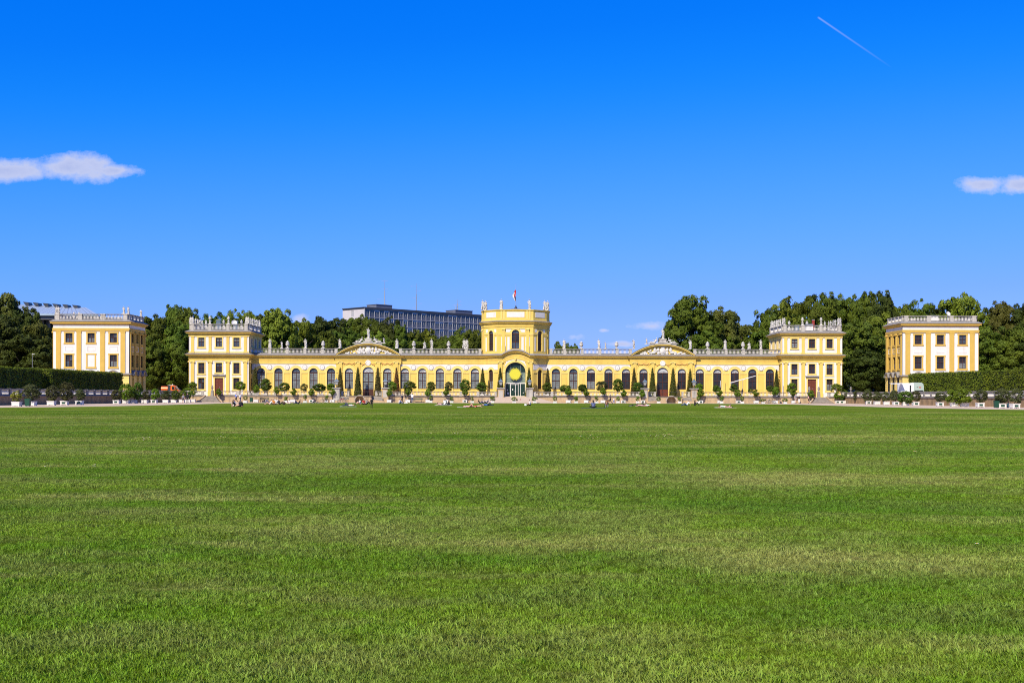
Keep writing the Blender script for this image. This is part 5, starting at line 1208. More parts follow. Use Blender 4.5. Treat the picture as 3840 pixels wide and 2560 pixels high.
# clipped round standards on the path before the wall: zoom, tub x, tub foot, crown centre y, dark panel
STD = [(z2, 722, 1393, 1272, 1), (z2, 1177, 1397, 1240, 0), (z2, 1425, 1396, 1250, 0), (z2, 1630, 1395, 1268, 0), (z2, 1858, 1395, 1275, 1), (z2, 2113, 1393, 1270, 0), (z3, 782, 1413, 1300, 0), (z3, 996, 1412, 1293, 0), (z3, 1220, 1410, 1300, 0), (z3, 1425, 1408, 1293, 1), (z3, 1638, 1410, 1293, 1),
       (z4, 1297, 1413, 1290, 0), (z5, 428, 1403, 1268, 0), (z5, 647, 1403, 1278, 0), (z5, 850, 1403, 1262, 0), (z5, 1100, 1403, 1285, 1), (z5, 1341, 1403, 1290, 1), (z5, 2048, 1407, 1290, 1), (z6, 90, 1407, 1285, 1), (z6, 320, 1407, 1280, 0), (z6, 550, 1407, 1285, 1), (z6, 768, 1407, 1285, 0), (z6, 1003, 1407, 1270, 0), (z6, 1228, 1407, 1280, 0), (z6, 1450, 1407, 1295, 1), (z6, 1762, 1407, 1315, 1)]
STD = sorted(((*z(x, y), z(x, c)[1], p) for z, x, y, c, p in STD))
for i, (px, py, cy, p) in enumerate(STD):
    potted(px, py, 'standard', px + random.uniform(-2, 2), cy - 13, cy + 12, 24 if px < 2600 else 26, 'clipped round citrus standard in a white tub before the terrace wall, %s from the left' % ORD[i], 'citrus standards along the terrace wall', panel=bool(p), var=i, name='citrus_standard')
SML = [(z2, 1047, 1405, 1345), (z2, 1540, 1403, 1355), (z2, 1780, 1405, 1332), (z2, 2040, 1402, 1340), (z3, 1253, 1416, 1362), (z3, 1490, 1420, 1372), (z3, 1722, 1420, 1372), (z3, 1953, 1420, 1370), (z4, 688, 1420, 1375), (z4, 922, 1420, 1374), (z4, 1150, 1423, 1370), (z4, 1388, 1422, 1370), (z5, 523, 1410, 1355),
       (z5, 775, 1412, 1347), (z5, 1037, 1408, 1355), (z5, 1278, 1410, 1350), (z5, 1535, 1411, 1360), (z5, 1793, 1411, 1357), (z6, 60, 1412, 1352), (z6, 345, 1413, 1355), (z6, 600, 1415, 1352), (z6, 855, 1416, 1380), (z6, 1125, 1418, 1378)]
SML = sorted(((*z(x, y), z(x, c)[1]) for z, x, y, c in SML))
for i, (px, py, cy) in enumerate(SML):
    big = px > 2840 or 1830 < px < 2010
    potted(px, py, 'small', px, cy - 8, cy + 8, (24 if big else 17), 'small leafy citrus in a low white tub at the lawn edge, %s from the left' % ORD[i], 'small tubs along the lawn edge', tub=.72, var=i, name='small_potted_citrus')
# shrubs standing on the terrace behind the balustrade: zoom, x, crown top, crown bottom, width, kind
TER = [(z2, 395, 1150, 1290, 140, 'green'), (z2, 325, 1225, 1300, 100, 'green'), (z2, 985, 1145, 1250, 140, 'green'), (z2, 1185, 1185, 1290, 80, 'green'), (z2, 1290, 1110, 1262, 150, 'laurel'), (z2, 1525, 1160, 1262, 140, 'laurel'), (z2, 1765, 1170, 1262, 95, 'olive'), (z2, 1955, 1172, 1262, 170, 'laurel'), (z2, 2095, 1170, 1250, 110, 'green'),
       (z3, 20, 1215, 1285, 90, 'laurel'), (z3, 120, 1200, 1275, 100, 'green'), (z3, 815, 1175, 1285, 110, 'green'), (z3, 1015, 1172, 1285, 150, 'laurel'), (z3, 1255, 1180, 1285, 110, 'laurel'), (z3, 1455, 1180, 1285, 100, 'olive'), (z3, 1640, 1150, 1285, 125, 'laurel'), (z3, 1835, 1185, 1285, 140, 'laurel'),
       (z4, 1060, 1190, 1285, 120, 'laurel'), (z4, 1265, 1215, 1290, 140, 'laurel'), (z4, 1465, 1210, 1290, 105, 'laurel'), (z5, 600, 1180, 1265, 110, 'laurel'), (z5, 840, 1140, 1265, 150, 'olive'), (z5, 1035, 1115, 1265, 140, 'laurel'), (z5, 1280, 1155, 1265, 145, 'laurel'), (z5, 2035, 1168, 1265, 95, 'green'), (z5, 2238, 1190, 1265, 85, 'laurel'),
       (z6, 70, 1172, 1265, 100, 'green'), (z6, 282, 1190, 1270, 95, 'laurel'), (z6, 500, 1175, 1270, 110, 'laurel'), (z6, 705, 1235, 1280, 80, 'laurel'), (z6, 940, 1195, 1270, 95, 'laurel'), (z6, 1010, 1205, 1300, 90, 'green'), (z6, 1205, 1165, 1290, 130, 'green'), (z6, 1757, 1172, 1270, 165, 'green'), (z6, 1840, 1240, 1300, 90, 'green')]
TER = sorted(((z(x, 0)[0], z(x, a)[1], z(x, b)[1], w / (3.016 if z in (z3, z4) else 3.267), k) for z, x, a, b, w, k in TER))
for i, (px, a, b, w, k) in enumerate(TER):
    potted(px, 0, k, px, a, b, w, '%s potted shrub on the terrace behind the balustrade, %s from the left' % ({'green': 'bright green', 'laurel': 'glossy dark green', 'olive': 'thin grey-green'}[k], ORD[i]) if i < 30 else '%s potted shrub by the right corner pavilion, %s from the left' % ({'green': 'bright green', 'laurel': 'glossy dark green', 'olive': 'thin grey-green'}[k], ORD[i - 30]),
           'shrubs on the terrace', zg=T, Y=252.2 + (i % 3) * .5, var=i, tub=.8, name='terrace_shrub')
# tubs along the side paths: zoom, x, foot, kind, crown x, top, bottom, width, panel
SID = [(z1, 207, 1448, 'yellow', 203, 1262, 1390, 140, 0), (z1, 393, 1440, 'olive', 385, 1180, 1372, 225, 0), (z1, 632, 1435, 'olive', 645, 1195, 1385, 170, 0), (z1, 792, 1430, 'olive', 815, 1150, 1378, 190, 1), (z1, 975, 1428, 'olive', 985, 1240, 1370, 130, 1), (z1, 1430, 1416, 'olive', 1425, 1245, 1378, 130, 1), (z1, 1545, 1413, 'green', 1550, 1175, 1365, 190, 0),
       (z1, 1645, 1412, 'laurel', 1690, 1160, 1365, 130, 0), (z1, 1775, 1410, 'olive', 1790, 1260, 1375, 110, 0), (z1, 1890, 1408, 'green', 1900, 1232, 1365, 115, 1), (z1, 2033, 1405, 'olive', 2035, 1255, 1370, 130, 0), (z1, 2132, 1403, 'laurel', 2150, 1250, 1370, 110, 0), (z1, 2230, 1401, 'green', 2240, 1255, 1330, 100, 0), (z2, 345, 1398, 'laurel', 350, 1270, 1360, 60, 0), (z2, 405, 1396, 'green', 400, 1255, 1310, 80, 0),
       (z6, 1815, 1408, 'laurel', 1820, 1300, 1370, 60, 1), (z6, 1855, 1409, 'olive', 1870, 1290, 1370, 70, 0), (z6, 1905, 1410, 'green', 1890, 1270, 1370, 60, 0), (z6, 2025, 1415, 'olive', 2015, 1255, 1385, 130, 0), (z6, 2143, 1420, 'olive', 2125, 1250, 1390, 130, 1), (z6, 2250, 1425, 'olive', 2250, 1265, 1390, 120, 0), (z7, 600, 1428, 'olive', 590, 1270, 1390, 110, 0), (z7, 715, 1430, 'olive', 700, 1250, 1380, 120, 1),
       (z7, 835, 1438, 'laurel', 835, 1265, 1435, 200, 0), (z7, 958, 1437, 'olive', 965, 1260, 1385, 130, 1), (z7, 1255, 1444, 'olive', 1265, 1275, 1390, 150, 1), (z7, 1430, 1449, 'green', 1400, 1240, 1400, 150, 0), (z7, 1560, 1452, 'green', 1540, 1230, 1450, 230, 0), (z7, 1748, 1456, 'olive', 1755, 1245, 1395, 170, 1), (z7, 2010, 1466, 'olive', 2020, 1225, 1410, 190, 1), (z7, 2175, 1470, 'olive', 2190, 1230, 1410, 170, 1)]
SID = [((lambda q: q)(z(x, y)[0]), z(x, y)[1], k, z(cx, 0)[0], z(x, a)[1], z(x, b)[1], w / 3.267, p) for z, x, y, k, cx, a, b, w, p in SID]
for s, lst in ((0, [q for q in SID if q[0] < 1900]), (1, [q for q in SID if q[0] > 1900])):
    for i, (px, py, k, cx, a, b, w, p) in enumerate(sorted(lst)):
        nm = {'yellow': 'yellow-green', 'olive': 'dusty grey-green', 'green': 'bright green', 'laurel': 'dark green'}[k]
        potted(px, py, k, cx, a, b, w, '%s bush in a white tub beside the %s path, %s from the left' % (nm, ('left', 'right')[s], ORD[i]), 'tubs along the side paths', panel=bool(p), var=i, tub=1.05, name='potted_bush')

# ================================================================== FIGURES (people and statues)
def capsule_mesh(caps):
    b = MB()
    for p, q, r0, r1, mi in caps:
        p, q = Vector(p), Vector(q)
        if (q - p).length > 1e-4: b.tube(p, q, r0, r1, 10)
        b.blob(p, (r0,) * 3, 10, 6); b.blob(q, (r1,) * 3, 10, 6)
    return b
def fuse(name, caps, voxel, mats):
    """melt overlapping capsules into one continuous skin and colour each face after the limb it belongs to"""
    src = capsule_mesh(caps).mesh('tmp', []); o = bpy.data.objects.new('tmp', src); COL.objects.link(o)
    md = o.modifiers.new('r', 'REMESH'); md.mode = 'VOXEL'; md.voxel_size = voxel
    sm = o.modifiers.new('s', 'SMOOTH'); sm.factor = .5; sm.iterations = 2
    dg = bpy.context.evaluated_depsgraph_get(); ev = o.evaluated_get(dg); me = bpy.data.meshes.new_from_object(ev)
    bpy.data.objects.remove(o); bpy.data.meshes.remove(src); me.name = name
    n = len(me.polygons); c = np.zeros(n * 3, dtype=np.float32); me.polygons.foreach_get('center', c); c = c.reshape(-1, 3)
    best = np.full(n, 1e9); idx = np.zeros(n, dtype=np.int32)
    for p, q, r0, r1, mi in caps:
        p, q = np.array(p), np.array(q); d = q - p; L2 = max(1e-9, d @ d); t = np.clip((c - p) @ d / L2, 0, 1)
        ds = np.linalg.norm(c - (p + t[:, None] * d), axis=1) - (r0 + (r1 - r0) * t); m_ = ds < best; best[m_] = ds[m_]; idx[m_] = mi
    me.materials.clear()
    for m_ in mats: me.materials.append(m_)
    me.polygons.foreach_set('material_index', idx if len(mats) > 1 else np.zeros(n, dtype=np.int32)); me.polygons.foreach_set('use_smooth', np.ones(n, dtype=bool)); me.update()
    return me
SKIN, HAIR, TOP, BOT, SHOE = 0, 1, 2, 3, 4
def hand(caps, w, d, up, mi=SKIN):
    w = Vector(w); d = Vector(d).normalized(); up = Vector(up); s = d.cross(up).normalized(); k = w + d * .075
    caps.append((w, k, .028, .036, mi))
    for i, (o, l) in enumerate(((-.030, .065), (-.010, .078), (.010, .074), (.030, .056))):
        a = k + s * o * 1.1 + d * .01; m1 = a + d * l * .55 + up * -.004; caps += [(a, m1, .0105, .010, mi), (m1, m1 + (d * .8 - up * .6).normalized() * l * .5, .010, .008, mi)]
    t = w + d * .03 + s * -.034; caps += [(t, t + (d * .7 - s * .7).normalized() * .045, .013, .011, mi), (t + (d * .7 - s * .7).normalized() * .045, t + (d * .9 - s * .5).normalized() * .08, .011, .009, mi)]
def body(j, long_sleeve=False, shorts=False, longhair=False, bulk=1.0, skirt=False, fingers=True, allmat=None):
    """capsules of a clothed figure from its joints"""
    g = lambda k: Vector(j[k]); c = []
    pe, ch, ne, he = g('pelvis'), g('chest'), g('neck'), g('head'); fw = Vector(j.get('face', (0, -1, 0))).normalized(); upv = (he - ne).normalized()
    mid = (pe + ch) / 2
    sd = (g('rsh') - g('lsh')).normalized()
    for s in (-1, 1): c += [(pe + sd * s * .075, mid + sd * s * .065, .118 * bulk, .105 * bulk, TOP if s else TOP), (mid + sd * s * .065, ch + sd * s * .085, .105 * bulk, .118 * bulk, TOP)]
    c += [(pe + sd * -.07, pe + sd * .07, .125 * bulk, .125 * bulk, BOT), (ch, ne, .11, .06, TOP), (ne, ne + upv * .07, .055, .052, SKIN)]
    c += [(he - upv * .045, he + upv * .03, .072, .088, SKIN), (he + upv * .03 - fw * .02, he + upv * .045 - fw * .035, .088, .094, HAIR), (he - upv * .03 + fw * .078, he - upv * .012 + fw * .092, .012, .014, SKIN), (he - upv * .095 + fw * .045, he - upv * .08 + fw * .05, .03, .035, SKIN)]
    for s in (-1, 1): c.append((he + sd * s * .083 - upv * .015, he + sd * s * .086 - upv * .045, .014, .012, SKIN))
    if longhair: c += [(he - fw * .05 + upv * .02, he - fw * .085 - upv * .16, .085, .06, HAIR)]
    for s, a in ((-1, 'l'), (1, 'r')):
        sh, el, wr = g(a + 'sh'), g(a + 'el'), g(a + 'wr')
        c += [(ch + sd * s * .09 + upv * .05, sh, .085, .07, TOP), (sh, sh + (el - sh) * .6, .066 * bulk, .054 * bulk, TOP), (sh + (el - sh) * .55, el, .05, .043, TOP if long_sleeve else SKIN), (el, wr, .043, .029, TOP if long_sleeve else SKIN)]
        if fingers: hand(c, wr, (wr - el), upv if abs((wr - el).normalized().dot(upv)) < .9 else fw)
        else: c.append((wr, wr + (wr - el).normalized() * .12, .03, .025, SKIN))
        hp, kn, an, to = g(a + 'hip'), g(a + 'kn'), g(a + 'an'), g(a + 'to')
        c += [(hp, kn, .092 * bulk, .062, BOT), (kn, kn + (an - kn) * .35, .06, .06, SKIN if shorts else BOT), (kn + (an - kn) * .35, an, .06, .042, SKIN if shorts else BOT), (an, to, .045, .036, SHOE), (an + (an - to) * .25, an, .04, .045, SHOE)]
    if skirt: c += [(pe, (g('lkn') + g('rkn')) / 2, .16, .2, BOT)]
    return c
POSE = {
 'stand': dict(pelvis=(0, 0, .95), chest=(0, -.01, 1.30), neck=(0, 0, 1.48), head=(0, -.02, 1.64), lsh=(-.19, 0, 1.42), lel=(-.25, .03, 1.14), lwr=(-.24, -.07, .90), rsh=(.19, 0, 1.42), rel=(.25, .03, 1.14), rwr=(.24, -.07, .90), lhip=(-.095, 0, .92), lkn=(-.11, -.02, .50), lan=(-.11, .02, .09), lto=(-.13, -.15, .04), rhip=(.095, 0, .92), rkn=(.11, -.02, .50), ran=(.11, .02, .09), rto=(.13, -.15, .04)),
 'walk': dict(pelvis=(0, 0, .93), chest=(0, -.04, 1.28), neck=(0, -.03, 1.46), head=(0, -.06, 1.62), lsh=(-.19, -.02, 1.40), lel=(-.25, .12, 1.15), lwr=(-.24, .12, .90), rsh=(.19, -.04, 1.40), rel=(.25, -.10, 1.14), rwr=(.22, -.30, .98), lhip=(-.095, 0, .9), lkn=(-.1, -.2, .52), lan=(-.1, -.28, .1), lto=(-.11, -.46, .06), rhip=(.095, 0, .9), rkn=(.1, .04, .48), ran=(.1, .34, .17), rto=(.11, .24, .04)),
 'sit': dict(pelvis=(0, 0, .13), chest=(0, -.02, .46), neck=(0, -.05, .63), head=(0, -.09, .78), lsh=(-.18, -.03, .57), lel=(-.27, -.20, .38), lwr=(-.12, -.40, .42), rsh=(.18, -.03, .57), rel=(.27, -.20, .38), rwr=(.12, -.42, .40), lhip=(-.1, -.02, .12), lkn=(-.14, -.42, .46), lan=(-.13, -.62, .10), lto=(-.14, -.78, .04), rhip=(.1, -.02, .12), rkn=(.14, -.42, .46), ran=(.13, -.62, .10), rto=(.14, -.78, .04)),
 'cross': dict(pelvis=(0, 0, .13), chest=(0, -.04, .47), neck=(0, -.08, .64), head=(0, -.12, .79), lsh=(-.18, -.05, .58), lel=(-.28, -.12, .34), lwr=(-.16, -.34, .26), rsh=(.18, -.05, .58), rel=(.28, -.12, .34), rwr=(.16, -.34, .26), lhip=(-.1, -.02, .12), lkn=(-.40, -.32, .17), lan=(.06, -.42, .08), lto=(.2, -.46, .05), rhip=(.1, -.02, .12), rkn=(.40, -.32, .17), ran=(-.06, -.34, .08), rto=(-.2, -.36, .05)),
 'lean': dict(pelvis=(0, 0, .12), chest=(0, .22, .40), neck=(0, .29, .56), head=(0, .27, .72), lsh=(-.19, .27, .50), lel=(-.28, .46, .28), lwr=(-.26, .48, .05), rsh=(.19, .27, .50), rel=(.28, .46, .28), rwr=(.26, .48, .05), lhip=(-.1, -.02, .11), lkn=(-.13, -.44, .22), lan=(-.12, -.84, .09), lto=(-.13, -.90, .20), rhip=(.1, -.02, .11), rkn=(.12, -.40, .42), ran=(.12, -.62, .09), rto=(.13, -.78, .04)),
 'supine': dict(pelvis=(0, 0, .12), chest=(0, .36, .13), neck=(0, .53, .14), head=(0, .70, .15), face=(0, -.25, 1), lsh=(-.19, .46, .12), lel=(-.42, .62, .08), lwr=(-.2, .76, .07), rsh=(.19, .46, .12), rel=(.30, .22, .08), rwr=(.2, .02, .16), lhip=(-.1, -.04, .12), lkn=(-.13, -.38, .46), lan=(-.13, -.56, .09), lto=(-.13, -.72, .05), rhip=(.1, -.04, .12), rkn=(.13, -.44, .14), ran=(.13, -.86, .08), rto=(.15, -.93, .18)),
 'prone': dict(pelvis=(0, 0, .12), chest=(0, .38, .16), neck=(0, .55, .22), head=(0, .70, .27), face=(0, 1, -.4), lsh=(-.19, .48, .18), lel=(-.3, .66, .06), lwr=(-.1, .84, .05), rsh=(.19, .48, .18), rel=(.3, .66, .06), rwr=(.1, .84, .05), lhip=(-.1, -.04, .11), lkn=(-.12, -.46, .08), lan=(-.13, -.88, .08), lto=(-.15, -1.02, .05), rhip=(.1, -.04, .11), rkn=(.12, -.46, .08), ran=(.13, -.72, .34), rto=(.13, -.66, .48)),
}
SK = mat('skin', (.55, .31, .21), .6, .05); DEF5 = [SK, mat('hair_brown', (.03, .018, .01), .7), mat('cloth_white', (.72, .71, .69), .85), mat('cloth_black', (.012, .012, .015), .85), mat('shoe_dark', (.03, .028, .026), .6)]
BODY = {}
def bodymesh(pose, **kw):
    k = (pose,) + tuple(sorted(kw.items()))
    if k not in BODY: BODY[k] = fuse('person', body(POSE[pose], **kw), .0145, DEF5)
    return BODY[k]
CL = {'white': (.72, .71, .69), 'black': (.012, .012, .015), 'navy': (.02, .03, .09), 'jeans': (.06, .10, .20), 'orange': (.65, .25, .05), 'red': (.5, .04, .03), 'grey': (.22, .22, .23), 'blue': (.05, .12, .45), 'beige': (.5, .42, .32), 'pink': (.6, .32, .32), 'plaid': (.10, .12, .22), 'brown': (.09, .05, .03), 'dark_hair': (.014, .010, .008), 'blond': (.28, .19, .08), 'skin': (.55, .31, .21), 'green': (.05, .13, .06), 'teal': (.05, .25, .28)}
def cloth(c): return mat('cloth_' + c if c not in ('skin',) else 'skin', CL[c], .85, .08, 8.0)
def person(px, py, pose, rot, top, bot, label, hair='dark_hair', h=1.0, zg=0.0, Y=None, shoe='black', **kw):
    if Y is None: x, Y = ground(px, py, zg); x = X(px, Y)
    else: x = X(px, Y)
    if Y > 248.6 and zg == 0: Y = 248.6; x = X(px, Y)
    o = link('person', bodymesh(pose, **kw), None, (x, Y, zg), R(rot), h, label=label, cat='person')
    for i, m_ in enumerate((SK, cloth(hair), cloth(top), cloth(bot), cloth(shoe))):
        o.material_slots[i].link = 'OBJECT'; o.material_slots[i].material = m_
    return o
def pz(z, x, y): return z(x, y)
P = lambda z, x, y, *a, **k: person(*z(x, y), *a, **k)
# on the side path and before the stairs
P(z2, 285, 1408, 'stand', 20, 'grey', 'black', 'person in grey top and dark shorts standing by the left tubs', shorts=True, hair='brown', h=.93)
P(z2, 337, 1407, 'stand', -10, 'black', 'black', 'person in long black clothes standing by the left tubs', long_sleeve=True, h=1.02)
P(z2, 935, 1404, 'walk', -60, 'white', 'black', 'person in white shirt carrying a blue backpack on the path', h=1.06)
P(z2, 983, 1403, 'walk', 60, 'white', 'navy', 'person in white shirt and navy trousers walking beside the backpacker', h=1.04)
P(z2, 905, 1452, 'sit', 75, 'white', 'beige', 'person in white sitting in front of the left wing lawn edge', h=1.05, hair='brown')
P(z2, 930, 1453, 'lean', 90, 'black', 'skin', 'person in black leaning back with legs stretched on the lawn', shorts=True, h=1.05, longhair=True)
# group on the grass before the left wing
P(z2, 1300, 1405, 'sit', 50, 'grey', 'jeans', 'person in grey sitting at the left end of the picnic group', hair='brown')
P(z2, 1345, 1428, 'lean', -80, 'white', 'skin', 'person in white with bare legs in the picnic group', shorts=True)
P(z2, 1393, 1428, 'cross', 20, 'orange', 'brown', 'person in an orange top sitting in the picnic group', longhair=True)
P(z2, 1428, 1424, 'sit', 200, 'white', 'grey', 'person in white sitting with back turned in the picnic group', hair='blond')
P(z2, 1468, 1426, 'lean', 70, 'black', 'black', 'person in black at the right end of the picnic group')
P(z2, 1590, 1420, 'cross', -30, 'white', 'beige', 'person in white sitting alone right of the picnic group', longhair=True)
P(z2, 1695, 1420, 'lean', -85, 'black', 'navy', 'person in black sitting near the parked bicycles')
# before the left pediment
P(z3, 325, 1455, 'supine', -90, 'white', 'navy', 'person in a white shirt lying with raised knee before the left pediment', h=1.0)
P(z3, 455, 1438, 'sit', -60, 'white', 'pink', 'person in white and pink sitting before the left niche', hair='brown', shorts=True)
P(z3, 494, 1438, 'cross', 30, 'red', 'black', 'person in a dark red top sitting before the left niche', longhair=True)
P(z3, 527, 1436, 'sit', 80, 'grey', 'black', 'person in grey and black sitting at the niche')
P(z3, 585, 1478, 'stand', 0, 'black', 'black', 'child in black standing alone on the lawn', h=.66, hair='brown', long_sleeve=True)
P(z3, 900, 1430, 'sit', 60, 'white', 'jeans', 'person in white and jeans sitting near the walkers')
P(z3, 930, 1425, 'walk', -80, 'navy', 'black', 'person in dark blue walking, leftmost of the three walkers', long_sleeve=True, h=1.06)
P(z3, 970, 1421, 'walk', -90, 'black', 'beige', 'person in black walking, middle of the three walkers', h=1.0, longhair=True)
P(z3, 1045, 1418, 'stand', 160, 'white', 'jeans', 'person in white shirt and jeans standing by the green bench', h=1.1)
P(z3, 985, 1428, 'cross', -30, 'white', 'white', 'person in white sitting below the three walkers', hair='blond')
P(z3, 1380, 1443, 'prone', 80, 'pink', 'black', 'person in pink lying face down on a towel')
P(z3, 1412, 1443, 'cross', 170, 'white', 'white', 'person in white sitting beside the towel')
P(z3, 1810, 1425, 'lean', 85, 'black', 'navy', 'person in black leaning back left of the ramp', hair='brown')
P(z3, 1885, 1425, 'lean', -85, 'navy', 'black', 'person in navy leaning back at the foot of the ramp')
P(z3, 1895, 1450, 'supine', 90, 'blue', 'navy', 'person in blue lying flat on the lawn left of the ramp')
P(z3, 1690, 1470, 'supine', 70, 'pink', 'skin', 'sunbather lying between two white towels', shorts=True)
P(z3, 1767, 1468, 'prone', -85, 'skin', 'red', 'sunbather lying face down right of the white towels')
P(z4, 722, 1418, 'cross', -50, 'black', 'skin', 'person in black sitting on the ramp foot, left of the pair', hair='brown', shorts=True)
P(z4, 775, 1418, 'lean', 70, 'pink', 'black', 'person in pink sitting on the ramp foot, right of the pair', longhair=True)
P(z4, 868, 1448, 'cross', -70, 'white', 'black', 'person in a white shirt sitting alone before the portal')
# right half
P(z5, 735, 1468, 'cross', 180, 'plaid', 'black', 'person in a checked shirt sitting on a blanket, seen from behind', longhair=True, h=1.05)
P(z5, 945, 1420, 'walk', -80, 'black', 'black', 'person in black walking behind the pink bicycle', h=1.0)
P(z5, 988, 1418, 'walk', -60, 'white', 'blue', 'child in white and blue walking behind the bicycle', h=.66, hair='blond')
P(z5, 1330, 1447, 'prone', 90, 'pink', 'pink', 'person lying beside the bicycle that rests on the grass')
P(z5, 1370, 1446, 'supine', -90, 'white', 'black', 'person in white lying right of the resting bicycle')
P(z5, 1880, 1440, 'lean', -80, 'white', 'jeans', 'person in white and jeans reclining before the right pediment', hair='brown')
P(z5, 1978, 1440, 'sit', 80, 'black', 'black', 'person all in black sitting before the right pediment', longhair=True, long_sleeve=True)
P(z6, 390, 1463, 'prone', 85, 'white', 'pink', 'sunbather lying on a pale towel before the right wing')
P(z6, 1252, 1413, 'stand', 30, 'grey', 'beige', 'taller of the couple standing before the right corner pavilion', h=1.1, shorts=True)
P(z6, 1297, 1411, 'stand', -40, 'black', 'white', 'shorter of the couple standing before the right corner pavilion', h=.92, longhair=True)
P(z6, 1412, 1410, 'stand', 90, 'pink', 'black', 'person in pink top and black shorts near the right stairs', shorts=True, h=1.0, longhair=True)
P(z6, 1932, 1412, 'stand', -40, 'navy', 'navy', 'person in navy standing by a bicycle right of the corner stairs', h=1.05)
P(z6, 1962, 1412, 'stand', 60, 'beige', 'jeans', 'person in beige standing by a bicycle right of the corner stairs', h=1.0)
P(z7, 2090, 1466, 'sit', 60, 'teal', 'jeans', 'person in teal and jeans crouching by the last tubs on the right')
P(z7, 1452, 1448, 'sit', -70, 'pink', 'red', 'person in pink and red sitting by a green bush at right')
person(945.5, 0, 'stand', 10, 'white', 'black', 'person in white behind the balustrade in the left corner', zg=T, Y=252.6, h=.72)
person(938, 0, 'stand', 40, 'black', 'black', 'person in black behind the balustrade in the left corner', zg=T, Y=252.8, h=.72)
person(2783.5, 0, 'stand', 200, 'black', 'black', 'person in black leaning behind the balustrade of the right wing', zg=T, Y=251.2, h=1.0, longhair=True)

# ---------------- towels, bags
def slabthing(name, z, x, y, w, d, c, label, cat, rot=0, h=.02):
    gx, gy = ground(*z(x, y)); b = MB(); n = 6
    for i in range(n):
        for k in range(3):
            xs = [-w / 2 + w * (i + e) / n for e in (0, 1)]; ys = [-d / 2 + d * (k + e) / 3 for e in (0, 1)]; hh = h * (.6 + .8 * random.random()); b.box(xs[0], xs[1], ys[0], ys[1], .001, hh)
    b.build(name, cloth(c), None, loc=(gx, gy, 0), rot=R(rot), label=label, cat=cat)
slabthing('towel', z3, 1605, 1469, 1.2, .7, 'white', 'white towel spread alone on the lawn left of the ramp', 'towel'); slabthing('blanket', z5, 735, 1469, 2.9, 1.4, 'navy', 'dark blue blanket under the person in checked shirt', 'blanket')
slabthing('towel', z6, 390, 1466, 2.7, .9, 'beige', 'pale towel under the sunbather before the right wing', 'towel', 4); slabthing('towel', z3, 1395, 1446, 2.6, 1.2, 'white', 'pale towel under the pair by the terrace wall', 'towel'); slabthing('towel', z3, 320, 1460, 2.2, 1.0, 'white', 'white towel under the person with raised knee', 'towel', 3)
slabthing('towel', z5, 2265, 1461, 1.0, .6, 'white', 'small white towel lying before the right wing', 'towel', 10)
def bag(z, x, y, c, label, s=1.0, zoff=0.0, Y=None, rot=0, zz=0.0):
    if Y is None: gx, gy = ground(*z(x, y))
    else: gx, gy = X(z(x, y)[0], Y), Y
    o = empty('bag' if zz == 0 else 'backpack', (gx, gy, zz), label, 'bag', None, R(rot), s)
    b = MB(); b.lathe([(.16, 0), (.2, .05), (.21, .22), (.17, .36), (.08, .42)], (0, 0, 0), 10); b.build('body', cloth(c), o, local=True)
    MB().lathe([(.12, 0), (.14, .04), (.12, .16), (.05, .2)], (0, -.13, .06), 8).build('pocket', cloth(c), o, local=True); MB().path([(-.08, .0, .4), (-.05, .02, .47), (.05, .02, .47), (.08, 0, .4)], .014).build('strap', cloth('black'), o, local=True)
bag(z2, 990, 1453, 'black', 'black bag on the lawn beside the person in black', 1.5); bag(z2, 1520, 1426, 'brown', 'brown bag on the lawn right of the picnic group', 1.1); bag(z3, 1455, 1443, 'black', 'black bag beside the pale towel')
_x, _y = ground(*z2(935, 1404)); _y = min(_y, 248.6); bag(z2, 933, 1404, 'blue', 'blue backpack on the back of the person in white shirt', 1.15, Y=_y - .02, zz=1.08)
slabthing('ball', z4, 815, 1448, .3, .3, 'white', 'small white bundle on the grass before the portal', 'bundle', 0, .2)

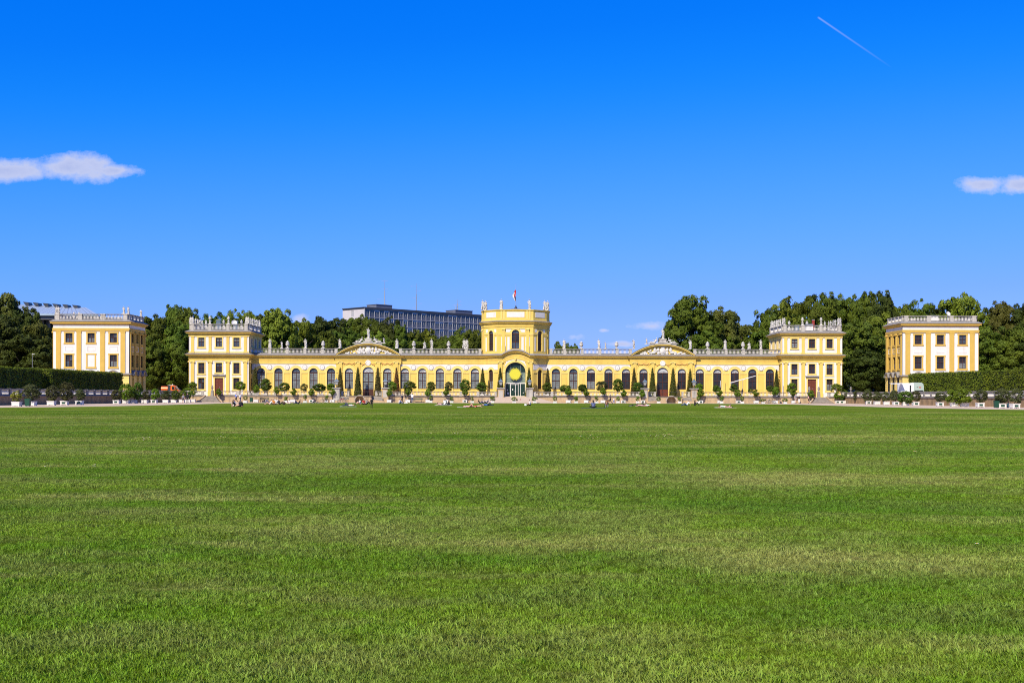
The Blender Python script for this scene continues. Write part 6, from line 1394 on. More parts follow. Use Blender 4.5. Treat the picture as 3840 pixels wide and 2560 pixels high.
# ---------------- bicycles
def bike_meshes():
    r = .34; w = MB()
    for k in range(20):
        a, b = 2 * math.pi * k / 20, 2 * math.pi * (k + 1) / 20; w.tube((r * math.cos(a), 0, r * math.sin(a)), (r * math.cos(b), 0, r * math.sin(b)), .026, .026, 5, cap=False)
    ty = w.mesh('tyre', mat('rubber', (.012, .012, .012), .8))
    w = MB()
    for k in range(20): a, b = 2 * math.pi * k / 20, 2 * math.pi * (k + 1) / 20; w.tube(((r - .04) * math.cos(a), 0, (r - .04) * math.sin(a)), ((r - .04) * math.cos(b), 0, (r - .04) * math.sin(b)), .014, .014, 4, cap=False)
    for k in range(12): a = 2 * math.pi * k / 12; w.tube((0, 0, 0), ((r - .04) * math.cos(a), 0, (r - .04) * math.sin(a)), .005, .005, 3)
    w.tube((0, -.05, 0), (0, .05, 0), .03, .03, 6); rim = w.mesh('rim', STEEL)
    f = MB()
    for a, b, q in (((-.15, 0, .32), (.42, 0, .86), .022), ((-.15, 0, .32), (-.3, 0, .82), .02), ((-.29, 0, .78), (.40, 0, .80), .02), ((-.15, 0, .32), (-.52, 0, .34), .014), ((-.29, 0, .76), (-.52, 0, .34), .012), ((.40, 0, .9), (.54, 0, .34), .017)): f.tube(a, b, q, q, 6)
    fm = f.v, f.f, f.m
    h = MB(); h.path([(.33, -.29, .98), (.40, -.2, 1.02), (.41, 0, 1.0), (.40, .2, 1.02), (.33, .29, .98)], .015); h.tube((.40, 0, .88), (.41, 0, 1.0), .016, .016, 5); hm = h.mesh('handlebar', IRON)
    s = MB(); s.blob((-.33, 0, .92), (.15, .08, .035), 8, 4); s.blob((-.22, 0, .92), (.12, .035, .03), 8, 4); s.tube((-.3, 0, .8), (-.32, 0, .91), .014, .014, 5); sm = s.mesh('saddle', mat('rubber', (0, 0, 0)))
    p = MB(); p.tube((-.15, -.02, .32), (-.15, .02, .32), .09, .09, 10); p.tube((-.15, -.1, .32), (-.05, -.1, .2), .012, .012, 4); p.box(-.1, .0, -.18, -.1, .185, .205); p.tube((-.15, .1, .32), (-.25, .1, .44), .012, .012, 4); p.box(-.3, -.2, .1, .18, .435, .455); pm = p.mesh('pedals', STEEL)
    return ty, rim, fm, hm, sm, pm
BK = bike_meshes(); _bf = {}
def bicycle(z, x, y, rot, c, label, lean=4, basket=False):
    gx, gy = ground(*z(x, y)); gy = min(gy, 248.4); gx = X(z(x, y)[0], gy)
    o = empty('bicycle', (gx, gy, 0), label, 'bicycle', 'bicycles'); o.rotation_euler = (R(lean), 0, R(rot)); o.location.z = .03 if lean > 40 else 0
    if c not in _bf: b = MB(); b.v, b.f, b.m = BK[2]; _bf[c] = b.mesh('frame', mat('bike_' + c, CL[c], .35, .05, spec=.5))
    link('frame', _bf[c], o, local=True)
    for wx in (-.52, .54): w = link('wheel', BK[1], o, (wx, 0, .345), local=True); link('tyre', BK[0], w)
    link('handlebar', BK[3], o, local=True); link('saddle', BK[4], o, local=True); link('pedals', BK[5], o, local=True)
    if basket: MB().frustum(.62, 0, .78, 1.0, .24, .3, .32, .38).build('basket', mat('wicker', (.2, .12, .05), .9), o, local=True)
bicycle(z1, 1700, 1412, 10, 'black', 'black bicycle leaning among the left tubs'); bicycle(z2, 1905, 1410, 5, 'grey', 'grey bicycle lying on the path before the left wing', 75); bicycle(z2, 2010, 1404, 170, 'black', 'black bicycle standing beside the left pedestal', 5); bicycle(z2, 2050, 1404, 30, 'navy', 'navy bicycle standing close to the left lamp pedestal', 5)
bicycle(z2, 2225, 1404, 15, 'red', 'dark red bicycle before the left double stairs', 5); bicycle(z3, 255, 1412, 0, 'black', 'black bicycle parked before the left stairs', 5); bicycle(z3, 300, 1412, 160, 'grey', 'grey bicycle parked before the left stairs', 5)
bicycle(z5, 895, 1466, 70, 'red', 'pink-red bicycle standing on the lawn before the right wing', 4, True); bicycle(z5, 1230, 1446, 5, 'green', 'green bicycle lying on the lawn', 78)
bicycle(z6, 905, 1406, 10, 'grey', 'grey bicycle against the right terrace wall', 6); bicycle(z6, 955, 1406, 175, 'black', 'black bicycle against the right terrace wall', 6); bicycle(z6, 1060, 1408, 80, 'blue', 'blue bicycle standing end-on by the right terrace wall', 4, True)
bicycle(z6, 1920, 1413, 15, 'black', 'black bicycle by the two people right of the corner stairs', 4); bicycle(z6, 1985, 1413, 165, 'navy', 'navy bicycle by the two people right of the corner stairs', 4)

# ---------------- benches, bins, lamp post
def bench(z, x, y, label):
    gx, gy = ground(*z(x, y)); gy = 248.9; gx = X(z(x, y)[0], gy); o = empty('park_bench', (gx, gy, 0), label, 'bench', 'green benches')
    for k in range(4): MB().box(gx - 1.0, gx + 1.0, gy - .42 + k * .11, gy - .33 + k * .11, .43, .46).build('seat_slat', GREEN, o)
    for k in range(3): MB().box(gx - 1.0, gx + 1.0, gy + .03 + k * .03, gy + .06 + k * .03, .58 + k * .13, .67 + k * .13).build('back_slat', GREEN, o)
    for e in (-.8, .8): b = MB(); b.box(gx + e - .03, gx + e + .03, gy - .4, gy - .34, 0, .43); b.box(gx + e - .03, gx + e + .03, gy - .02, gy + .03, 0, .43); b.box(gx + e - .03, gx + e + .03, gy - .4, gy + .03, .38, .428); b.tube((gx + e, gy + .01, .4), (gx + e, gy + .1, .98), .025, .025, 5); b.build('leg_frame', IRON, o)
bench(z2, 1278, 1385, 'green slatted bench against the wall before the left wing'); bench(z3, 1108, 1395, 'green slatted bench behind the walkers near the left pediment')
def bin_(z, x, y, label):
    gx, gy = ground(*z(x, y)); gy = min(gy, 248.6); gx = X(z(x, y)[0], gy); o = empty('litter_bin', (gx, gy, 0), label, 'bin', 'green litter bins')
    MB().frustum(gx, gy, .05, .92, .55, .5, .62, .56).build('body', GREEN, o); MB().box(gx - .34, gx + .34, gy - .31, gy + .31, .92, .98).build('lid', GREEN, o)
    for e in (-1, 1): MB().tube((gx + e * .2, gy, -.01), (gx + e * .2, gy, .08), .03, .03, 6).build('foot', IRON, o)
bin_(z1, 342, 1448, 'dark green litter bin between tubs on the left path'); bin_(z2, 1120, 1397, 'dark green litter bin before the left wing'); bin_(z7, 1950, 1466, 'dark green litter bin beside the last tubs at right')
def street_lamp():
    Y = 262; x = X(121, Y); zt = Z(1328, Y, 121); o = empty('street_lamp', (x, Y, T), 'slim grey street lamp in front of the trees at the left', 'street lamp')
    MB().tube((x, Y, T), (x, Y, zt), .06, .04, 6).build('post', STEEL, o); b = MB(); b.box(x - .05, x + .5, Y - .1, Y + .1, zt - .02, zt + .08); b.build('lamp_head', WHITEP, o)
street_lamp()

# ---------------- vehicles
def van():
    Y = 247.0; x0 = X(611, Y); o = empty('utility_truck', (x0, Y, T), 'orange utility truck with a tank parked beside the left corner pavilion', 'truck')
    M = Matrix.Translation((x0, Y, T)) @ Matrix.Scale(.88, 4); org = mat('orange_paint', (.75, .14, .015), .35, .03, spec=.5); dk = mat('truck_dark', (.03, .032, .035), .5)
    b = MB(); b.T = M; b.prism([(2.1, .45), (4.35, .45), (4.4, .95), (4.25, 1.25), (3.75, 1.4), (3.1, 2.35), (2.75, 2.5), (2.1, 2.5)], -.9, .9); b.build('cab', org, o)
    b = MB(); b.T = M; b.prism([(3.3, 1.45), (3.68, 1.45), (3.1, 2.25), (2.95, 2.25)], -.915, -.9); b.build('side_window', GL_DARK, o); b = MB(); b.T = M; b.prism([(2.4, 1.45), (3.15, 1.45), (2.85, 2.25), (2.4, 2.25)], -.92, -.905); b.build('side_window', GL_DARK, o)
    b = MB(); b.T = M; b.add([(3.79, -.8, 1.42), (3.79, .8, 1.42), (3.15, .75, 2.33), (3.15, -.75, 2.33)], [(0, 1, 2, 3)]); b.build('windscreen', GL_DARK, o)
    b = MB(); b.T = M; b.box(-.6, 2.1, -.85, .85, .55, .75); b.box(-.6, 2.1, -.86, .86, .75, 1.1); b.build('bed', mat('truck_grey', (.35, .35, .35), .6), o)
    b = MB(); b.T = M; b.tube((-.3, 0, 1.7), (1.35, 0, 1.7), .58, .58, 14); b.build('tank', org, o); b = MB(); b.T = M; b.box(1.35, 2.05, -.85, .85, 1.1, 2.55); b.build('tool_box', dk, o)
    b = MB(); b.T = M; b.box(1.5, 2.6, -.5, .5, 2.55, 2.62); b.lathe([(.08, 0), (.08, .15), (.02, .2)], (2.3, 0, 2.62), 8); b.build('light_bar', WHITEP, o)
    for wx in (.3, 3.5):
        for wy in (-.82, .82): w = MB(); w.T = M @ Matrix.Translation((wx, wy, .36)) @ Matrix.Rotation(R(90), 4, 'X'); w.lathe([(.2, -.12), (.36, -.11), (.36, .11), (.2, .12)], seg=14); wo = w.build('wheel', mat('rubber', (0, 0, 0)), o); h = MB(); h.T = w.T.copy(); h.lathe([(.19, -.125), (.19, .125)], seg=10); h.build('rim', STEEL, wo)
    for wy in (-.65, .65): b = MB(); b.T = M; b.box(4.36, 4.42, wy - .14, wy + .14, .8, 1.0); b.build('headlight', GL_FAN, o)
    b = MB(); b.T = M; b.box(3.35, 3.5, -1.08, -.93, 1.5, 1.75); b.build('mirror', dk, o)
van()
def trailer():
    Y = 219.5; x0, x1 = X(3372, Y), X(3458, Y); zt = Z(1434, Y, 3410) - T; L_ = x1 - x0; o = empty('food_trailer', (x0, Y, T), 'white and grey-green food trailer with open hatch before the right hedge', 'trailer')
    M = Matrix.Translation((x0, Y - .9, T)); wh = mat('trailer_white', (.78, .78, .76), .4, .03, spec=.5); gr = mat('trailer_green', (.36, .44, .40), .35, .04, spec=.5)
    s = L_ * .56
    b = MB(); b.T = M; b.prism([(0, .4), (s, .4), (s, zt - .08), (0, zt - .12)], 0, 1.9); b.build('box_body', wh, o)
    b = MB(); b.T = M; e = L_; b.prism([(s, .35), (e - .05, .35), (e, .8), (e, zt - .7), (e - .12, zt - .25), (e - .45, zt), (s + .3, zt + .02), (s, zt - .06)], -.05, 1.95); b.build('rounded_front', gr, o)
    b = MB(); b.T = M; b.box(s - .75, s - .45, -.02, .1, 1.0, zt - .5); b.build('hatch_opening', GL_DARK, o); b = MB(); b.T = M; b.box(s + .15, e - .1, -.075, -.05, .75, 1.35); b.build('window', GL_DARK, o)
    red = MB(); red.T = M
    for q in range(10): a = 2 * math.pi * q / 10; red.box(e - .72 + .18 * math.cos(a) - .05, e - .72 + .18 * math.cos(a) + .05, -.062, -.05, 1.88 + .12 * math.sin(a), 1.96 + .12 * math.sin(a))
    red.build('red_emblem', mat('emblem_red', (.5, .08, .05), .6), o); k = MB(); k.T = M; k.box(e - 1.35, e - 1.05, -.061, -.05, 1.88, 1.98); k.build('dark_lettering', IRON, o)
    b = MB(); b.T = M; b.add([(-2.2, -1.2, zt - .25), (0.2, -1.2, zt - .2), (.2, .2, zt - .1), (-2.2, .2, zt - .15), (-2.2, -1.2, zt - .3), (.2, -1.2, zt - .25)], [(0, 1, 2, 3), (0, 4, 5, 1)]); b.build('awning', wh, o); b = MB(); b.T = M; b.tube((-2.1, -1.1, 0), (-2.1, -1.1, zt - .26), .03, .03, 5); b.build('awning_pole', STEEL, o)
    for wx in (.9, s + .9): w = MB(); w.T = M @ Matrix.Translation((wx, .05, .34)) @ Matrix.Rotation(R(90), 4, 'X'); w.lathe([(.18, -.1), (.34, -.09), (.34, .09), (.18, .1)], seg=12); w.build('wheel', mat('rubber', (0, 0, 0)), o)
trailer()

# ---------------- statues
def variant(base, **kw): d = dict(POSE[base]); d.update(kw); return d
SP = {
 'contrapposto': variant('stand', lel=(-.34, .06, 1.18), lwr=(-.17, -.10, 1.0), rel=(.27, .02, 1.15), rwr=(.24, -.1, .86), rkn=(.16, -.12, .52), ran=(.18, .04, .1), head=(-.03, -.03, 1.64), chest=(.02, -.01, 1.3)),
 'raise': variant('stand', lel=(-.38, -.08, 1.42), lwr=(-.16, -.16, 1.56), rel=(.3, .04, 1.16), rwr=(.16, -.16, 1.02), lkn=(-.15, -.12, .52), head=(.04, -.03, 1.64)),
 'drape': variant('stand', lel=(-.27, -.06, 1.15), lwr=(-.06, -.2, 1.16), rel=(.32, .02, 1.2), rwr=(.28, -.18, 1.32), rkn=(.13, -.1, .5)),
 'sit': variant('stand', pelvis=(0, .05, .5), chest=(0, .02, .85), neck=(0, 0, 1.03), head=(0, -.03, 1.18), lsh=(-.19, 0, .97), lel=(-.3, .02, .72), lwr=(-.2, -.2, .62), rsh=(.19, 0, .97), rel=(.32, .0, .75), rwr=(.15, -.15, .95), lhip=(-.1, .03, .5), lkn=(-.16, -.38, .55), lan=(-.15, -.36, .12), lto=(-.16, -.5, .06), rhip=(.1, .03, .5), rkn=(.15, -.36, .5), ran=(.18, -.2, .12), rto=(.2, -.36, .06)),
 'recline': dict(pelvis=(0, 0, .2), chest=(-.28, 0, .52), neck=(-.38, 0, .68), head=(-.40, -.03, .84), lsh=(-.45, -.1, .60), lel=(-.62, -.05, .36), lwr=(-.6, -.1, .1), rsh=(-.28, .14, .64), rel=(-.02, -.08, .62), rwr=(.18, -.14, .56), lhip=(.03, -.1, .2), lkn=(.45, -.12, .42), lan=(.68, -.12, .1), lto=(.84, -.16, .07), rhip=(.03, .1, .2), rkn=(.48, .08, .22), ran=(.92, .04, .1), rto=(1.06, -.02, .1)),
}
def statue_caps(k, off=(0, 0, 0), drape=True):
    c = body(SP[k], fingers=False); o = Vector(off); extra = []
    if k in ('contrapposto', 'raise', 'drape') and drape:
        extra = [((.06, .1, .0), (.05, .1, .95), .17, .12, 0), ((-.12, -.1, .98), (.2, -.02, .3), .10, .13, 0), ((.18, .06, 1.35), (.2, .12, .1), .09, .15, 0)]
        if k == 'drape': extra += [((-.08, 0, .9), (-.12, -.02, .06), .16, .2, 0), ((.1, 0, .9), (.1, -.04, .06), .16, .18, 0)]
    if k == 'sit': extra = [((0, .12, .05), (0, .1, .42), .3, .22, 0), ((.1, -.2, .5), (.1, -.2, .1), .14, .2, 0)]
    if k == 'recline': extra = [((-.5, .1, .05), (.5, .1, .08), .18, .12, 0), ((0, 0, .25), (.5, -.02, .2), .16, .14, 0)]
    return [(Vector(p) + o, Vector(q) + o, r0 * .98, r1 * .98, 0) for p, q, r0, r1, m_ in c + extra]
ST = {k: fuse('figure', statue_caps(k), .028, [MARB]) for k in SP}
ST['pair'] = fuse('figure', statue_caps('contrapposto', (-.24, 0, 0)) + statue_caps('raise', (.26, .1, -.05)) + [(Vector((-.45, -.15, .1)), Vector((-.4, -.12, .7)), .16, .1, 0), (Vector((-.4, -.12, .7)), Vector((-.38, -.14, .86)), .09, .1, 0)], .03, [MARB])
PLM = MB(); PLM.frustum(0, 0, 0, .16, .66, .6, .58, .54); PLM = PLM.mesh('plinth', MARB)
def statue(px, z, Y, kind, h, label, rot=0.0, plinth=True, group='roof statues'):
    x = X(px, Y); o = empty('statue', (x, Y, z), label, 'statue', group, R(rot))
    if plinth: link('plinth', PLM, o, local=True)
    s = h / {'sit': 1.3, 'recline': .96}.get(kind, 1.76); link('figure', ST[kind], o, (0, 0, .15 if plinth else 0), local=True, scale=s)
UM = MB(); UM.lathe([(.28, 0), (.28, .12), (.12, .2), (.1, .32), (.3, .5), (.36, .75), (.32, .92), (.2, 1.0), (.3, 1.06), (.34, 1.12), (.2, 1.2), (.12, 1.32), (.02, 1.42)], seg=12); UMV = UM.mesh('vase', MARB, True)
def urn(px, z, Y, h, label, tall=False, group='roof urns'):
    x = X(px, Y); o = empty('stone_urn', (x, Y, z), label, 'urn', group); s = h / (2.0 if tall else 1.42)
    b = MB(); b.frustum(0, 0, 0, .14, .62, .62, .56, .56)
    if tall: b.frustum(0, 0, .14, .56, .42, .42, .36, .36); b.frustum(0, 0, .56, .64, .54, .54, .54, .54)
    b.build('foot', MARB, o, local=True, scale=(s, s, s))
    link('vase', UMV, o, (0, 0, (.62 if tall else .0) * s), local=True, scale=(s, s, s * .97))
YB = 261.25; ZB_ = 11.94
ROOF = [(1012, 'drape'), (1056, 'putto'), (1078, 'urn'), (1145, 'contrapposto'), (1211.6, 'urn'), (1273.5, 'raise'), (1439, 'putto'), (1488, 'drape'), (1551.5, 'urn'), (1592, 'sit'), (1618, 'contrapposto'), (1682, 'urn'), (1745, 'pair'),
        (2115, 'drape'), (2179.7, 'urn'), (2245, 'contrapposto'), (2270, 'putto'), (2311.6, 'urn'), (2375.6, 'raise'), (2424, 'putto'), (2587.7, 'contrapposto'), (2653, 'urn'), (2719, 'drape'), (2786, 'urn'), (2809, 'sit'), (2852, 'raise')]
wd = {'drape': 'robed standing', 'contrapposto': 'standing', 'raise': 'arm-raising', 'sit': 'seated', 'putto': 'small child', 'pair': 'two-figure'}
for side, lst in (('left', [q for q in ROOF if q[0] < 1900]), ('right', [q for q in ROOF if q[0] > 1900])):
    for i, (px, k) in enumerate(lst):
        if k == 'urn': urn(px, ZB_, YB, 1.75, 'stone urn on the %s wing roof balustrade, %s ornament from the left' % (side, ORD[i]))
        elif k == 'putto': statue(px, ZB_ + (1.05 if px in (1439, 2424) else 0), YB + .8 if px not in (1439, 2424) else YB - .6, 'raise', 1.42 if px not in (1439, 2424) else 1.2, 'small stone child figure on the %s wing roof, %s ornament from the left' % (side, ORD[i]), random.uniform(-30, 30))
        elif k == 'sit': statue(px, ZB_, YB, 'sit', 1.45, 'seated stone figure on the %s wing roof, %s ornament from the left' % (side, ORD[i]), random.uniform(-25, 25))
        else: statue(px, ZB_, YB, k, 2.0, '%s statue on the %s wing roof, %s ornament from the left' % (wd[k], side, ORD[i]), random.uniform(-25, 25))
for s, side in ((-1, 'left'), (1, 'right')):
    c = XC + s * 32.7; pxc = 1920 + c * F / 260.6
    statue(pxc, 14.15, 260.75, 'raise' if s < 0 else 'contrapposto', 2.15, 'standing statue on the pedestal crowning the %s pediment' % side, 0)
    for e, w_ in ((-1, 'left'), (1, 'right')):
        x = pxc + e * 1.95 * F / 260.5; o = empty('reclining_statue', (X(x, 260.5), 260.5, 12.95), 'reclining stone figure on the %s slope of the %s pediment' % (w_, side), 'statue', 'pediment figures')
        link('figure', ST['recline'], o, local=True, scale=(1.5 * e * -1 * -1, 1.5, 1.55))
for px, k, w_ in ((1815, 'pair', 'left corner of the tower roof'), (1879, 'drape', 'tower parapet left of the flag'), (1984.5, 'contrapposto', 'tower parapet right of the flag'), (2047.5, 'pair', 'right corner of the tower roof')):
    Y = 261.2 if k == 'pair' else 258.4; statue(px, 20.44, Y, k, 2.15, 'stone %s statue on the %s' % ('pair' if k == 'pair' else 'single', w_), 0, group='tower statues')
for s, side in ((-1, 'left'), (1, 'right')):
    cx = XC + s * 65.2; z = 17.14; pxf = lambda x, Y: 1920 + x * F / Y
    fy, by = 258.25, 270.6
    for q, k in ((-6.15, 'pair'), (-2.05, 'urn'), (2.05, 'urn'), (6.15, 'pair')):
        for Y, row in ((fy, 'front'), (by, 'rear')):
            px = pxf(cx + q, Y)
            pos = {-6.15: 'left corner', -2.05: 'left middle pedestal', 2.05: 'right middle pedestal', 6.15: 'right corner'}[q]
            if k == 'urn': urn(px, z, Y, 1.75, 'tall stone urn on the %s of the %s corner pavilion roof, %s side' % (pos, side, row), True, 'pavilion roof urns')
            else: statue(px, z, Y, 'pair' if row == 'front' else 'drape', 1.55, 'stone %s on the %s of the %s corner pavilion roof, %s side' % ('child pair' if row == 'front' else 'figure', pos, side, row), s * 20, group='pavilion roof figures')
    for e, w_ in ((-1, 'left'), (1, 'right')):
        for t, k in ((.2, 'putto'), (.36, 'urn'), (.5, 'putto'), (.66, 'urn'), (.8, 'putto')):
            Y = fy + (by - fy) * t; px = pxf(cx + e * 6.38, Y); nth = {.2: 'first', .36: 'second', .5: 'third', .66: 'fourth', .8: 'fifth'}[t]
            if k == 'urn': urn(px, z, Y, 1.5, 'stone urn on the %s edge of the %s corner pavilion roof, %s from the front' % (w_, side, nth), True, 'pavilion roof urns')
            else: statue(px, z, Y, 'contrapposto' if t != .5 else 'raise', 1.4, 'small figure on the %s edge of the %s corner pavilion roof, %s from front' % (w_, side, nth), e * 40, group='pavilion roof figures')
zt_ = 1.5 + (399.3 - 315 / 3.267) * 240 / F
for px, Y, k, w_ in ((215, 240.4, 'pair', 'front left corner'), (463, 240.4, 'contrapposto', 'front right pedestal, left of two'), (480, 240.6, 'raise', 'front right corner, right of two'), (528, 249.8, 'drape', 'rear right corner'), (277, 249.9, 'sit', 'rear parapet, left of two'), (296, 249.9, 'sit', 'rear parapet, right of two')):
    statue(px, zt_ + .02, Y, k, 1.45 if k != 'sit' else 1.0, 'stone figure on the %s of the left detached pavilion roof' % w_, 0, group='detached pavilion figures')
for px, lab in ((796, 'beside the left corner pavilion door'), (3034.6, 'left of the right corner pavilion door'), (3070.5, 'right of the right corner pavilion door'), (3191, 'right of the right corner pavilion')):
    Y = 254.5; x = X(px, Y); o = empty('garden_urn', (x, Y, T), 'small dark garden urn on a stone block ' + lab, 'urn', 'garden urns on the terrace'); MB().frustum(0, 0, 0, 1.15, .62, .62, .52, .52).build('block', DSTONE, o, local=True); link('vase', UMV, o, (0, 0, 1.15), local=True, scale=(.75, .75, .85)).data = UM.mesh('vase', DSTONE, True)

# ---------------- roof equipment and the slanted pole instrument
def dish(px, Y, z, r, label):
    x = X(px, Y); o = empty('satellite_dish', (x, Y, z), label, 'satellite dish'); MB().tube((0, 0, 0), (0, 0, 1.0), .05, .05, 6).build('post', STEEL, o, local=True)
    b = MB(); b.T = Matrix.Translation((0, -.1, 1.3)) @ Matrix.Rotation(R(65), 4, 'X') @ Matrix.Rotation(R(20), 4, 'Y'); b.lathe([(.02, 0), (r * .6, .06), (r, .2), (r * .98, .22), (r * .58, .09), (.02, .03)], seg=16); b.build('reflector', WHITEP, o, local=True)
    MB().tube((0, -.1, 1.3), (.1, -.75, 1.45), .02, .02, 4).build('feed_arm', STEEL, o, local=True)
dish(3553, 246, 16.9 + .6, .5, 'white satellite dish on the right detached pavilion roof'); dish(878, 264, 16.4, .62, 'white satellite dish on the left corner pavilion roof')
def roofbox(px, Y, z, w, h, m_, label):
    x = X(px, Y); o = empty('roof_hatch', (x, Y, z), label, 'roof hatch', 'roof hatches'); MB().frustum(0, 0, 0, h, w, w * .8, w * .94, w * .76).build('box', m_, o, local=True); MB().box(-w * .53, w * .53, -w * .45, w * .45, h, h + .1).build('lid', STEEL, o, local=True)
roofbox(3500, 245, 16.7, 1.6, 1.6, WHITEP, 'pale roof hatch on the right detached pavilion'); roofbox(820, 266, 15.76, 1.0, 2.6, LEAD, 'dark roof hatch on the left corner pavilion, left one'); roofbox(884, 266, 15.76, 1.0, 2.5, LEAD, 'dark roof hatch beside the satellite dish'); roofbox(3033, 265, 15.76, 1.6, 1.9, WHITEP, 'white roof hatch on the right corner pavilion'); roofbox(3049, 266, 15.76, .55, 3.0, mat('rust_red', (.25, .03, .02), .6), 'narrow red roof hatch on the right corner pavilion'); roofbox(2988, 265, 15.76, 1.0, 1.7, LEAD, 'grey roof hatch on the right corner pavilion')
def instrument():
    Y = 253.2; a = (X(2737.7, Y), Y, Z(1435.5, Y, 2738)); b = (X(2832.6, Y), Y - .3, Z(1409, Y, 2833)); o = empty('slanted_instrument', (a[0], Y, T), 'long white slanted sighting beam on thin posts before the right wing', 'instrument')
    m_ = tuple((p + q) / 2 for p, q in zip(a, b)); MB().tube(a, b, .10, .07, 8).build('beam', WHITEP, o); MB().tube((m_[0], m_[1], T), m_, .045, .045, 6).build('post', STEEL, o); MB().tube((a[0] + .3, Y, T), (a[0] + .3, Y, a[2] + .1), .03, .03, 5).build('post', STEEL, o); MB().box(m_[0] - .15, m_[0] + .15, m_[1] - .12, m_[1] + .12, m_[2] - .12, m_[2] + .12).build('bracket', WHITEP, o)
    for px, t, w in ((2720, 1436, .045), (2698, 1427, .06), (2938.5, 1447, .04)):
        x = X(px, Y); MB().tube((x, Y, T), (x + (.25 if px == 2698 else 0), Y, Z(t, Y, px)), w, w, 6).build('pole', IRON if px != 2698 else WHITEP, None, label='thin %s pole standing on the terrace %s' % ('white' if px == 2698 else 'dark', {2720: 'left of the slanted beam', 2698: 'furthest left before the right wing', 2938.5: 'before the right corner pavilion'}[px]), cat='pole')
instrument()

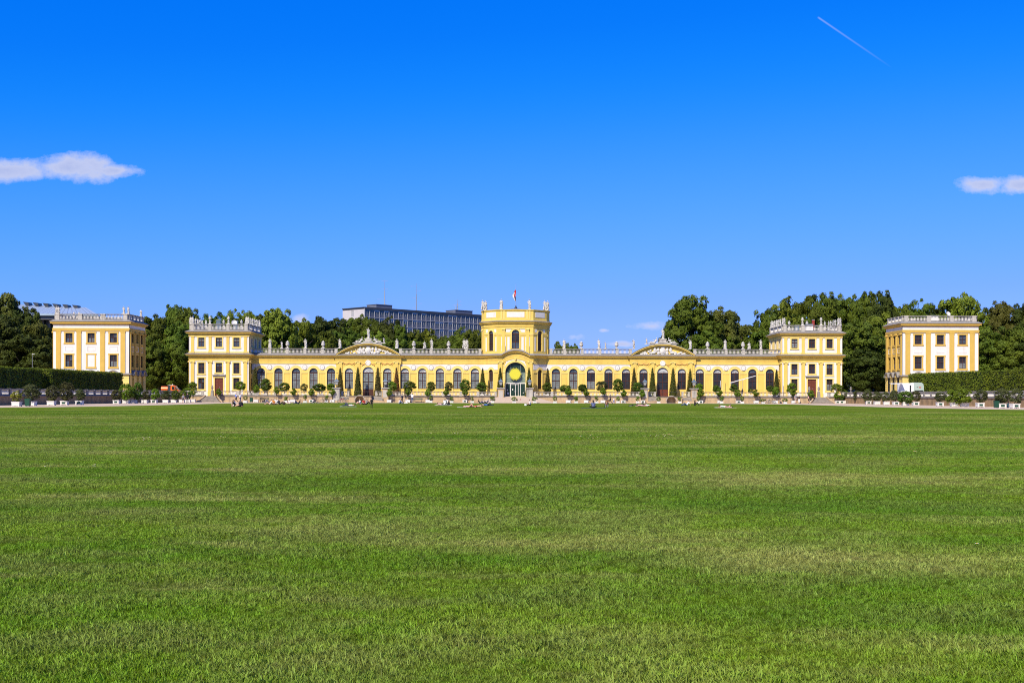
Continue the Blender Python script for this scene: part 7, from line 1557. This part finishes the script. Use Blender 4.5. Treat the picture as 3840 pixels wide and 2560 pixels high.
# ================================================================== GRASS
def grass():
    rr = random.Random(2); me = MB()
    for i in range(16):      # one tuft of bent blades
        a = rr.random() * 6.283; d = rr.random() * .055; bx, by = d * math.cos(a), d * math.sin(a); h = .012 + .022 * rr.random(); w = .0022 + .0018 * rr.random(); la = rr.random() * 6.283; ln = h * (.25 + .75 * rr.random()); fa = rr.random() * 6.283
        sx, sy = w * math.cos(fa), w * math.sin(fa); m1 = (bx + ln * .35 * math.cos(la), by + ln * .35 * math.sin(la), h * .62); tp = (bx + ln * math.cos(la), by + ln * math.sin(la), h)
        me.add([(bx - sx, by - sy, -.004), (bx + sx, by + sy, -.004), (m1[0] + sx * .8, m1[1] + sy * .8, m1[2]), (m1[0] - sx * .8, m1[1] - sy * .8, m1[2]), tp], [(0, 1, 2, 3), (3, 2, 4)])
    gm = lawn_material(False)
    tuft = me.build('grass_tuft', gm, None, loc=(.4, 7.4, 0.0), kind='stuff', label='short tuft of grass on the lawn', cat='grass')
    fl = MB()
    fl.lathe([(.002, -.05), (.002, 0)], (0, 0, .05), 4, 1)
    for k in range(8): a = 2 * math.pi * k / 8; fl.add([(0, 0, .05), (.016 * math.cos(a - .3), .016 * math.sin(a - .3), .053), (.02 * math.cos(a), .02 * math.sin(a), .052), (.016 * math.cos(a + .3), .016 * math.sin(a + .3), .053)], [(0, 1, 2, 3)], 0)
    fl.lathe([(.007, 0), (.005, .004)], (0, 0, .052), 6, 2)
    daisy = fl.build('daisy', [mat('daisy_white', (.8, .8, .78), .7), gm, mat('daisy_yellow', (.7, .45, .02), .7)], None, loc=(4.6, 11.6, 0), kind='stuff', label='small white daisy in the lawn', cat='flower')
    def scatter(name, obj, zones, smin, smax, seed, label, cat, zscale=True):
        b = MB(); dens = []
        for x0, x1, y0, y1, dn in zones:
            b.quad((x0, y0, .001), (x1, y0, .001), (x1, y1, .001), (x0, y1, .001)); dens.append(dn)
        msh = b.mesh(name, gm); at = msh.attributes.new('dens', 'FLOAT', 'FACE'); at.data.foreach_set('value', dens)
        o = link(name, msh, None, kind='stuff', label=label, cat=cat)
        ng = bpy.data.node_groups.new(name, 'GeometryNodeTree'); ng.interface.new_socket('Geometry', in_out='INPUT', socket_type='NodeSocketGeometry'); ng.interface.new_socket('Geometry', in_out='OUTPUT', socket_type='NodeSocketGeometry')
        N = ng.nodes; L = ng.links; gi = N.new('NodeGroupInput'); go = N.new('NodeGroupOutput')
        dp = N.new('GeometryNodeDistributePointsOnFaces'); dp.inputs['Seed'].default_value = seed; na = N.new('GeometryNodeInputNamedAttribute'); na.data_type = 'FLOAT'; na.inputs[0].default_value = 'dens'
        L.new(gi.outputs[0], dp.inputs['Mesh']); L.new(na.outputs[0], dp.inputs['Density'])
        oi = N.new('GeometryNodeObjectInfo'); oi.inputs[0].default_value = obj; oi.transform_space = 'ORIGINAL'
        ip = N.new('GeometryNodeInstanceOnPoints'); L.new(dp.outputs['Points'], ip.inputs['Points']); L.new(oi.outputs['Geometry'], ip.inputs['Instance'])
        rz = N.new('FunctionNodeRandomValue'); rz.data_type = 'FLOAT_VECTOR'; rz.inputs[0].default_value = (0, 0, 0); rz.inputs[1].default_value = (.15, .15, 6.283); L.new(rz.outputs[0], ip.inputs['Rotation'])
        rs = N.new('FunctionNodeRandomValue'); rs.data_type = 'FLOAT'; rs.inputs[2].default_value = smin; rs.inputs[3].default_value = smax
        # taller where the turf is lush
        ps = N.new('GeometryNodeInputPosition'); nz = N.new('ShaderNodeTexNoise'); nz.inputs['Scale'].default_value = .9; nz.inputs['Detail'].default_value = 3; L.new(ps.outputs[0], nz.inputs['Vector'])
        mr = N.new('ShaderNodeMapRange'); mr.inputs[1].default_value = .35; mr.inputs[2].default_value = .65; mr.inputs[3].default_value = .6; mr.inputs[4].default_value = 1.25; L.new(nz.outputs[0], mr.inputs[0])
        ml = N.new('ShaderNodeMath'); ml.operation = 'MULTIPLY'; L.new(rs.outputs[1], ml.inputs[0]); L.new(mr.outputs[0], ml.inputs[1]); L.new(ml.outputs[0], ip.inputs['Scale'])
        L.new(ip.outputs[0], go.inputs[0]); md = o.modifiers.new('scatter', 'NODES'); md.node_group = ng
        return o
    Zn = []
    y = 5.0
    while y < 110:
        y2 = y * 1.22; hw = y2 * .46 + 1.2; d = 620 if y < 9 else 420 if y < 16 else 190 if y < 30 else 70 if y < 55 else 18
        Zn.append((-hw, hw, y, min(y2, 110), d)); y = y2
    scatter('grass', tuft, Zn, .75, 1.35, 4, 'short mown grass covering the near lawn', 'grass')
    fz = []; r3 = random.Random(9)
    spots = [(1010, 1645), (850, 1640), (560, 1660), (470, 1648), (300, 1755), (700, 1560), (1200, 1562), (1890, 1552), (1700, 1628), (1950, 1646), (1920, 1645), (2050, 1552), (2300, 1612), (2330, 1640), (2090, 1640), (2930, 1640), (3000, 1650), (3390, 1660), (2650, 1630), (3450, 1700), (2560, 1640), (640, 1655), (330, 1560), (1100, 1648), (2480, 1637), (1320, 1560), (2200, 1555)]
    for px, py in spots:
        x, yy = ground(px, py)
        for k in range(5):      # each cluster is a handful of small loose patches
            w = .12 + yy * .006 * r3.random(); cx, cy = x + r3.gauss(0, .02 * yy + .1), yy + r3.gauss(0, .02 * yy); fz.append((cx - w, cx + w, cy - w, cy + w, 10 + 14 * r3.random()))
    fo = scatter('daisies', daisy, fz, .8, 1.3, 8, 'clusters of white daisies scattered over the lawn', 'flowers')
    fo.modifiers[0].node_group.name = 'daisies'
grass()
